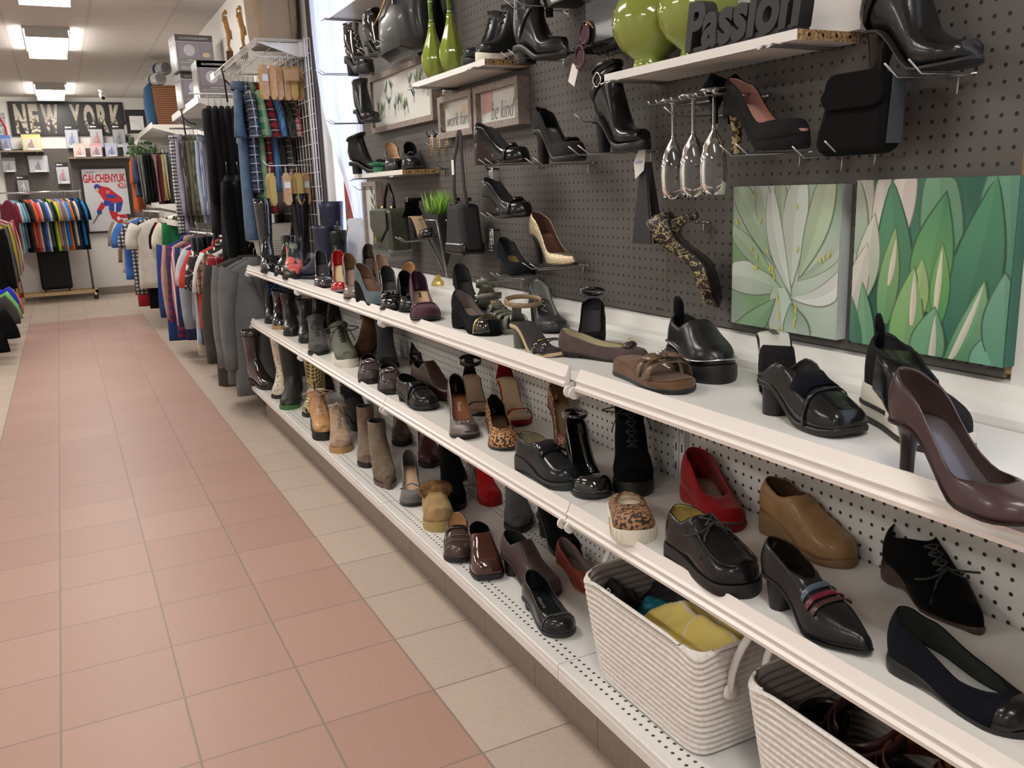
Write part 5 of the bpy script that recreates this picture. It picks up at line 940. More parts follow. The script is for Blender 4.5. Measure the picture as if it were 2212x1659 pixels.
# grey bucket bag
e=thing('handbag','black canvas bucket handbag with long straps and leather base','handbag',(1.270,2.860,1.128))
cb=mat((.03,.03,.033),.85,bump=(500,.4))
bagbox(rnd(.17,.115,.175,.02),.085,cb,e,bev=.02); bagbox(rnd(.173,.162,.045,.015),.09,leather((.02,.02,.02)),e,'leather_base',bev=.012)
for s in (-1,1):
    strap([(-.0,s*.05,.16),(-.01,s*.045,.22),(-.01,s*.035,.32),(-.0,s*.012,.41),(0,s*.002,.425)],.022,cb,'strap',e); MB().cbox((0,s*.05,.19),(.012,.03,.012)).build('strap_loop',bl,e)
MB().tube([(-.03,.055,.17),(-.035,.02,.18)],.004,8).build('zip_pull',CH,e); MB().cbox((-.052,.03,.12),(.002,.012,.005)).build('metal_logo',CH,e)
MB().cbox((-.03,-.0,.30),(.001,.02,.05)).build('price_tag',mat((.75,.74,.72)),e)
hook((1.360,3.097,1.508),'holding the straps of the black bucket bag',.12,two=False)
# olive satchel
e=thing('handbag','olive green satchel with gold clasp and short brown handle','handbag',(1.260,3.608,1.085))
ol=leather((.045,.05,.035),.4)
bagbox(rnd(.235,.20,.20,.025),.10,ol,e,bev=.018); bagbox([(-.10,.195),(.10,.195),(.104,.12),(.02,.062),(-.012,.062),(-.106,.12)],.006,ol,e,'flap',-.058,.003)
MB().tube([(-.0525,.10,.03),(-.0525,-.10,.03)],.002,5).build('seam',ol,e)
MB().cbox((-.069,.0,.07),(.006,.022,.03)).build('clasp',GOLD,e)
MB().tube([(0,.06,.195),(0,.055,.24),(0,.01,.30),(0,-.01,.30),(0,-.055,.24),(0,-.06,.195)],.007,8).build('handle',leather((.04,.02,.015)),e,True)
for s in (-1,1): MB().tube([(-.01,s*.06,.195),(-.01,s*.06,.21)],.007,8).build('handle_ring',GOLD,e,True)
bagbox([(a,b-.016) for a,b in rnd(.22,.245,.05,.02)],.106,mat((.5,.5,.48),.1,alpha=.25,key='clr'),e,'clear_cover',bev=.01)
hook((1.360,4.015,1.370),'holding the handle of the olive satchel',.13,two=False)
# triangle wall planter
e=thing('wall_planter','black inverted-triangle wall planter with artificial grass and metal outline','planter',(1.300,3.132,1.264))
MB().add([(-.05,.085,0),(-.05,-.085,0),(.05,-.085,0),(.05,.085,0),(0,-.03,-.20)],[(0,1,2,3),(0,4,1),(1,4,2),(2,4,3),(3,4,0)]).build('pot',mat((.02,.022,.025),.5),e)
MB().tube([(-.056,.09,-.02),(-.056,-.088,-.02),(-.006,-.035,-.24),(-.056,.09,-.02)],.003,6,closed=False).build('metal_outline',STEEL,e,True)
g=MB()
for i in range(170):
    x,y=R.uniform(-.04,.04),R.uniform(-.075,.075); h=R.uniform(.05,.10); a=R.uniform(-.03,.03)+y*.25; b=R.uniform(-.02,.02)
    g.add([(x-.0015,y-.0015,0),(x+.0015,y+.0015,0),(x+b*.5+.001,y+a*.4,h*.6),(x+b,y+a,h)],[(0,1,2),(0,2,3)])
o=g.build('artificial_grass',mat((.20,.42,.04),.5,var=(30,.3)),e); o['kind']='stuff'
hook((1.360,3.183,1.432),'above the triangle planter',.05,two=False,mt=RUBB)
# black shoulder bag with gold zip, and the suede bag with gold rings
e=thing('handbag','large black leather bag with a long gold zip, top left of the pegboard','handbag',(1.240,3.235,1.846))
MB().grid(slab(.42,.34,.26,.15,pw=.7,lean=-.03),True,True,True).build('body',leather((.02,.021,.022),.38),e,True,auto=50)
MB().tube([(-.07,.16,.13),(-.082,.05,.15),(-.078,-.03,.20),(-.066,-.07,.25)],.004,6).build('gold_zip',GOLD,e,True); MB().cbox((-.075,-.085,.20),(.006,.012,.07)).build('zip_tassel',bl,e)
MB().tube([(0,-.1,.25),(-.02,-.10,.38),(0,.08,.40),(0,.1,.25)],.011,8).build('handle',bl,e,True)
hook((1.360,3.444,1.883),'under the black bag with the gold zip, left',.24); hook((1.360,3.317,1.899),'under the black bag with the gold zip, right',.2)
e=thing('handbag','black suede pouch bag with a chain of gold oval rings, left of the green bottles','handbag',(1.290,3.149,1.852))
MB().grid(slab(.20,.16,.21,.09,pw=.6),True,True,True).build('body',suede((.012,.012,.013)),e,True,auto=50)
for k,(y,z) in enumerate(((.075,.15),(.06,.115),(.045,.15),(.03,.18),(.01,.215),(-.03,.23),(-.055,.215))): ring((-.055,y,z),.009,.019,.0022,14,((0,.9,.3),(0,-.3,.9))).build('gold_ring',GOLD,e,True)
e=thing('wallet','black leather flap wallet with a tan clasp, left of the green dimpled vases','wallet',(1.300,1.912,1.685))
MB().grid([[(x,y,z) for x,y,z in r] for r in slab(.26,.26,.13,.035)],True,True,True).build('body',leather((.03,.031,.035),.4),e,True,auto=50); MB().cbox((-.02,-.055,.025),(.008,.03,.03)).build('clasp',leather((.35,.2,.13)),e)
MB().box((-.021,-.128,.02),(-.017,.128,.122)).build('flap',leather((.03,.031,.035),.4),e,bev=.004)
e=thing('glass_rack','short black slotted rack under the flap wallet','rack',(1.360,2.022,1.695))
for k in range(6): MB().tube([(0,-.07+.0275*k,0),(-.10,-.07+.0275*k,0),(-.104,-.07+.0275*k,.008)],.0026,6).build('wire',mat((.03,.03,.03),.2,.5),e,True)
MB().tube([(-.008,-.075,-.002),(-.008,.072,-.002)],.003,6).build('crossbar',RUBB,e)
# sunglasses
e=thing('sunglasses','brown tortoiseshell sunglasses hanging from a hook with a white price tag','sunglasses',(1.270,2.032,1.758))
TOR=leopard((.30,.15,.05),(.02,.012,.01),60)
for s in (0,1):
    MB().grid([[( .004*math.sin(a)*k/4-.01*s,.022*math.cos(a)*k/4*1.0+.008*s,-.025-.058*s+.029*math.sin(a)*k/4) for a in [j*PI/8 for j in range(16)]] for k in range(1,5)],True,True).build('lens',mat((.05,.02,.035),.05,coat=1),e,True,sol=(.001,0))
    ring((-.01*s,.008*s,-.025-.058*s),.023,.030,.0025,18,((0,1,0),(0,0,1))).build('rim',mat((.10,.04,.05),.2),e,True)
    MB().tube([(0,-.016,0.002),(.04,-.04-.02*s,-.06),(.03,-.075-.02*s,-.135)],.0028,6).build('temple_arm',TOR,e,True)
MB().cbox((-.004,-.012,-.13),(.001,.035,.05),M=Matrix.Rotation(.5,4,'X')).build('price_tag',mat((.75,.74,.72)),e)
hook((1.360,2.121,1.787),'holding the sunglasses',.1,two=False)
# earrings on cards
def earring(lab,p,gold,n=1):
    e=thing('earring_card',lab,'earrings',p); mt=GOLD if gold else CH
    MB().box((-.002,-.014,-.052),(0,.014,0)).build('card',mat((.75,.73,.70)),e)
    for s in (-1,1):
        m=MB()
        m.tube([(-.004,s*.008,-.008),(-.005,s*.008,-.07)],.0012,5)
        for k in range(7): m.lathe([(0,-.004),(.005,0),(0,.004)],6,c=(-.005,s*.008+.002*math.sin(k*2),-.018-.009*k))
        m.build('earring',mt,e)
    MB().tube([(.05,0,-.004),(-.015,0,-.004),(-.022,0,.012)],.003,6).build('hook_pin',RUBB,e,True)
for (a,b,lab) in ((930,293,'left of three'),(947,290,'middle of three'),(963,285,'right of three')): pass
earring('gold earrings on a white card, left of the three near the small shelf',(1.330,3.260,1.563),True); earring('gold earrings on a white card, middle of the three near the small shelf',(1.330,3.189,1.565),True); earring('gold earrings on a white card, right of the three near the small shelf',(1.330,3.111,1.569),True)
earring('pale fringed earrings below the wedge with the knotted trim',(1.330,2.740,1.420),False); earring('silver earrings on a white card left of the gathered-toe wedge',(1.330,2.756,1.214),False)
earring('gold earrings hidden under the shelf with the green bottles',(1.330,3.108,1.721),True)
# ---- rope baskets
def basket(lab,x0,x1,y0,y1,z0,z1,contents):
    cx,cy=(x0+x1)/2,(y0+y1)/2; e=thing('rope_basket',lab,'basket',(cx,cy,z0))
    hx,hy,H=(x1-x0)/2,(y1-y0)/2,z1-z0
    def rg(v,dr=0,n=72):
        r=[]
        fx,fy=hx*lerp(.80,1,v**.8)+dr,hy*lerp(.84,1,v**.8)+dr
        for k in range(n):
            a=2*PI*k/n; c,s=math.cos(a),math.sin(a); q=.24; 
            r.append((math.copysign(abs(c)**q,c)*fx,math.copysign(abs(s)**q,s)*fy))
        return r
    rows=[]; N=17
    rows.append([(x*.9,y*.9,.001) for x,y in rg(0)])
    for i in range(N):
        for j in range(4):
            v=(i+(0,.3,.65,.93)[j])/N; bl_=.0055*(0,.85,.85,0)[j]; fl=.012*(v**3)
            rows.append([(x,y,.002+H*v+(.010*v*v)*math.cos(4*2*PI*k/72)*1.) for k,(x,y) in enumerate(rg(v,bl_))])
    rows.append([(x,y,H+.002) for x,y in rg(1)])
    RP=mat((.76,.73,.70),.85,key='rope',pat=lambda t:(t.bump(t.m('ADD',t.m('MULTIPLY',t.line(t.m('ADD',t.xyz()[0],t.xyz()[1]),.0115,.006),.4),t.noise(300,2)),.45,.002),t.mix(t.step(t.noise(120,3),.35,.65),(.72,.68,.64),(.82,.79,.76)))[1])
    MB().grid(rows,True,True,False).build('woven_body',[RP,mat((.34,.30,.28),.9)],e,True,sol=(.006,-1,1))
    for s in (-1,1):
        MB().tube([(-.082*math.cos(PI*q/14),s*(hy+.006+.02*math.sin(PI*q/14)),H-.085+.135*math.sin(PI*q/14)**.8) for q in range(15)],.009,10,flat=.5).build('handle',mat((.74,.71,.69),.5),e,True)
        for q in (-1,1): MB().lathe([(0,.006),(.016,.005),(.019,0)],14,M=Matrix.Translation((q*.075,s*(hy+.002),H-.09))@Matrix.Rotation(-s*PI/2,4,'X')).build('handle_end',mat((.74,.71,.69),.5),e,True)
    return cx,cy
basket('white woven rope basket full of scarves with a yellow cloth on top',.955,1.265,1.165,1.60,BOT+.001,.475,0)
basket('white woven rope basket holding belts, cut by the bottom edge of the photo',.985,1.28,.63,1.085,BOT+.001,.47,0)
def crumple(name,lab,cat,c,rx,ry,h,mt,seed=1,tilt=0,group=None):
    r=random.Random(seed); A=[(r.uniform(.6,1.6),r.uniform(.6,1.6),r.uniform(0,6),r.uniform(.3,1)) for _ in range(7)]; rows=[]; n=40
    for i in range(n):
        row=[]
        for j in range(n):
            u,v=i/(n-1)*2-1,j/(n-1)*2-1; d=math.sqrt(u*u+v*v); z=sum(d4*(1-2*abs(math.sin(a*u*2.2+b*v*1.8+p+math.sin(v*2+p)))) for a,b,p,d4 in A)/3.2
            q=max(0,1-d**3*.55); row.append((u*math.sqrt(1-v*v/2)*rx*(1+.05*math.sin(v*9+seed)),v*math.sqrt(1-u*u/2)*ry*(1+.05*math.sin(u*8)),h*(.52+.48*z)*q+tilt*u))
        rows.append(row)
    o=MB().grid(rows).build(name,mt,None,True,sol=(.004,-1)); o.location=c; return tag(o,lab,cat,group)
YC=mat((.98,.80,.26),.85,bump=(400,.2),sheen=.2,key='yc',pat=lambda t:t.mix(t.m('MAXIMUM',t.line(t.xyz()[0],.11,.006),t.line(t.xyz()[1],.13,.006)),(.98,.79,.24),(.95,.9,.7)))
crumple('cloth','bright yellow cloth crumpled on top of the first rope basket','cloth',(1.07,1.31,.412),.105,.135,.095,YC,4)
crumple('scarf','black lacy scarf at the back of the first rope basket','scarf',(1.16,1.46,.385),.09,.12,.075,mat((.012,.012,.014),.7,bump=(90,1.)),9)
crumple('scarf','teal printed scarf edge showing beside the yellow cloth','scarf',(1.09,1.46,.392),.05,.06,.06,mat((.01,.18,.26),.6),11)
crumple('scarf','dark red cloth under the rail side of the first rope basket','scarf',(1.18,1.27,.38),.07,.09,.075,mat((.12,.012,.02),.8),13)
o=crumple('hat','black cloth hat with white lettering at the left end of the first rope basket','hat',(1.03,1.545,.395),.05,.045,.085,mat((.01,.01,.011),.8),15)
text('nova',.03,FR((.99,1.50,.445),(.2,-.8,-.6),(.2,-.3,1)),SIL,None,'lettering').parent=None
_t=[q for q in C.objects if q.name.startswith('lettering') and q.parent is None][0]; _t.parent=o; _t.matrix_parent_inverse=Matrix.Translation(o.location).inverted()
crumple('belt_pile','dark folded leather goods in the bottom of the second rope basket','leather goods',(1.14,.86,.30),.11,.19,.06,leather((.02,.016,.014)),21)
for i,(c,rx,ry,col,lab,tl) in enumerate((((1.13,.92,.41),.09,.07,(.06,.018,.018),'dark maroon belt coiled on top in the second rope basket',.3),((1.12,.80,.385),.085,.09,(.22,.07,.03),'tan brown belt coiled in the second rope basket',.15),((1.16,.74,.40),.07,.06,(.14,.05,.025),'brown narrow belt coiled near the edge of the second rope basket',-.2),((1.09,.99,.375),.06,.05,(.02,.018,.016),'black braided belt coil at the left of the second rope basket',.1))):
    rows=[]
    for k in range(60):
        a=k*2*PI/24; s=1-k*.005; p=Vector((rx*s*math.cos(a),ry*s*math.sin(a),tl*rx*math.cos(a)+.0006*k)); rows.append([p+Vector((0,0,-.014)),p+Vector((0,0,.014))])
    o=MB().grid(rows).build('belt',leather(col,.3),None,True,sol=(.0025,0)); o.location=c; tag(o,lab,'belt')
# ---------------------------------------------------------------- clothes
def fold(a,h,L,ph,n=5): return 1+.22*math.sin(n*a+ph)*min(1,h/L*1.6)+.10*math.sin((n+4)*a+ph*2)*h/L
def garment(name,label,cat,loc,rz,mt,w=.46,L=.72,d=.07,sl='short',grp=None,collar=None,ph=None,hang=True,cuff=None,lapel=None,slope=.05,splay=0.,sl2=None,extra=None):
    ph=R.uniform(0,6) if ph is None else ph
    e=thing(name,label,cat,loc,rz,grp); hw=w/2; n=28; rows=[]
    P=[(0,.065,.05),(.012,.075,.055),(.02,hw*.45,.07),(.035+slope*.3,hw*.72,.08),(.03+slope,hw*.93,.10),(.06+slope,hw,.11),(.13,hw*.97,.12),(.25,hw*.95,.13),(L*.55,hw*.96,.13),(L*.75,hw*1.0,.13),(L*.9,hw*1.03,.135),(L,hw*1.04,.135)]
    for h,x,dd in P:
        r=[]
        for k in range(n):
            a=2*PI*k/n; q=fold(a,h,L,ph); r.append((math.copysign(abs(math.cos(a))**.8,math.cos(a))*x*(1+.03*math.sin(3*a+ph)*h/L),math.sin(a)*dd*d/.135/2*q*(1+.5*h/L),-h))
        rows.append(r)
    MB().grid([[p for p in reversed(r)] for r in rows],True,True,False).build('body',mt,e,True,sol=(.002,0))
    if sl:
        for s in (-1,1):
            ln={'short':.24,'long':.62,'cap':.16}[sl]; rows=[]; N=7 if sl=='long' else 5; sp=splay
            for i in range(N):
                q=i/(N-1); x=s*(hw*.86+(.075 if sl!='long' else .05)*math.sin(min(1,q*1.3)*PI/2)+sp*q); z=-(.035+slope*.6)-ln*q
                rx=lerp(.058,.066 if sl!='long' else .045,q); ry=lerp(.03,.036 if sl!='long' else .028,q)*d/.07
                r=[]
                for k in range(14):
                    a=2*PI*k/14; r.append((x+math.cos(a)*rx*(1+.12*math.sin(3*a+ph+i)),math.sin(a)*ry*(1+.15*math.sin(2*a+ph+i*1.3)),z+math.cos(a)*s*.03*(1-q)))
                rows.append(r)
            o=MB().grid([[p for p in reversed(r)] for r in rows],True,True,False).build('sleeve',mt,e,True,sol=(.002,0))
            if cuff: MB().grid([[(p[0],p[1]*1.1,p[2]+dz) for p in rows[-1]] for dz in (.004,.06)],True).build('cuff',cuff,o,True,sol=(.003,1))
    if collar:
        MB().grid([[(math.cos(a)*.075*q,math.sin(a)*.045*q,z+.012*math.cos(a+PI/2)) for a in [k*PI/8 for k in range(16)]] for q,z in ((1.15,-.022),(1.12,.012),(.95,.025))],True).build('collar',collar,e,True,sol=(.003,0))
    if lapel:
        for s in (-1,1): MB().add([(s*.03,-d*.56,-.0),(s*.09,-d*.60,-.06),(s*.105,-d*.66,-.14),(s*.075,-d*.70,-.15),(s*.012,-d*.78,-.36),(s*.0,-d*.76,-.36)],[(0,1,2,3,4,5)]).build('lapel',lapel,e,sol=(.004,0))
    if extra: extra(e)
    if hang:
        h=thing('clothes_hanger','dark hanger carrying the '+(hang if isinstance(hang,str) else label.split(',')[0]).split(' at the')[0],'hanger',loc,rz)
        MB().tube([(0,0,.0),(0,0,.045),(.012,0,.058),(.022,0,.072),(.012,0,.088),(-.004,0,.088)],.0016,6).build('hook',WIRE,h,True)
        MB().tube([(-hw*.8,0,-.045-slope*.4),(-.03,0,-.006),(0,0,.002),(.03,0,-.006),(hw*.8,0,-.045-slope*.4)],.004,6).build('shoulders',RUBB,h,True)
    return e
def pants(label,loc,rz,mt,w=.36,L=.55,d=.045,grp=None):
    e=thing('trousers',label,'trousers',loc,rz,grp); ph=R.uniform(0,6)
    for s,dl in ((-1,0),(1,.03)):
        rows=[]
        for i in range(8):
            q=i/7; r=[]
            for k in range(18):
                a=2*PI*k/18; r.append((math.copysign(abs(math.cos(a))**.5,math.cos(a))*w/2*(1-.08*q)+.008*math.sin(q*4+ph),s*d*.27+math.sin(a)*d*.25*(1+.25*math.sin(4*a+ph)*q),-(L-dl)*q))
            rows.append(r)
        MB().grid([[p for p in reversed(r)] for r in rows],True,True,True).build('folded_leg',mt,e,True)
    h=thing('clothes_hanger','hanger carrying the '+label.split(',')[0],'hanger',loc,rz)
    MB().tube([(0,0,.02),(0,0,.07),(.012,0,.083),(.022,0,.096),(.012,0,.112),(-.004,0,.112)],.002,6).build('hook',CH,h,True); MB().tube([(-w*.45,0,.01),(0,0,.022),(w*.45,0,.01)],.004,6).build('bar',RUBB,h,True)
    return e
def rail(label,a,b,r=.012,mt=None,sup=None):
    e=thing('clothes_rail',label,'clothes rail',a); A=Vector(a); MB().tube([(0,0,0),Vector(b)-A],r,12).build('tube',mt or STEEL,e,True,auto=40)
    for p in (sup or ()): MB().tube([Vector(p[0])-A,Vector(p[1])-A],.008,8).build('support',mt or STEEL,e,True)
    return e
def bracket_shelf(label,x0,x1,y0,y1,z):
    e=thing('wall_shelf',label,'shelf',(x1,y0,z)); MB().box((x0-x1,0,-.018),(0,y1-y0,0)).build('board',WHITE,e)
    MB().prism([(x0-x1-.01,-.035),(x0-x1,-.035),(x0-x1,.02),(x0-x1-.01,.02)],y1-y0).build('front_rail',WHITE,e)
    for y in (.0,y1-y0-.004): MB().prism([(x0-x1,-.018),(0,-.018),(0,-.15),(-.05,-.13),(x0-x1,-.035)],.004,M=Matrix.Translation((0,y,0))).build('bracket',WHITE,e)
    return e
cc=lambda r,g,b:cloth((r,g,b))
blk=cc(.012,.012,.013)
# G4: short-sleeve shirts near the grid
hp=PI/2
SH=[('denim',mat((.09,.15,.24),.85,bump=(300,.3),var=(20,.15)),'faded blue denim shirt at the aisle end of the near shirt rail',.9,-.15),
('navy_plaid',plaid((.03,.04,.08),[(2,.05,.006,0,(.6,.62,.66),.8),(1,.05,.006,0,(.6,.62,.66),.8),(2,.05,.02,.02,(.10,.13,.2),.6)],'np'),'navy and white checked shirt next to the denim shirt',.62,-.04),
('green',plaid((.05,.22,.12),[(2,.07,.03,0,(.35,.45,.28),.6),(1,.07,.03,0,(.3,.42,.25),.6)],'gp'),'green checked shirt between the navy checked and the maroon checked shirts',.7,.02),
('maroon',plaid((.03,.02,.025),[(2,.06,.022,0,(.28,.02,.03),.9),(1,.06,.022,0,(.28,.02,.03),.7),(2,.06,.004,.03,(.7,.68,.66),.9),(1,.06,.004,.03,(.7,.68,.66),.9)],'mp'),'black, maroon and white checked shirt on the near shirt rail',.75,.06),
('blue_stripe',plaid((.13,.27,.52),[(1,.022,.004,0,(.04,.08,.2),.9),(0,.022,.004,0,(.04,.08,.2),.9)],'bst'),'bright blue striped shirt behind the wooden brushes',.62,.10),
('olive_stripe',plaid((.035,.042,.032),[(1,.02,.003,0,(.14,.16,.13),.8),(0,.02,.003,0,(.14,.16,.13),.8)],'ost'),'dark green striped shirt on the near shirt rail',.62,.14),
('grey_plaid',plaid((.06,.06,.06),[(2,.035,.004,0,(.6,.6,.58),.8),(1,.035,.004,0,(.6,.6,.58),.8)],'gyp'),'grey and white checked shirt left of the red and white one',.5,.18),
('red_white',plaid((.62,.52,.50),[(2,.045,.014,0,(.4,.03,.04),.8),(1,.045,.014,0,(.4,.03,.04),.8),(2,.045,.003,.02,(.05,.05,.12),.8)],'rw'),'red and white checked shirt at the wall end of the near shirt rail',.6,.12)]
for i,(k,mt,lab,L_,an) in enumerate(SH):
    x=1.065+i*.029
    garment('shirt',lab,'shirt',(x,5.62+.01*i,2.0),-hp+an*1.7,mt,.44,L_,.06,'short',None,mt,hang=lab.split(' on the')[0],splay=.05 if i else .02)
rail('white clothes rail carrying the checked shirts under the wire shelf',(1.36,5.66,2.085),(1.02,5.66,2.085),.007,WHITE)
# G3: dark suits
for i in range(5):
    x=1.09+i*.045; lab=['black suit jacket at the aisle end of the suit rail','charcoal jacket with buttoned cuff, second on the suit rail','black jacket, third on the suit rail','dark grey jacket, fourth on the suit rail','dark blue-black jacket at the wall end of the suit rail'][i]
    mt=[cc(.018,.018,.022),cc(.03,.028,.03),cc(.015,.015,.017),cc(.028,.028,.03),cc(.02,.022,.03)][i]
    garment('suit_jacket',lab,'jacket',(x,6.98,2.02),-hp-.22,mt,.50,.92,.085,'long',None,None,hang=lab.split(' at the')[0].split(', ')[0]+' %s'%['on the aisle end','second along','third along','fourth along','on the wall end'][i],extra=(lambda e:[MB().lathe([(0,.003),(.006,.002),(.007,0)],8,M=Matrix.Translation((.27,-.035,-.58-.02*k))@Matrix.Rotation(PI/2,4,'X')).build('cuff_button',mat((.06,.06,.06),.3),e) for k in range(4)]) if i==1 else None)
rail('white clothes rail carrying the dark suit jackets under the box shelf',(1.36,6.98,2.11),(.96,6.98,2.11),.007,WHITE)
# G3b: dark hanging coats and trousers below
for i,(x,z,L_,mt,lab) in enumerate(((.90,1.08,.80,cc(.05,.055,.06),'grey trousers hanging below the suits, nearest the aisle'),(.97,1.08,.70,cc(.02,.025,.045),'navy trousers hanging below the suits'),(1.05,1.10,.62,cc(.04,.05,.045),'grey-green trousers hanging below the suits'),(1.13,1.1,.6,cc(.05,.045,.035),'brown-grey trousers hanging below the suits'),(1.22,1.1,.6,blk,'black trousers hanging below the suits, nearest the wall'))):
    pants(lab,(x,6.95-.03*i,z),-hp-.3,mt,.30,L_,.07)
for i,(x,lab) in enumerate(((1.03,'long black coat in the dark gap under the checked shirts, left one'),(1.10,'long black coat in the dark gap under the checked shirts, middle one'),(1.17,'long black coat in the dark gap under the checked shirts, right one'))):
    garment('coat',lab,'coat',(x,6.15,1.5),-hp-.2,blk,.46,.55,.10,'long',None,hang=lab[5:])
# G2: lilac and patterned long sleeve shirts
G2=[('black and white checked shirt left of the lilac shirt',plaid((.6,.6,.62),[(2,.03,.014,0,(.03,.03,.04),.9),(1,.03,.014,0,(.03,.03,.04),.6)],'bw'),1.02),
('lilac long-sleeved shirt facing the aisle on the far shirt rail',cc(.33,.32,.42),1.07),('black and cream patterned shirt right of the lilac shirt',plaid((.5,.45,.4),[(2,.014,.007,0,(.03,.02,.02),.95),(0,.014,.007,0,(.03,.02,.02),.8),(1,.014,.007,0,(.03,.02,.02),.8)],'zig'),1.13),
('olive brown shirt on the far shirt rail',cc(.13,.12,.085),1.19),('camouflage green shirt on the far shirt rail',mat((.12,.13,.09),.9,var=(18,.5)),1.23),('pale blue shirt left of the black suits',cc(.42,.5,.62),1.27),('blue and white striped shirt beside the suits',plaid((.55,.57,.66),[(1,.016,.006,0,(.12,.14,.3),.8),(0,.016,.006,0,(.12,.14,.3),.8)],'bws'),1.32)]
for i,(lab,mt,x) in enumerate(G2): garment('shirt',lab,'shirt',(1.02+(x-1.02)*.8,8.62,1.90),-hp-.25,mt,.46,.85 if i<2 else .75,.06,'long',None,mt,hang=lab.split(' on the')[0])
rail('grey clothes rail carrying the lilac and patterned shirts',(1.36,8.6,1.985),(.98,8.6,1.985),.008)
for i,(x,lab,c) in enumerate(((1.0,'dark grey trousers seen below the lilac shirt, left pair',(.03,.03,.035)),(1.12,'black trousers seen below the patterned shirts',(.015,.015,.015)))): pants(lab,(x,8.5,1.06),-hp-.3,cc(*c),.3,.5,.07)
# G1: folded trousers on the far rail
PC_=[((.10,.10,.14),'dark blue jersey jacket at the aisle end of the far trouser rail'),((.2,.2,.19),'grey'),((.03,.04,.035),'dark green'),((.02,.028,.025),'blackish green'),((.02,.02,.02),'black'),((.42,.22,.24),'pink'),((.10,.02,.025),'dark maroon'),((.45,.31,.13),'tan'),((.55,.50,.36),'cream'),((.06,.06,.045),'dark olive'),((.2,.3,.42),'light blue'),((.55,.50,.33),'pale yellow'),((.03,.03,.03),'charcoal')]
for i,(c,lab) in enumerate(PC_):
    x=.90+i*.036
    if i==0: garment('jacket',lab,'jacket',(x-.02,11.0,1.86),-hp-.25,cc(.05,.06,.12),.4,.45,.07,'short'); continue
    pants(lab+' trousers folded over a hanger on the far trouser rail',(x,10.8,1.86),-hp-.45,cc(*c),.34,.54 if c[0]<.3 or i==5 else .50,.055)
garment('jersey','orange and red jersey just behind the far trouser rail','jersey',(.86,11.4,1.86),-hp-.2,mat((.62,.13,.03),.8),.4,.62,.06,'short')
rail('chrome clothes rail carrying the folded trousers in the far corner',(1.36,10.8,1.965),(.78,10.8,1.965),.009)
bracket_shelf('white bracket shelf above the far trouser rail, holding the wicker basket',.98,1.372,10.0,11.7,2.13)
bracket_shelf('white bracket shelf holding the three grey dinnerware boxes',1.04,1.372,7.06,8.75,2.09)
bracket_shelf('small white shelf behind the wicker basket in the far right corner',1.0,1.372,12.0,13.2,2.10)
bracket_shelf('small white shelf carrying black dress shoes among the far clothes',.98,1.372,8.9,10.3,1.15)
bracket_shelf('white shelf edge just below the far folded trousers',.94,1.372,9.9,11.6,1.32)
for i,(lab,y) in enumerate((('glossy black dress shoe on the small far shelf, front one',9.05),('glossy black dress shoe on the small far shelf, second one',9.22),('black dress shoe on the small far shelf, third one',9.42))): low('dress_shoe',lab,(1.0,y,1.152),185-10*i,patent((.015,.014,.014)),lin=lb,outs='thin',th=.01,heel='block',L=.27,hh=.012,t0=.5,hb=.06,hv=.075,ht=.045,pf=.012,instep=[(0,.062),(.3,.05),(.5,.075),(.7,.058),(.9,.044),(1,.03)])
low('slip_on_shoe','cream slip-on shoe on the small far shelf beside the black dress shoes',(.99,9.75,1.152),170,CREAM,L=.25,hh=.0,t0=.5,hb=.05,hv=.06,outs='flat',pf=.012)
# G5: lower near row, rod along the wall
GB=cc(.15,.155,.157)
garment('blazer','light grey blazer with lapels, front of the row beside the shoe shelving','blazer',(1.085,5.60,.985),0,GB,.44,.86,.10,'long',None,None,lapel=GB,hang='front light grey blazer',cuff=None)
garment('blazer','second light grey blazer just behind the front one','blazer',(1.065,5.70,.985),0,cc(.17,.17,.175),.46,.80,.08,'long',hang='second light grey blazer')
garment('blazer','dark olive-grey blazer between the light grey blazers and the red checked shirt','blazer',(1.06,5.86,.99),0,cc(.065,.06,.05),.54,.84,.10,'long',hang='dark olive-grey blazer')
garment('blazer','black blazer hem behind the dark olive-grey blazer','blazer',(1.09,5.97,.97),0,blk,.50,.85,.07,'long',hang='black blazer of the lower row')
LR=[('red and white checked shirt in the lower row, its shoulder arching to the rail',plaid((.30,.02,.035),[(2,.055,.004,0,(.6,.5,.5),.8),(0,.055,.004,0,(.6,.5,.5),.8),(2,.055,.02,.03,(.18,.01,.02),.6)],'rp'),'short',.5,.6,6.10),
('brown checked shirt between the red checked and the white shirts',plaid((.20,.12,.07),[(2,.05,.012,0,(.04,.03,.03),.8),(0,.05,.012,0,(.04,.03,.03),.8),(0,.05,.004,.03,(.6,.55,.5),.8)],'bp'),'short',.5,.62,6.26),
('white shirt between the brown checked and the black floral shirts',cc(.62,.61,.60),'short',.5,.66,6.40),
('black shirt with white leaf print in the lower row',mat((.01,.01,.012),.9,key='blf',pat=lambda t:t.mix(t.m('LESS_THAN',t.m('ABSOLUTE',t.m('SUBTRACT',t.noise(16,1),.5)),.010),(.012,.012,.014),(.7,.7,.7))),'short',.52,.80,6.52),
('black shirt with white stripes behind the leaf print one',plaid((.02,.02,.02),[(0,.05,.012,0,(.75,.74,.7),.9),(2,.07,.012,0,(.75,.74,.7),.5)],'bws2'),'short',.5,.8,6.66),
('coral red shirt mostly hidden in the lower row',cc(.55,.06,.05),'short',.52,.62,6.78),
('light blue shirt hidden behind the coral one',cc(.3,.4,.55),'short',.5,.75,6.88),
('cream shirt at the far end of the near lower row',cc(.55,.50,.4),'short',.48,.85,6.98)]
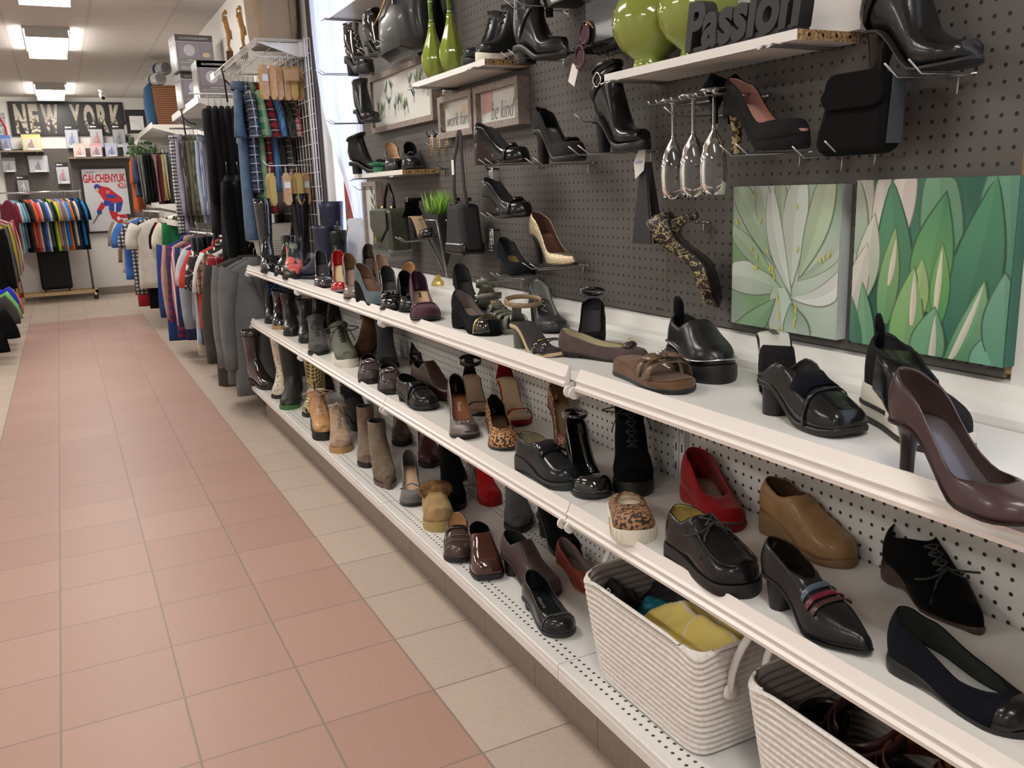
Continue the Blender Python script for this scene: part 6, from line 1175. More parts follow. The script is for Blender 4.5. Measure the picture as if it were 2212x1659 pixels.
for i,(lab,mt,sl,w_,L_,y) in enumerate(LR): garment('shirt',lab,'shirt',(1.105-.010*i,y,1.03),0,mt,w_*.88,L_,.09,sl,None,mt,hang=lab.split(' in the lower')[0]+(' of the lower row' if i==0 else ''))
rail('white clothes rail of the near lower row beside the shoe shelving',(1.09,5.52,1.085),(1.02,7.05,1.085),.010,WHITE)
TW=mat((.72,.71,.70),.4)
rail('thick white tube behind the tall boots, holding the size dividers',(1.38,5.95,1.02),(1.09,5.95,1.02),.022,TW); rail('second thick white tube below the size dividers, behind the lace-up boots',(1.38,5.8,.98),(1.20,5.8,.98),.022,TW)
for i,(s_,x,lab) in enumerate((('M',1.10,'white size divider marked M on the tube behind the tall boots'),('L',1.05,'white size divider marked L just behind the M one'),('',1.02,'blank-looking white size divider at the back of the three'))):
    e=thing('size_divider',lab,'sign',(x,5.93+.04*i,.93)); MB().cbox((0,0,.06),(.065,.004,.17)).build('plate',TW,e,bev=.003)
    if s_: text(s_,.035,FR((0,-.0025,.115),(1,0,0),(0,0,1)),INK,e,'size_letter')
    MB().tube([(.0,-.003,.09),(-.02,-.006,.05),(-.015,-.006,.0),(.01,-.006,-.03)],.0018,5).build('wire_clip',WIRE,e,True)
# plastic basket behind the boots
e=thing('plastic_basket','white perforated plastic basket standing behind the tall glossy boots','basket',(1.166,5.600,0.997))
PB=holes((.62,.58,.53),(.2,.17,.15),(0,2),.016,.22,.5,'pbask',lambda t,x:t.m('LESS_THAN',x[2],.10))
MB().grid([[(x*s,y*s,z) for x,y in ((-.11,-.08),(.11,-.08),(.11,.08),(-.11,.08))] for s,z in ((.8,0),(1.,.19),(1.05,.192))],True,True,False).build('body',PB,e,sol=(.003,0))
# G6: second lower row further back
LR2=[('navy blue jacket at the front of the second lower row',cc(.02,.03,.09),'long',.50,.8,7.55),('blue-grey pinstripe shirt with long sleeve in the second lower row',plaid((.22,.25,.31),[(0,.012,.004,0,(.5,.52,.56),.7)],'pin'),'long',.48,.62,7.40),('red and white striped shirt in the second lower row',plaid((.6,.55,.56),[(0,.02,.008,0,(.4,.03,.06),.9)],'rws'),'long',.48,.7,7.66),
('magenta and navy checked shirt in the second lower row',plaid((.20,.02,.07),[(2,.07,.03,0,(.03,.03,.08),.8),(0,.07,.03,0,(.03,.03,.08),.8)],'mag'),'long',.50,.82,7.9),('olive shirt behind the magenta checked shirt',cc(.20,.18,.09),'long',.48,.7,8.05),('pink shirt behind the olive one',cc(.5,.25,.28),'long',.48,.7,8.15),('dark blue shirt at the far end of the second lower row',cc(.02,.05,.20),'long',.52,.9,8.3)]
for i,(lab,mt,sl,w_,L_,y) in enumerate(LR2): garment('shirt' if i else 'jacket',lab,'shirt' if i else 'jacket',(1.07-.01*i+.02*(i==1),y,1.02),0,mt,w_,L_,.08,sl,None,mt,hang=lab.split(' in the second')[0])
rail('clothes rail of the second lower row, under the small shoe shelf',(1.10,7.2,1.075),(1.02,8.5,1.075),.010,WHITE)
# G7: far lower row
LR3=[('white t-shirt facing the aisle at the front of the far lower row',cc(.60,.57,.52),'short',.50,.72,9.95,.86),('black t-shirt right of the white t-shirt',blk,'short',.46,.80,9.75,1.06),('green and yellow sports jacket in the far lower row',plaid((.015,.14,.05),[(0,.25,.035,.19,(.75,.55,.05),1)],'gy'),'long',.40,.74,9.45,1.12),('red t-shirt behind the green and yellow jacket',cc(.42,.02,.03),'short',.46,.72,9.6,1.2),
('white and yellow t-shirt beside the sports jacket',cc(.65,.62,.5),'short',.46,.8,9.55,1.1),('checked black and white shirt behind the white t-shirt',plaid((.5,.48,.48),[(2,.04,.02,0,(.03,.03,.04),.9),(0,.04,.02,0,(.03,.03,.04),.9)],'cbw'),'short',.48,.8,10.15,.80),('blue t-shirt behind the white t-shirt',cc(.05,.16,.5),'short',.5,.66,10.5,.76),('dark red t-shirt at the far end of the far lower row',cc(.35,.02,.03),'short',.5,.95,10.35,.84),('cream shirt peeping out left of the white t-shirt',cc(.55,.52,.45),'short',.5,.6,10.75,.76),('tan cap-sleeved top at the far end, left of the white t-shirt',cc(.25,.2,.12),'short',.5,.5,11.0,.74),('black t-shirt hem below the white t-shirt',blk,'short',.46,.95,10.05,.92)]
for i,(lab,mt,sl,w_,L_,y,x) in enumerate(LR3): garment('t_shirt' if 't-shirt' in lab else 'shirt' if 'shirt' in lab else 'top',lab,'t-shirt' if 't-shirt' in lab else 'shirt' if 'shirt' in lab else 'top',(min(x+.06,1.13),y,1.18),0,mt,w_,L_,.07,sl,hang=lab.split(' at the')[0].split(' in the')[0])
rail('clothes rail of the far lower row near the back wall',(.88,9.3,1.25),(.88,11.2,1.25),.010,WHITE)
tag(MB().box((1.0,7.0,.20),(1.372,YB-.06,.225)).build('base_shelf',WHITE),'long white base shelf running low under the far clothes to the back wall','shelf')
low('slip_on_shoe','cream shoe on the far base shelf below the green jacket',(1.01,9.2,.227),-160,CREAM,L=.25,hh=.0,t0=.5,hb=.05,hv=.06,outs='flat',pf=.012)
tag(MB().box((1.05,6.02,.0),(1.11,6.08,.42)).build('post',mat((.45,.38,.26),.6)),'beige wooden post under the lower clothes row','post')
# G8: left rack
LL=[('cream coat at the right end of the left clothes row',cc(.50,.46,.38),13.6,1.22,1.15),('red coat beside the cream coat of the left row',cc(.35,.02,.025),13.35,1.21,1.05),('light grey jacket in the left clothes row',cc(.35,.34,.33),13.0,1.2,.95),('camel brown coat in the left clothes row',cc(.26,.13,.035),12.6,1.19,.95),('bright yellow coat in the left clothes row',cc(.60,.50,.05),12.2,1.18,1.05),('navy jacket of the left row next to the yellow coat',cc(.03,.05,.12),11.8,1.17,.95),('olive grey coat in the left clothes row',cc(.13,.13,.10),11.4,1.17,.95),('black coat at the left edge of the photo',blk,11.0,1.16,.9)]
for i,(lab,mt,y,z,L_) in enumerate(LL): garment('coat',lab,'coat',(-.83,y,z),0,mt,.50,L_,.10,'long',None,hang=lab.split(' at the')[0].split(' in the')[0])
L2=[('blue children t-shirt low at the left edge of the photo',(.02,.04,.5),.62,9.9),('green and orange striped top low at the left edge',(.18,.5,.12),.60,9.6),('orange t-shirt low at the left edge of the photo',(.75,.18,.03),.58,10.2),('dark grey trousers-like top low at the left edge',(.06,.055,.055),.60,9.2),('black top with neon trim at the left edge',(.01,.01,.012),.52,8.8)]
for i,(lab,c,z,y) in enumerate(L2): garment('top',lab,'top',(-.80,y,z),0,cc(*c),.48,.42,.10,'short',hang=lab.split(' at the')[0])
rail('clothes rail of the left row, upper',(-.83,10.8,1.30),(-.83,13.9,1.30),.012); rail('clothes rail of the left row, lower',(-.80,8.6,.68),(-.80,10.4,.68),.012)
# G9: back wall rack
BR=[('maroon',(.22,.02,.05)),('white',(.66,.66,.68)),('light blue',(.14,.42,.65)),('grey-green',(.16,.2,.2)),('black',(.015,.015,.018)),('dark patterned',(.04,.04,.05)),('orange and red',(.75,.16,.06)),('bright red',(.62,.05,.04)),('pale pink',(.62,.5,.5)),('charcoal',(.05,.05,.055)),('royal blue',(.04,.13,.50)),('second white',(.66,.66,.66)),('dark green',(.06,.08,.075)),('very dark green',(.03,.045,.04)),('lime green',(.48,.75,.02)),('rose pink',(.6,.25,.27)),('mid grey',(.17,.17,.18)),('silver grey',(.36,.36,.38)),('bright blue',(.01,.22,.72)),('orange',(.75,.16,.03)),('dark charcoal',(.045,.045,.05)),('off-white',(.6,.58,.55)),('navy',(.02,.025,.07)),('dark navy',(.012,.015,.04)),('azure blue',(.01,.2,.55)),('bottle green',(.015,.03,.022))]
xb=-.62
for i,(nm,c) in enumerate(BR):
    prev=BR[i-1][0] if i else None; nxt=BR[i+1][0] if i+1<len(BR) else None
    lab=nm+' t-shirt on the far rolling rack, '+('first from the left' if not prev else 'right of the '+prev+' one')
    garment('t_shirt',lab,'t-shirt',(xb+i*.0345,14.1,1.44),-hp+.42,cc(*c),.46,.72 if i%3 else .66,.038,'short',hang=nm+' t-shirt of the far rack',splay=.02)
e=thing('rolling_rack','chrome and wood rolling clothes rack at the far wall','clothes rack',(.30,14.1,0))
MB().tube([(-1.05,0,1.54),(.02,0,1.54)],.013,10).build('top_rail',CH,e,True)
MB().tube([(.0,0,.14),(.0,0,1.56)],.014,8).build('upright',mat((.16,.13,.12),.5),e,True); MB().tube([(-1.03,0,.14),(-1.03,0,1.56)],.014,8).build('upright',mat((.16,.13,.12),.5),e,True)
PW2=mat((.58,.42,.24),.5,var=(25,.1))
MB().box((-1.1,-.18,.10),(.06,-.14,.145)).build('base_board',PW2,e); MB().box((-1.1,.10,.10),(.06,.14,.145)).build('base_board',PW2,e); MB().box((.02,-.18,.10),(.06,.14,.14)).build('end_board',PW2,e)
for x in (-1.05,.02): MB().lathe([(0,-.012),(.032,-.012),(.036,0),(.032,.012),(0,.012)],14,M=Matrix.Translation((x,-.16,.036))@Matrix.Rotation(PI/2,4,'X')).build('caster',RUBB,e,auto=40); MB().cbox((x,-.16,.085),(.02,.03,.03)).build('caster_fork',CH,e)
# ---------------------------------------------------------------- far wall and high shelves
YP=YB-.03
PG2=holes((.115,.10,.09),(.03,.02,.02),(0,2),.0254,.12,.6,'peg far')
for x0,x1,z0,z1,lab in ((-.62,.23,.92,2.15,'grey pegboard on the far wall behind the rolling rack'),(.23,1.06,.92,2.15,'grey pegboard on the far wall behind the hockey poster'),(1.06,1.36,.92,2.15,'grey pegboard strip in the far right corner')):
    tag(MB().box((x0,YP+.012,z0+.0),(x1-.004,YP+.0298,z1)).build('pegboard',PG2),lab,'pegboard')
# city name sign
e=thing('wall_sign','long black framed poster spelling NEW YORK in city-photo letters on the far wall','sign',(.30,YP,2.56))
MB().box((-.74,-.0,-.235),(.74,.028,.235)).build('frame',mat((.015,.013,.012),.4),e); MB().box((-.725,-.004,-.22),(.725,.0,.22)).build('black_board',mat((.035,.033,.036),.35),e)
CT=mat((.5,.45,.37),.6,key='city',pat=lambda t:(lambda x:t.mix(t.m('MULTIPLY',t.step(x[2],.06,-.04),t.m('GREATER_THAN',t.vor(26),.52)),t.mix(t.step(t.noise(9,4),.35,.65),(.55,.50,.41),(.42,.38,.30)),(.10,.08,.06)))(t.xyz()))
X=-.685
for ch,wd in (('N',.16),('E',.13),('W',.24),(' ',.09),('Y',.15),('O',.16),('R',.15),('K',.16)):
    if ch!=' ': text(ch,.4,FR((X+wd/2,-.006,.0),(1,0,0),(0,0,1)),CT,e,'letter_'+ch.lower() if 0 else 'letter',w=wd*.92,h=.40,bold=.02,ext=.001)
    X+=wd+.022
# hockey poster
e=thing('poster','framed hockey poster lettered ALEX GALCHENYUK on the far wall','poster',(.665,YP-.012,1.40))
FB=mat((.02,.018,.018),.4)
for a,b,c,d in ((-.325,-.48,.325,-.45),(-.325,.45,.325,.48),(-.325,-.45,-.295,.45),(.295,-.45,.325,.45)): MB().box((a,-.006,b),(c,.02,d)).build('frame_bar',FB,e)
MB().box((-.295,.0,-.45),(.295,.016,.45)).build('poster_sheet',mat((.60,.59,.63),.35),e)
RED=mat((.50,.02,.03),.5); BLU=mat((.03,.05,.30),.5); SK=mat((.55,.36,.28),.6); WH=mat((.75,.74,.76),.5)
text('ALEX',.05,FR((-.19,-.002,.405),(1,0,0),(0,0,1)),INK,e,'lettering',w=.13,h=.025); text('GALCHENYUK',.1,FR((.0,-.002,.315),(1,0,0),(0,0,1)),RED,e,'lettering',w=.575,h=.125,bold=.003)
k=[0]
def poly(pts,mt,nm):
    k[0]+=1; MB().prism(pts,.0004,M=Matrix.Translation((0,-.0008-.0006*k[0],0))).build(nm,mt,e)
circ=lambda x,z,r,s=1,n=20:[(x+r*math.cos(a)*s,z+r*math.sin(a)) for a in [q*2*PI/n for q in range(n)]]
poly([(-.15,.17),(-.11,.23),(-.04,.20),(.04,.18),(.12,.10),(.20,.03),(.21,-.03),(.10,-.05),(-.02,-.07),(-.05,.0),(-.10,.10)],RED,'printed_jersey')
poly([(-.02,.08),(.12,.07),(.14,.03),(.0,.02)],BLU,'printed_stripe'); poly([(-.04,.0),(.05,-.02),(.03,-.09),(-.08,-.08)],BLU,'printed_sleeve')
poly([(-.08,-.02),(-.04,-.09),(-.11,-.17),(-.16,-.14)],RED,'printed_arm'); poly(circ(-.13,-.17,.035),BLU,'printed_glove')
poly([(.02,-.05),(.21,-.03),(.16,-.17),(.05,-.20),(.0,-.14)],BLU,'printed_shorts'); poly([(.09,-.05),(.11,-.05),(.09,-.19),(.07,-.19)],WH,'printed_piping')
poly([(.0,-.16),(.10,-.18),(.20,-.35),(.15,-.37),(.03,-.27)],RED,'printed_sock'); poly([(.09,-.26),(.14,-.24),(.16,-.28),(.11,-.31)],WH,'printed_band'); poly([(.12,-.22),(.25,-.22),(.25,-.27),(.14,-.27)],RED,'printed_sock')
poly([(.13,-.37),(.20,-.35),(.22,-.41),(.12,-.41)],INK,'printed_skate'); poly([(.24,-.21),(.29,-.22),(.285,-.33),(.25,-.31)],INK,'printed_skate')
poly(circ(-.115,.19,.045,.95),BLU,'printed_helmet'); poly(circ(-.118,.15,.030,.8),SK,'printed_face'); poly([(-.14,-.18),(-.13,-.19),(-.235,-.34),(-.24,-.33)],INK,'printed_stick')
text('27',.05,FR((.02,-.0125,.115),(1,0,0),(0,0,1)),WH,e,'jersey_number')
poly(circ(.225,.205,.034,1.7),RED,'team_logo'); poly(circ(.232,.205,.024,1.6),WH,'logo_ring'); poly(circ(.235,.205,.014,1.7),RED,'logo_core'); text('H',.03,FR((.235,-.0155,.205),(1,0,0),(0,0,1)),WH,e,'logo_letter')
# hockey figure packages and their shelves
def wshelf(lab,x0,x1,z): 
    e=thing('wall_shelf',lab,'shelf',((x0+x1)/2,YP,z)); h=(x1-x0)/2; MB().box((-h,-.20,-.022),(h,.01,0)).build('board',mat((.22,.17,.12),.6,var=(20,.15)),e)
    for x in (-h*.7,0,h*.7): MB().tube([(x,.01,-.03),(x,-.15,-.03),(x,-.155,-.045)],.006,6).build('bracket',CH,e,True)
wshelf('brown shelf high on the far wall, left, carrying boxed figures',-.62,-.08,2.12); wshelf('brown shelf on the far wall above the hockey poster',.23,1.15,2.015)
def pack(lab,x,z,w,h,cb,cf,clip=True,d=.05,hdr=(.02,.02,.022),yy=.10):
    e=thing('toy_package',lab,'toy package',(x,YP-yy,z)); MB().box((-w/2,0,0),(w/2,.004,h)).build('backing_card',mat(cb,.5),e)
    if clip: MB().box((-w/2,-.002,h*.80),(w/2,.0,h)).build('header',mat(hdr,.4),e); MB().cbox((-w*.15,-.003,h*.9),(w*.4,.001,h*.05)).build('header_text',WH,e); MB().lathe([(0,0),(w*.09,0),(w*.09,.001)],10,M=Matrix.Translation((-w*.35,-.003,h*.9))@Matrix.Rotation(PI/2,4,'X')).build('header_logo',SIL,e)
    MB().box((-w*.44,-d,0.0),(w*.44,-.001,h*.76)).build('blister',mat((.9,.92,.95),.05,alpha=.22,spec=.6,key='blis'),e)
    f=MB(); f.tube([(-.02,-d*.5,.008),(-.008,-d*.5,h*.28),(0,-d*.5,h*.46)],[.007,.011,.016],8); f.tube([(.022,-d*.5,.01),(.01,-d*.5,h*.28),(0,-d*.5,h*.46)],[.007,.011,.016],8); f.tube([(0,-d*.5,h*.42),(.004,-d*.5,h*.58)],[.017,.006],8); f.tube([(0,-d*.5,h*.54),(-.03,-d*.55,h*.40),(-.045,-d*.6,h*.2)],.006,6)
    o=f.build('figure',mat(cf,.5),e,True); MB().lathe([(.001,-.012),(.010,-.007),(.012,0),(.008,.009),(.001,.012)],10,c=(.004,-d*.5,h*.63)).build('helmet',mat(cf,.3),o,True)
    MB().cbox((w*.08,-d-.001,h*.07),(w*.6,.001,h*.1)).build('name_plate',WH,e)
pk=[('hockey figure package with blue figure, tall card, left one under the city sign',.34,2.15,.17,.32,(.3,.33,.4),(.03,.06,.4)),('hockey figure package with red figure, tall card, middle one under the city sign',.665,2.15,.17,.33,(.35,.34,.36),(.55,.03,.03)),('hockey figure package with black figure, tall card, right one under the city sign',.965,2.15,.17,.33,(.2,.2,.22),(.02,.02,.03))]
for i,(lab,x,z,w,h,cb,cf) in enumerate(pk): pack(lab,x-.03,z+.0,w,h,cb,cf,yy=.05)
for i,(lab,x,cb,cf) in enumerate((('small boxed figure with orange and white player, front of the poster shelf',.38,(.65,.42,.36),(.6,.2,.05)),('small boxed figure with red and white base, front of the poster shelf',.60,(.6,.3,.32),(.15,.02,.02)),('small boxed figure with blue player, front of the poster shelf',.80,(.4,.45,.6),(.03,.05,.35)),('small clear boxed grey figure at the right end of the poster shelf',1.04,(.4,.42,.45),(.1,.12,.14)))): pack(lab,x,2.017,.16,.19,cb,cf,False,.05,yy=.17)
pack('blue boxed figure at the left end of the upper left shelf',-.53,2.122,.12,.21,(.1,.2,.5),(.03,.04,.06),False,.06); pack('yellow boxed figure pair on the upper left shelf',-.215,2.122,.24,.22,(.62,.55,.22),(.3,.05,.04),False,.07); 
pack('grey boxed figure hanging at the left below the upper left shelf',-.54,1.83,.17,.20,(.25,.24,.25),(.2,.05,.05),False,.06,yy=.06); pack('silver boxed figure pair below the upper left shelf',-.17,1.82,.25,.23,(.45,.46,.5),(.05,.05,.06),False,.06,yy=.06)
pack('hockey figure card with red player hanging left of the poster',.125,1.65,.16,.30,(.5,.52,.6),(.5,.05,.05),yy=.04); pack('hockey figure card with white player hanging above the rolling rack',-.40,1.52,.16,.26,(.05,.04,.04),(.55,.55,.55),yy=.04)
e=thing('framed_picture','black framed small picture in the far right corner behind the wicker basket','picture',(1.20,YP-.02,2.52)); MB().box((-.14,0,-.17),(.14,.02,.17)).build('frame',FB,e); MB().box((-.09,-.004,-.12),(.10,0,.08)).build('mat_board',WH,e)
e=thing('round_mirror','round dark-rimmed mirror between the city sign and the corner','mirror',(1.12,YP-.01,2.36)); MB().lathe([(0,.004),(.14,.004)],32,M=Matrix.Rotation(PI/2,4,'X')).build('glass',mat((.8,.8,.8),.05,1),e); ring((0,-.005,0),.15,.17,.010,32).build('rim',FB,e,True)
e=thing('framed_picture','red-edged poster cut by the left edge of the photo on the far wall','picture',(-.62,YP-.01,2.42)); MB().box((-.10,0,-.26),(.12,.02,.22)).build('print',mat((.4,.4,.42),.5,var=(30,.5)),e); MB().tube([(.12,-.003,-.24),(.11,-.003,.02),(.02,-.003,.24)],.012,4).build('red_edge',RED,e)
# suitcase
e=thing('suitcase','black upright fabric suitcase on the rolling rack base','suitcase',(-.15,14.12,.147))
SB=mat((.012,.011,.011),.9,bump=(200,.4))
MB().box((-.21,-.12,.03),(.19,.12,.66)).build('shell',SB,e,bev=.035); MB().box((-.18,-.14,.06),(.16,-.115,.60)).build('front_pocket',SB,e,bev=.01)
for x in (-.16,.14): MB().lathe([(0,-.012),(.028,-.012),(.028,.012),(0,.012)],12,M=Matrix.Translation((x,-.08,.030))@Matrix.Rotation(PI/2,4,'Y')).build('wheel',RUBB,e)
MB().lathe([(0,.003),(.03,.003),(.03,0)],16,M=Matrix.Translation((-.01,-.125,.635))@Matrix.Rotation(PI/2,4,'X')@Matrix.Scale(.4,4,(0,1,0))).build('logo_plate',SIL,e); MB().tube([(-.06,0,.66),(-.05,0,.69),(.03,0,.69),(.04,0,.66)],.008,6).build('handle',RUBB,e,True)
# dinnerware boxes
GX=mat((.22,.21,.22),.22,coat=.5); GX2=mat((.27,.24,.30),.25,coat=.5); GXT=mat((.17,.165,.165),.3,coat=.4)
def dbox(lab,x,y,z,rz=0):
    e=thing('dinnerware_box',lab,'box',(x,y,z),rz); w,d,h=.29,.28,.275
    o=MB().box((0,0,0),(w,d,h)).build('carton',GX,e,bev=.002)
    MB().box((-.0006,0,h*.80),(w+.0006,d,h*.999)).build('dark_top_band',GXT,e); MB().box((.0,-.0014,h*.80),(w,-.0002,h*.81)).build('line',WH,e)
    MB().box((.02,-.0012,h*.36),(w*.64,-.0004,h*.78)).build('printed_photo',GX2,e); MB().box((w*.66,-.0012,h*.36),(w*.97,-.0004,h*.56)).build('printed_photo',GX2,e); MB().box((w*.66,-.0012,h*.58),(w*.97,-.0004,h*.78)).build('printed_photo',GX2,e)
    MB().lathe([(0,.0003),(.042,.0003),(.044,0)],24,M=Matrix.Translation((w*.35,-.0014,h*.57))@Matrix.Rotation(PI/2,4,'X')).build('printed_plate',mat((.5,.5,.55),.3),e); MB().lathe([(0,.0003),(.03,.0003),(.03,0)],16,M=Matrix.Translation((w*.8,-.0014,h*.45))@Matrix.Rotation(PI/2,4,'X')@Matrix.Scale(.6,4,(0,1,0))).build('printed_bowl',mat((.6,.5,.3),.3),e)
    text('GLUCKSTEINELEMENTS',.03,FR((w/2,-.0014,h*.9),(1,0,0),(0,0,1)),WH,e,'lettering',w=.22,h=.014); text('MODERN COLLECTION',.02,FR((w*.55,-.0014,h*.29),(1,0,0),(0,0,1)),SIL,e,'lettering',w=.15,h=.009)
    for zz in (.23,.10,.06): MB().box((w*.1,-.0012,h*zz),(w*.5,-.0006,h*zz+.002)).build('printed_line',WH,e)
    MB().box((-.0016,.03,h*.1),(-.0008,.10,h*.72)).build('side_panel',mat((.32,.30,.30),.2,coat=.5),e)
dbox('grey dinnerware box standing nearest on the white bracket shelf',1.055,7.12,2.091); dbox('grey dinnerware box further back on the shelf, under the top one',1.02,7.80,2.091,.05); dbox('grey dinnerware box stacked on top of the others',1.0,7.72,2.368,.06)
# wicker basket, bags and rolled blankets
WK=mat((.16,.06,.02),.5,key='wick',pat=lambda t:(t.bump(t.m('MAXIMUM',t.line(t.xyz()[2],.022,.011),t.line(t.xyz()[0],.03,.008)),1,.006),t.mix(t.line(t.xyz()[2],.022,.010),(.10,.035,.015),(.26,.11,.04)))[1])
e=thing('wicker_basket','tall brown wicker basket on the far bracket shelf','basket',(1.18,10.35,2.131)); MB().grid([[(x*s,y*s,z) for x,y in ((-.12,-.15),(.10,-.15),(.10,.15),(-.12,.15))] for s,z in ((.88,0),(1,.2),(1.05,.40),(1.1,.405))],True,True,False).build('body',WK,e,sol=(.008,0)); MB().tube([(-.13,-.16,.40),(.11,-.16,.40),(.11,.16,.40),(-.13,.16,.40)],.010,8,closed=True).build('rim',WK,e,True)
e=thing('bag','blue bag leaning at the left of the wicker basket','bag',(1.03,10.45,2.131)); MB().grid([[(x,y,z) for x,y,z in r] for r in slab(.26,.2,.45,.13)],True,True,True).build('body',cc(.03,.08,.15),e,True)
e=thing('bag','dark grey garment bag right of the wicker basket','bag',(1.335,10.3,2.131)); MB().grid(slab(.3,.26,.50,.10),True,True,True).build('body',cc(.04,.04,.045),e,True)
def roll(lab,c,ax):
    e=thing('rolled_blanket',lab,'blanket',c); B=Matrix.Rotation(ax,4,'Z')@Matrix.Rotation(PI/2,4,'X')
    MB().lathe([(.0,0),(.062,0),(.068,.01),(.068,.30),(.06,.31),(0,.31)],20,M=B@Matrix.Translation((0,0,-.155))).build('roll',mat((.32,.31,.30),.9,var=(40,.3)),e,True,auto=50)
    MB().tube([B@Vector((.05*(1-i/34)*math.cos(i*.55),.05*(1-i/34)*math.sin(i*.55),.158)) for i in range(32)],.004,5).build('spiral_edge',mat((.14,.14,.16),.9),e,True)
    MB().lathe([(.069,-.03),(.0705,-.03),(.0705,.03),(.069,.03)],20,M=B).build('band',cc(.02,.03,.07),e,True)
roll('rolled grey blanket with blue band lying on the wicker basket',(1.10,10.35,2.61),.2); roll('second rolled grey blanket on top, against the wall',(1.17,10.5,2.735),.3)
tag(MB().box((1.30,10.15,2.64),(1.33,10.2,2.84)).build('wooden_board',mat((.07,.04,.025),.6)),'dark wooden board edge standing behind the rolled blankets','board')
e=thing('artificial_plant','green leafy garland hanging at the far trouser rail','artificial plant',(.90,11.78,2.02)); m=MB()
for i in range(90):
    x,y,z=R.uniform(-.05,.30),R.uniform(-.08,.08),R.uniform(-.1,.05); a=R.uniform(0,6); m.add([(x,y,z),(x+.03*math.cos(a),y+.01,z+.02),(x+.05*math.cos(a),y,z-.01),(x+.02*math.cos(a),y-.01,z-.02)],[(0,1,2,3)])
o=m.build('leaves',mat((.06,.2,.05),.6,var=(20,.4)),e); o['kind']='stuff'; MB().tube([(0,0,.1),(-.02,0,-.1),(-.01,0,-.35)],.03,8).build('stem',mat((.2,.25,.15),.8,var=(20,.3)),e,True)
# ---------------------------------------------------------------- wire shelf, grid and brushes
e=thing('wire_shelf','white wire shelf above the checked shirts, carrying the cloth bag and wooden figures','shelf',(1.36,5.10,2.20))
m=MB()
for i in range(44): y=i*.036; m.tube([(0,y,0),(-.28,y,0),(-.285,y,-.032)],.0019,4)
o=m.build('wires',mat((.72,.71,.69),.4),e); o['kind']='stuff'
for p,q in (((-.285,0,-.035),(-.285,1.55,-.035)),((-.28,0,.001),(-.28,1.55,.001)),((0,0,0),(0,1.55,0)),((-.14,0,-.004),(-.14,1.55,-.004))): MB().tube([p,q],.0035,6).build('rod',mat((.72,.71,.69),.4),e,True)
MB().box((-.289,1.40,-.04),(-.284,1.56,.006)).build('end_plate',WHITE,e)
for y in (.05,1.5): MB().prism([(-.27,-.01),(0,-.01),(0,-.10),(-.02,-.09)],.004,M=Matrix.Translation((0,y,0))).build('bracket',WHITE,e)
e=thing('wire_grid_panel','white wire grid panel left of the curtain, holding the brushes','wire grid',(1.355,5.02,1.0)); WG=mat((.74,.73,.72),.4)
for i in range(15): MB().tube([(0,i*.07,.0),(0,i*.07,1.2)],.0028,6).build('vertical_wire',WG,e,True)
for i in range(16): MB().tube([(-.004,0,i*.08),(-.004,.98,i*.08)],.0028,6).build('horizontal_wire',WG,e,True)
MB().tube([(-.03,0,.0),(-.03,0,1.2)],.0035,6).build('edge_wire',WG,e,True); MB().tube([(-.015,0,.0),(-.015,0,1.2)],.003,6).build('edge_wire',WG,e,True)
tag(MB().box((1.362,5.0,1.0),(1.378,5.08,2.86)).build('dark_panel',mat((.07,.055,.05),.6)),'narrow dark wall strip between the cloth bag and the curtain','panel')
tag(MB().box((1.365,5.10,.9),(1.377,6.4,2.16)).build('dark_panel',mat((.10,.08,.075),.7)),'dark brown wall panel behind the white wire grid','panel')
BW=mat((.52,.31,.16),.5,var=(40,.12)); BR_=mat((.50,.36,.12),.9,bump=(300,1.))
def brush(lab,x,z,face,y,tagc=False,rz=0):
    e=thing('wooden_brush',lab,'brush',(x,y,z),rz); m=MB(); rows=[]
    out=[]; 
    for i in range(9):
        v=i/8; hw=.027*(1-.16*math.sin(PI*v))*math.sqrt(max(.12,1-(2*v-1)**8)); out.append((hw,-.03-.185*v))
    pts=[(a,b) for a,b in out]+[(-a,b) for a,b in reversed(out)]
    MB().prism(pts,.016,M=Matrix.Translation((0,-.008,0))).build('handle',BW,e,bev=.003)
    br=MB(); s=-1 if face else 1
    pts2=[(a*.8,b*.97-.004) for a,b in pts]; br.prism(pts2,.022,M=Matrix.Translation((0,-.030 if s<0 else .008,0)))
    for a,b in pts2:
        for q in range(3): br.tube([(a,s*.018,b),(a*1.2,s*(.02+.008*q),b+R.uniform(-.004,.004))],.0012,3)
    br.build('bristles',BR_,e)
    MB().tube([(0,0,-.035),(-.004,0,-.01),(0,0,.012),(.004,0,-.01),(0,0,-.035)],.0022,5).build('cord',mat((.62,.54,.42),.8),e,True)
    if tagc: MB().cbox((0,-.034 if face else -.0095,-.10),(.035,.001,.035)).build('label',mat((.72,.71,.69)),e)
HT=[('wooden brush with black and white logo label, left end of the upper hook',1.115,0,1),('wooden brush with bristles turned sideways, second on the upper hook',1.165,0,0),('wooden brush showing bare board, third on the upper hook',1.20,0,0),('wooden brush with brown card sleeve, fourth on the upper hook',1.25,0,0),('wooden brush showing yellow bristles, fifth on the upper hook',1.285,1,0),('wooden brush at the wall end of the upper hook',1.325,0,0)]
for i,(lab,x,f,tc) in enumerate(HT): brush(lab,x,2.10,f,5.14+.012*i,bool(tc),(.3,-.5,.1,.2,0,.1)[i])
tag(MB().cbox((1.262,5.12,2.015),(.085,.003,.06)).build('card_sleeve',mat((.42,.26,.13),.7)),'brown printed card sleeve round the brushes on the upper hook','card')
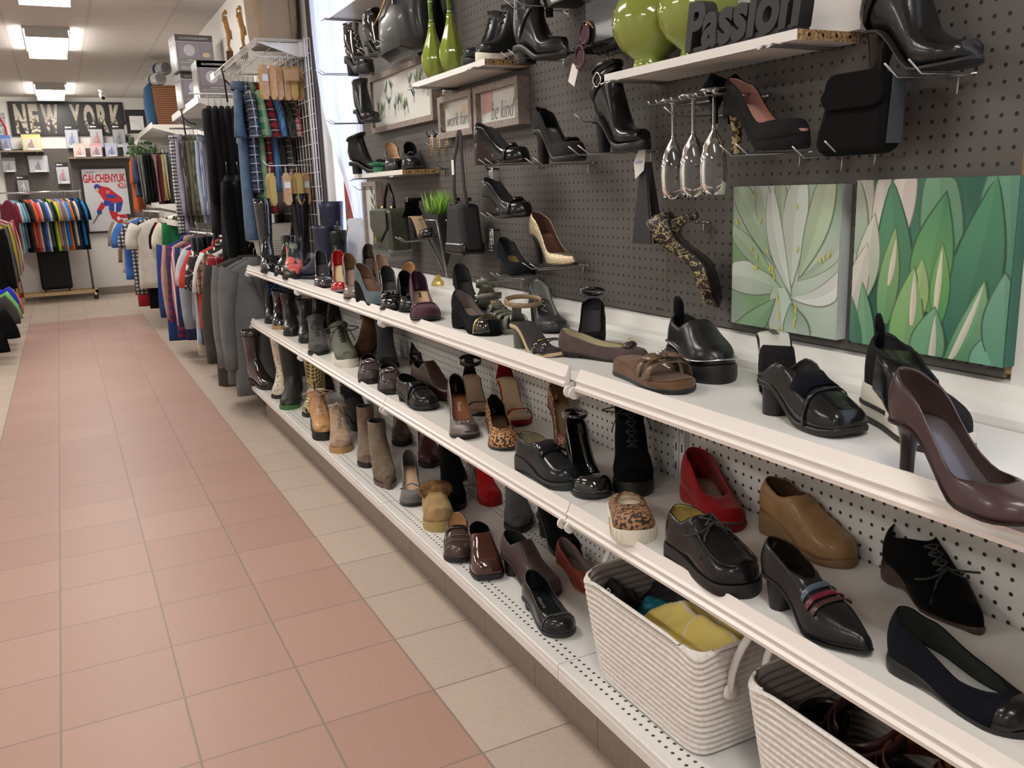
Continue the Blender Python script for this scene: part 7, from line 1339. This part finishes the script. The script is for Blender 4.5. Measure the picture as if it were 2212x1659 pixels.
HB=[('wooden brush showing yellow bristles at the left end of the lower hook',1.095,1,0),('wooden brush with white price label, second on the lower hook',1.19,0,1),('wooden brush half hidden in the middle of the lower hook',1.235,1,0),('wooden brush with long bristle rows, fourth on the lower hook',1.26,1,0),('wooden brush with white price label at the wall end of the lower hook',1.31,0,1)]
for i,(lab,x,f,tc) in enumerate(HB): brush(lab,x,1.515-(.012 if i==2 else 0),f,5.14+.014*(i if i!=2 else 5),bool(tc),(.2,0,-.4,.15,0)[i])
for z,lab in ((2.112,'upper white wire hook with six hanging brushes'),(1.525,'lower white wire hook with five hanging brushes')):
    tag(MB().tube([(1.355,5.14,z),(1.10,5.14,z),(1.08,5.14,z+.006),(1.065,5.14,z+.028)],.003,8).build('display_hook',WG,None,True),lab,'hook')
tag(MB().cbox((1.335,5.095,2.15),(.045,.003,.075)).build('price_card',mat((.72,.71,.69))),'white price card hanging at the front corner of the wire shelf','price card')
# cloth bag and wooden figures on the wire shelf
e=thing('cloth_bag','big beige felt storage bag on the wire shelf, cut by the top edge','bag',(1.235,5.37,2.203)); BG=mat((.36,.28,.20),.9,bump=(200,.4),var=(4,.06))
MB().grid([[(math.copysign(abs(math.cos(a))**.35,math.cos(a))*.12*s,math.copysign(abs(math.sin(a))**.35,math.sin(a))*.20*s,z) for a in [q*2*PI/32 for q in range(32)]] for s,z in ((.88,0),(.97,.10),(1,.25),(1.0,.45),(.97,.5))],True,True,True).build('body',BG,e,True,auto=50)
MB().tube([(.06,-.202,.02),(.058,-.205,.2),(.06,-.205,.45)],.002,4).build('seam_thread',mat((.12,.09,.07)),e)
WF=mat((.62,.36,.14),.45,var=(30,.15))
for i,(x,y,lab) in enumerate(((1.10,6.02,'carved wooden figure on the wire shelf, left one'),(1.16,5.86,'carved wooden figure on the wire shelf, right one, partly behind the bag'))):
    e=thing('wooden_figure',lab,'figurine',(x,y,2.205)); f=MB(); f.tube([(0,0,.14),(.01,0,.24),(-.008,0,.33),(.0,0,.40)],[.012,.024,.030,.012],10); f.tube([(0,0,.30),(-.03,0,.36),(-.02,0,.43)],[.012,.011,.008],8); f.tube([(0,0,.30),(.03,0,.27),(.035,0,.20)],[.012,.011,.008],8); f.tube([(0,0,.14),(.01,0,.08)],[.012,.03],8); f.lathe([(.001,-.02),(.018,-.008),(.019,.008),(.010,.022),(.001,.026)],10,c=(0,0,.43)); f.build('carving',WF,e,True); e.scale=(.68,.68,.68)
    MB().box((-.03,-.03,0),(.03,.03,.09)).build('plinth',mat((.16,.09,.05),.6),e)
e=thing('metal_tube','shiny metal tube between the wooden figures','ornament',(1.19,6.0,2.205)); MB().tube([(0,0,.0),(0,0,.32)],.014,12).build('tube',CH,e,True,auto=40)
# plastic swing arms hanging from the shelf front
for x,y,z,lab in ((1.075,6.15,2.14,'black plastic hanger hooked on the front of the wire shelf'),(1.03,8.0,2.06,'black plastic hanger hooked on the front of the box shelf')):
    e=thing('clothes_hanger',lab,'hanger',(x,y,z)); MB().tube([(0,0,.02),(.012,0,.035),(.0,0,.05),(-.012,0,.035),(-.004,0,0),(0,0,-.06),(.006,0,-.17)],.006,6).build('hook',RUBB,e,True); MB().tube([(0,0,-.03),(.05,0,-.075),(.10,0,-.085)],.006,6).build('arm',RUBB,e,True)
# ---------------------------------------------------------------- curtain and window things
CU=mat((.82,.82,.84),.9,sheen=.2,key='curtain'); NTc=NT(CU); NTc.b.inputs['Transmission Weight'].default_value=0
_t=CU.node_tree; _tr=_t.nodes.new('ShaderNodeBsdfTranslucent'); _tr.inputs[0].default_value=(.85,.86,.9,1); _mx=_t.nodes.new('ShaderNodeMixShader'); _mx.inputs[0].default_value=.5
_o=[q for q in _t.nodes if q.type=='OUTPUT_MATERIAL'][0]; _t.links.new(_t.nodes['Principled BSDF'].outputs[0],_mx.inputs[1]); _t.links.new(_tr.outputs[0],_mx.inputs[2]); _t.links.new(_mx.outputs[0],_o.inputs[0])
def curtain(lab,pts,z0,z1,x0,amp,nf,narrow=None):
    rows=[]; n=90
    for i in range(34):
        z=lerp(z1,z0,i/33); a,b=pts
        if narrow: zc,ya,yb,wd=narrow; q=math.exp(-((z-zc)/wd)**2); a=lerp(a,ya,q); b=lerp(b,yb,q)
        rows.append([(x0+amp*math.sin(j/n*nf*2*PI+.3*math.sin(z*3))*(.6+.4*math.sin(j*.37)),lerp(a,b,j/n),z) for j in range(n+1)])
    o=MB().grid(rows).build('curtain',CU,None,True); return tag(o,lab,'curtain')
curtain('sheer white curtain hanging in the window beside the dark pegboard',(4.23,4.97),1.18,2.84,1.362,.012,9,(1.12,4.25,4.42,.55))
rows=[]
for i in range(16):
    q=i/15; z=lerp(1.23,.97,q); r=.045+.05*math.sin(PI*q)**.6*(.6 if .1<q<.22 else 1); c=(1.33+.01*math.sin(q*5),lerp(4.34,4.24,q))
    rows.append([(c[0]+math.cos(a)*r*.7*(1+.14*math.sin(5*a+q*9)),c[1]+math.sin(a)*r*(1+.14*math.sin(4*a+q*7)),z) for a in [k*2*PI/26 for k in range(26)]])
tag(MB().grid(rows,True,True,True).build('curtain_knot',CU,None,True),'bunched and knotted lower part of the sheer curtain above the shoes','curtain')
SG2=mat((.6,.2,.08),.4,key='stain',pat=lambda t:(lambda x:t.mix(t.m('GREATER_THAN',t.vor(9),.55),t.mix(t.step(t.noise(7,1),.42,.5),(.55,.07,.06),(.68,.34,.08)),t.mix(t.step(t.noise(5,1),.45,.5),(.3,.22,.25),(.6,.12,.05))))(t.xyz()))
e=thing('window_decoration','red and orange collage panel in the window behind the curtain','window decoration',(1.40,4.62,1.05)); MB().prism([(-.13,0),(.10,0),(.09,.36),(.04,.5),(-.02,.42),(-.12,.3)],.006,M=Matrix.Rotation(PI/2,4,'Z')@Matrix.Translation((0,0,0))).build('panel',SG2,e)
e=thing('handrail','grey metal rail outside the window, seen behind the curtain','rail',(1.70,4.9,1.02)); MB().tube([(0,-1.2,0),(0,1.5,0)],.03,8).build('rail',mat((.3,.31,.33),.5),e,True)
tag(MB().box((1.34,4.22,.95),(1.50,5.0,1.0)).build('window_sill',WHITE),'white window sill behind the far rubber boots','window sill')
curtain('white curtain at the near window, right edge of the photo',(-.6,.70),1.06,2.8,1.365,.015,11)
# ---------------------------------------------------------------- light and camera
w=bpy.data.worlds.new('world'); bpy.context.scene.world=w; w.use_nodes=True
bgn=w.node_tree.nodes['Background']; bgn.inputs[0].default_value=(.55,.68,1,1); bgn.inputs[1].default_value=2.8
cam=bpy.data.cameras.new('camera'); cam.sensor_width=36; cam.lens=30.465; cam.clip_start=.05
co=bpy.data.objects.new('camera',cam); C.objects.link(co)
M_=Matrix([[0.888939, 0.13257, -0.43842], [-0.456549, 0.179694, -0.871363], [-0.036736, 0.974749, 0.220262]]).to_4x4(); M_.translation=(0,0,1.35); co.matrix_world=M_
sc=bpy.context.scene; sc.camera=co
sc.view_settings.view_transform='Standard'; sc.view_settings.look='None'; sc.view_settings.gamma=1; sc.view_settings.exposure=0.42
sc.cycles.max_bounces=6; sc.cycles.diffuse_bounces=3; sc.cycles.glossy_bounces=3; sc.cycles.transmission_bounces=6; sc.cycles.transparent_max_bounces=6; sc.cycles.caustics_reflective=False; sc.cycles.caustics_refractive=False
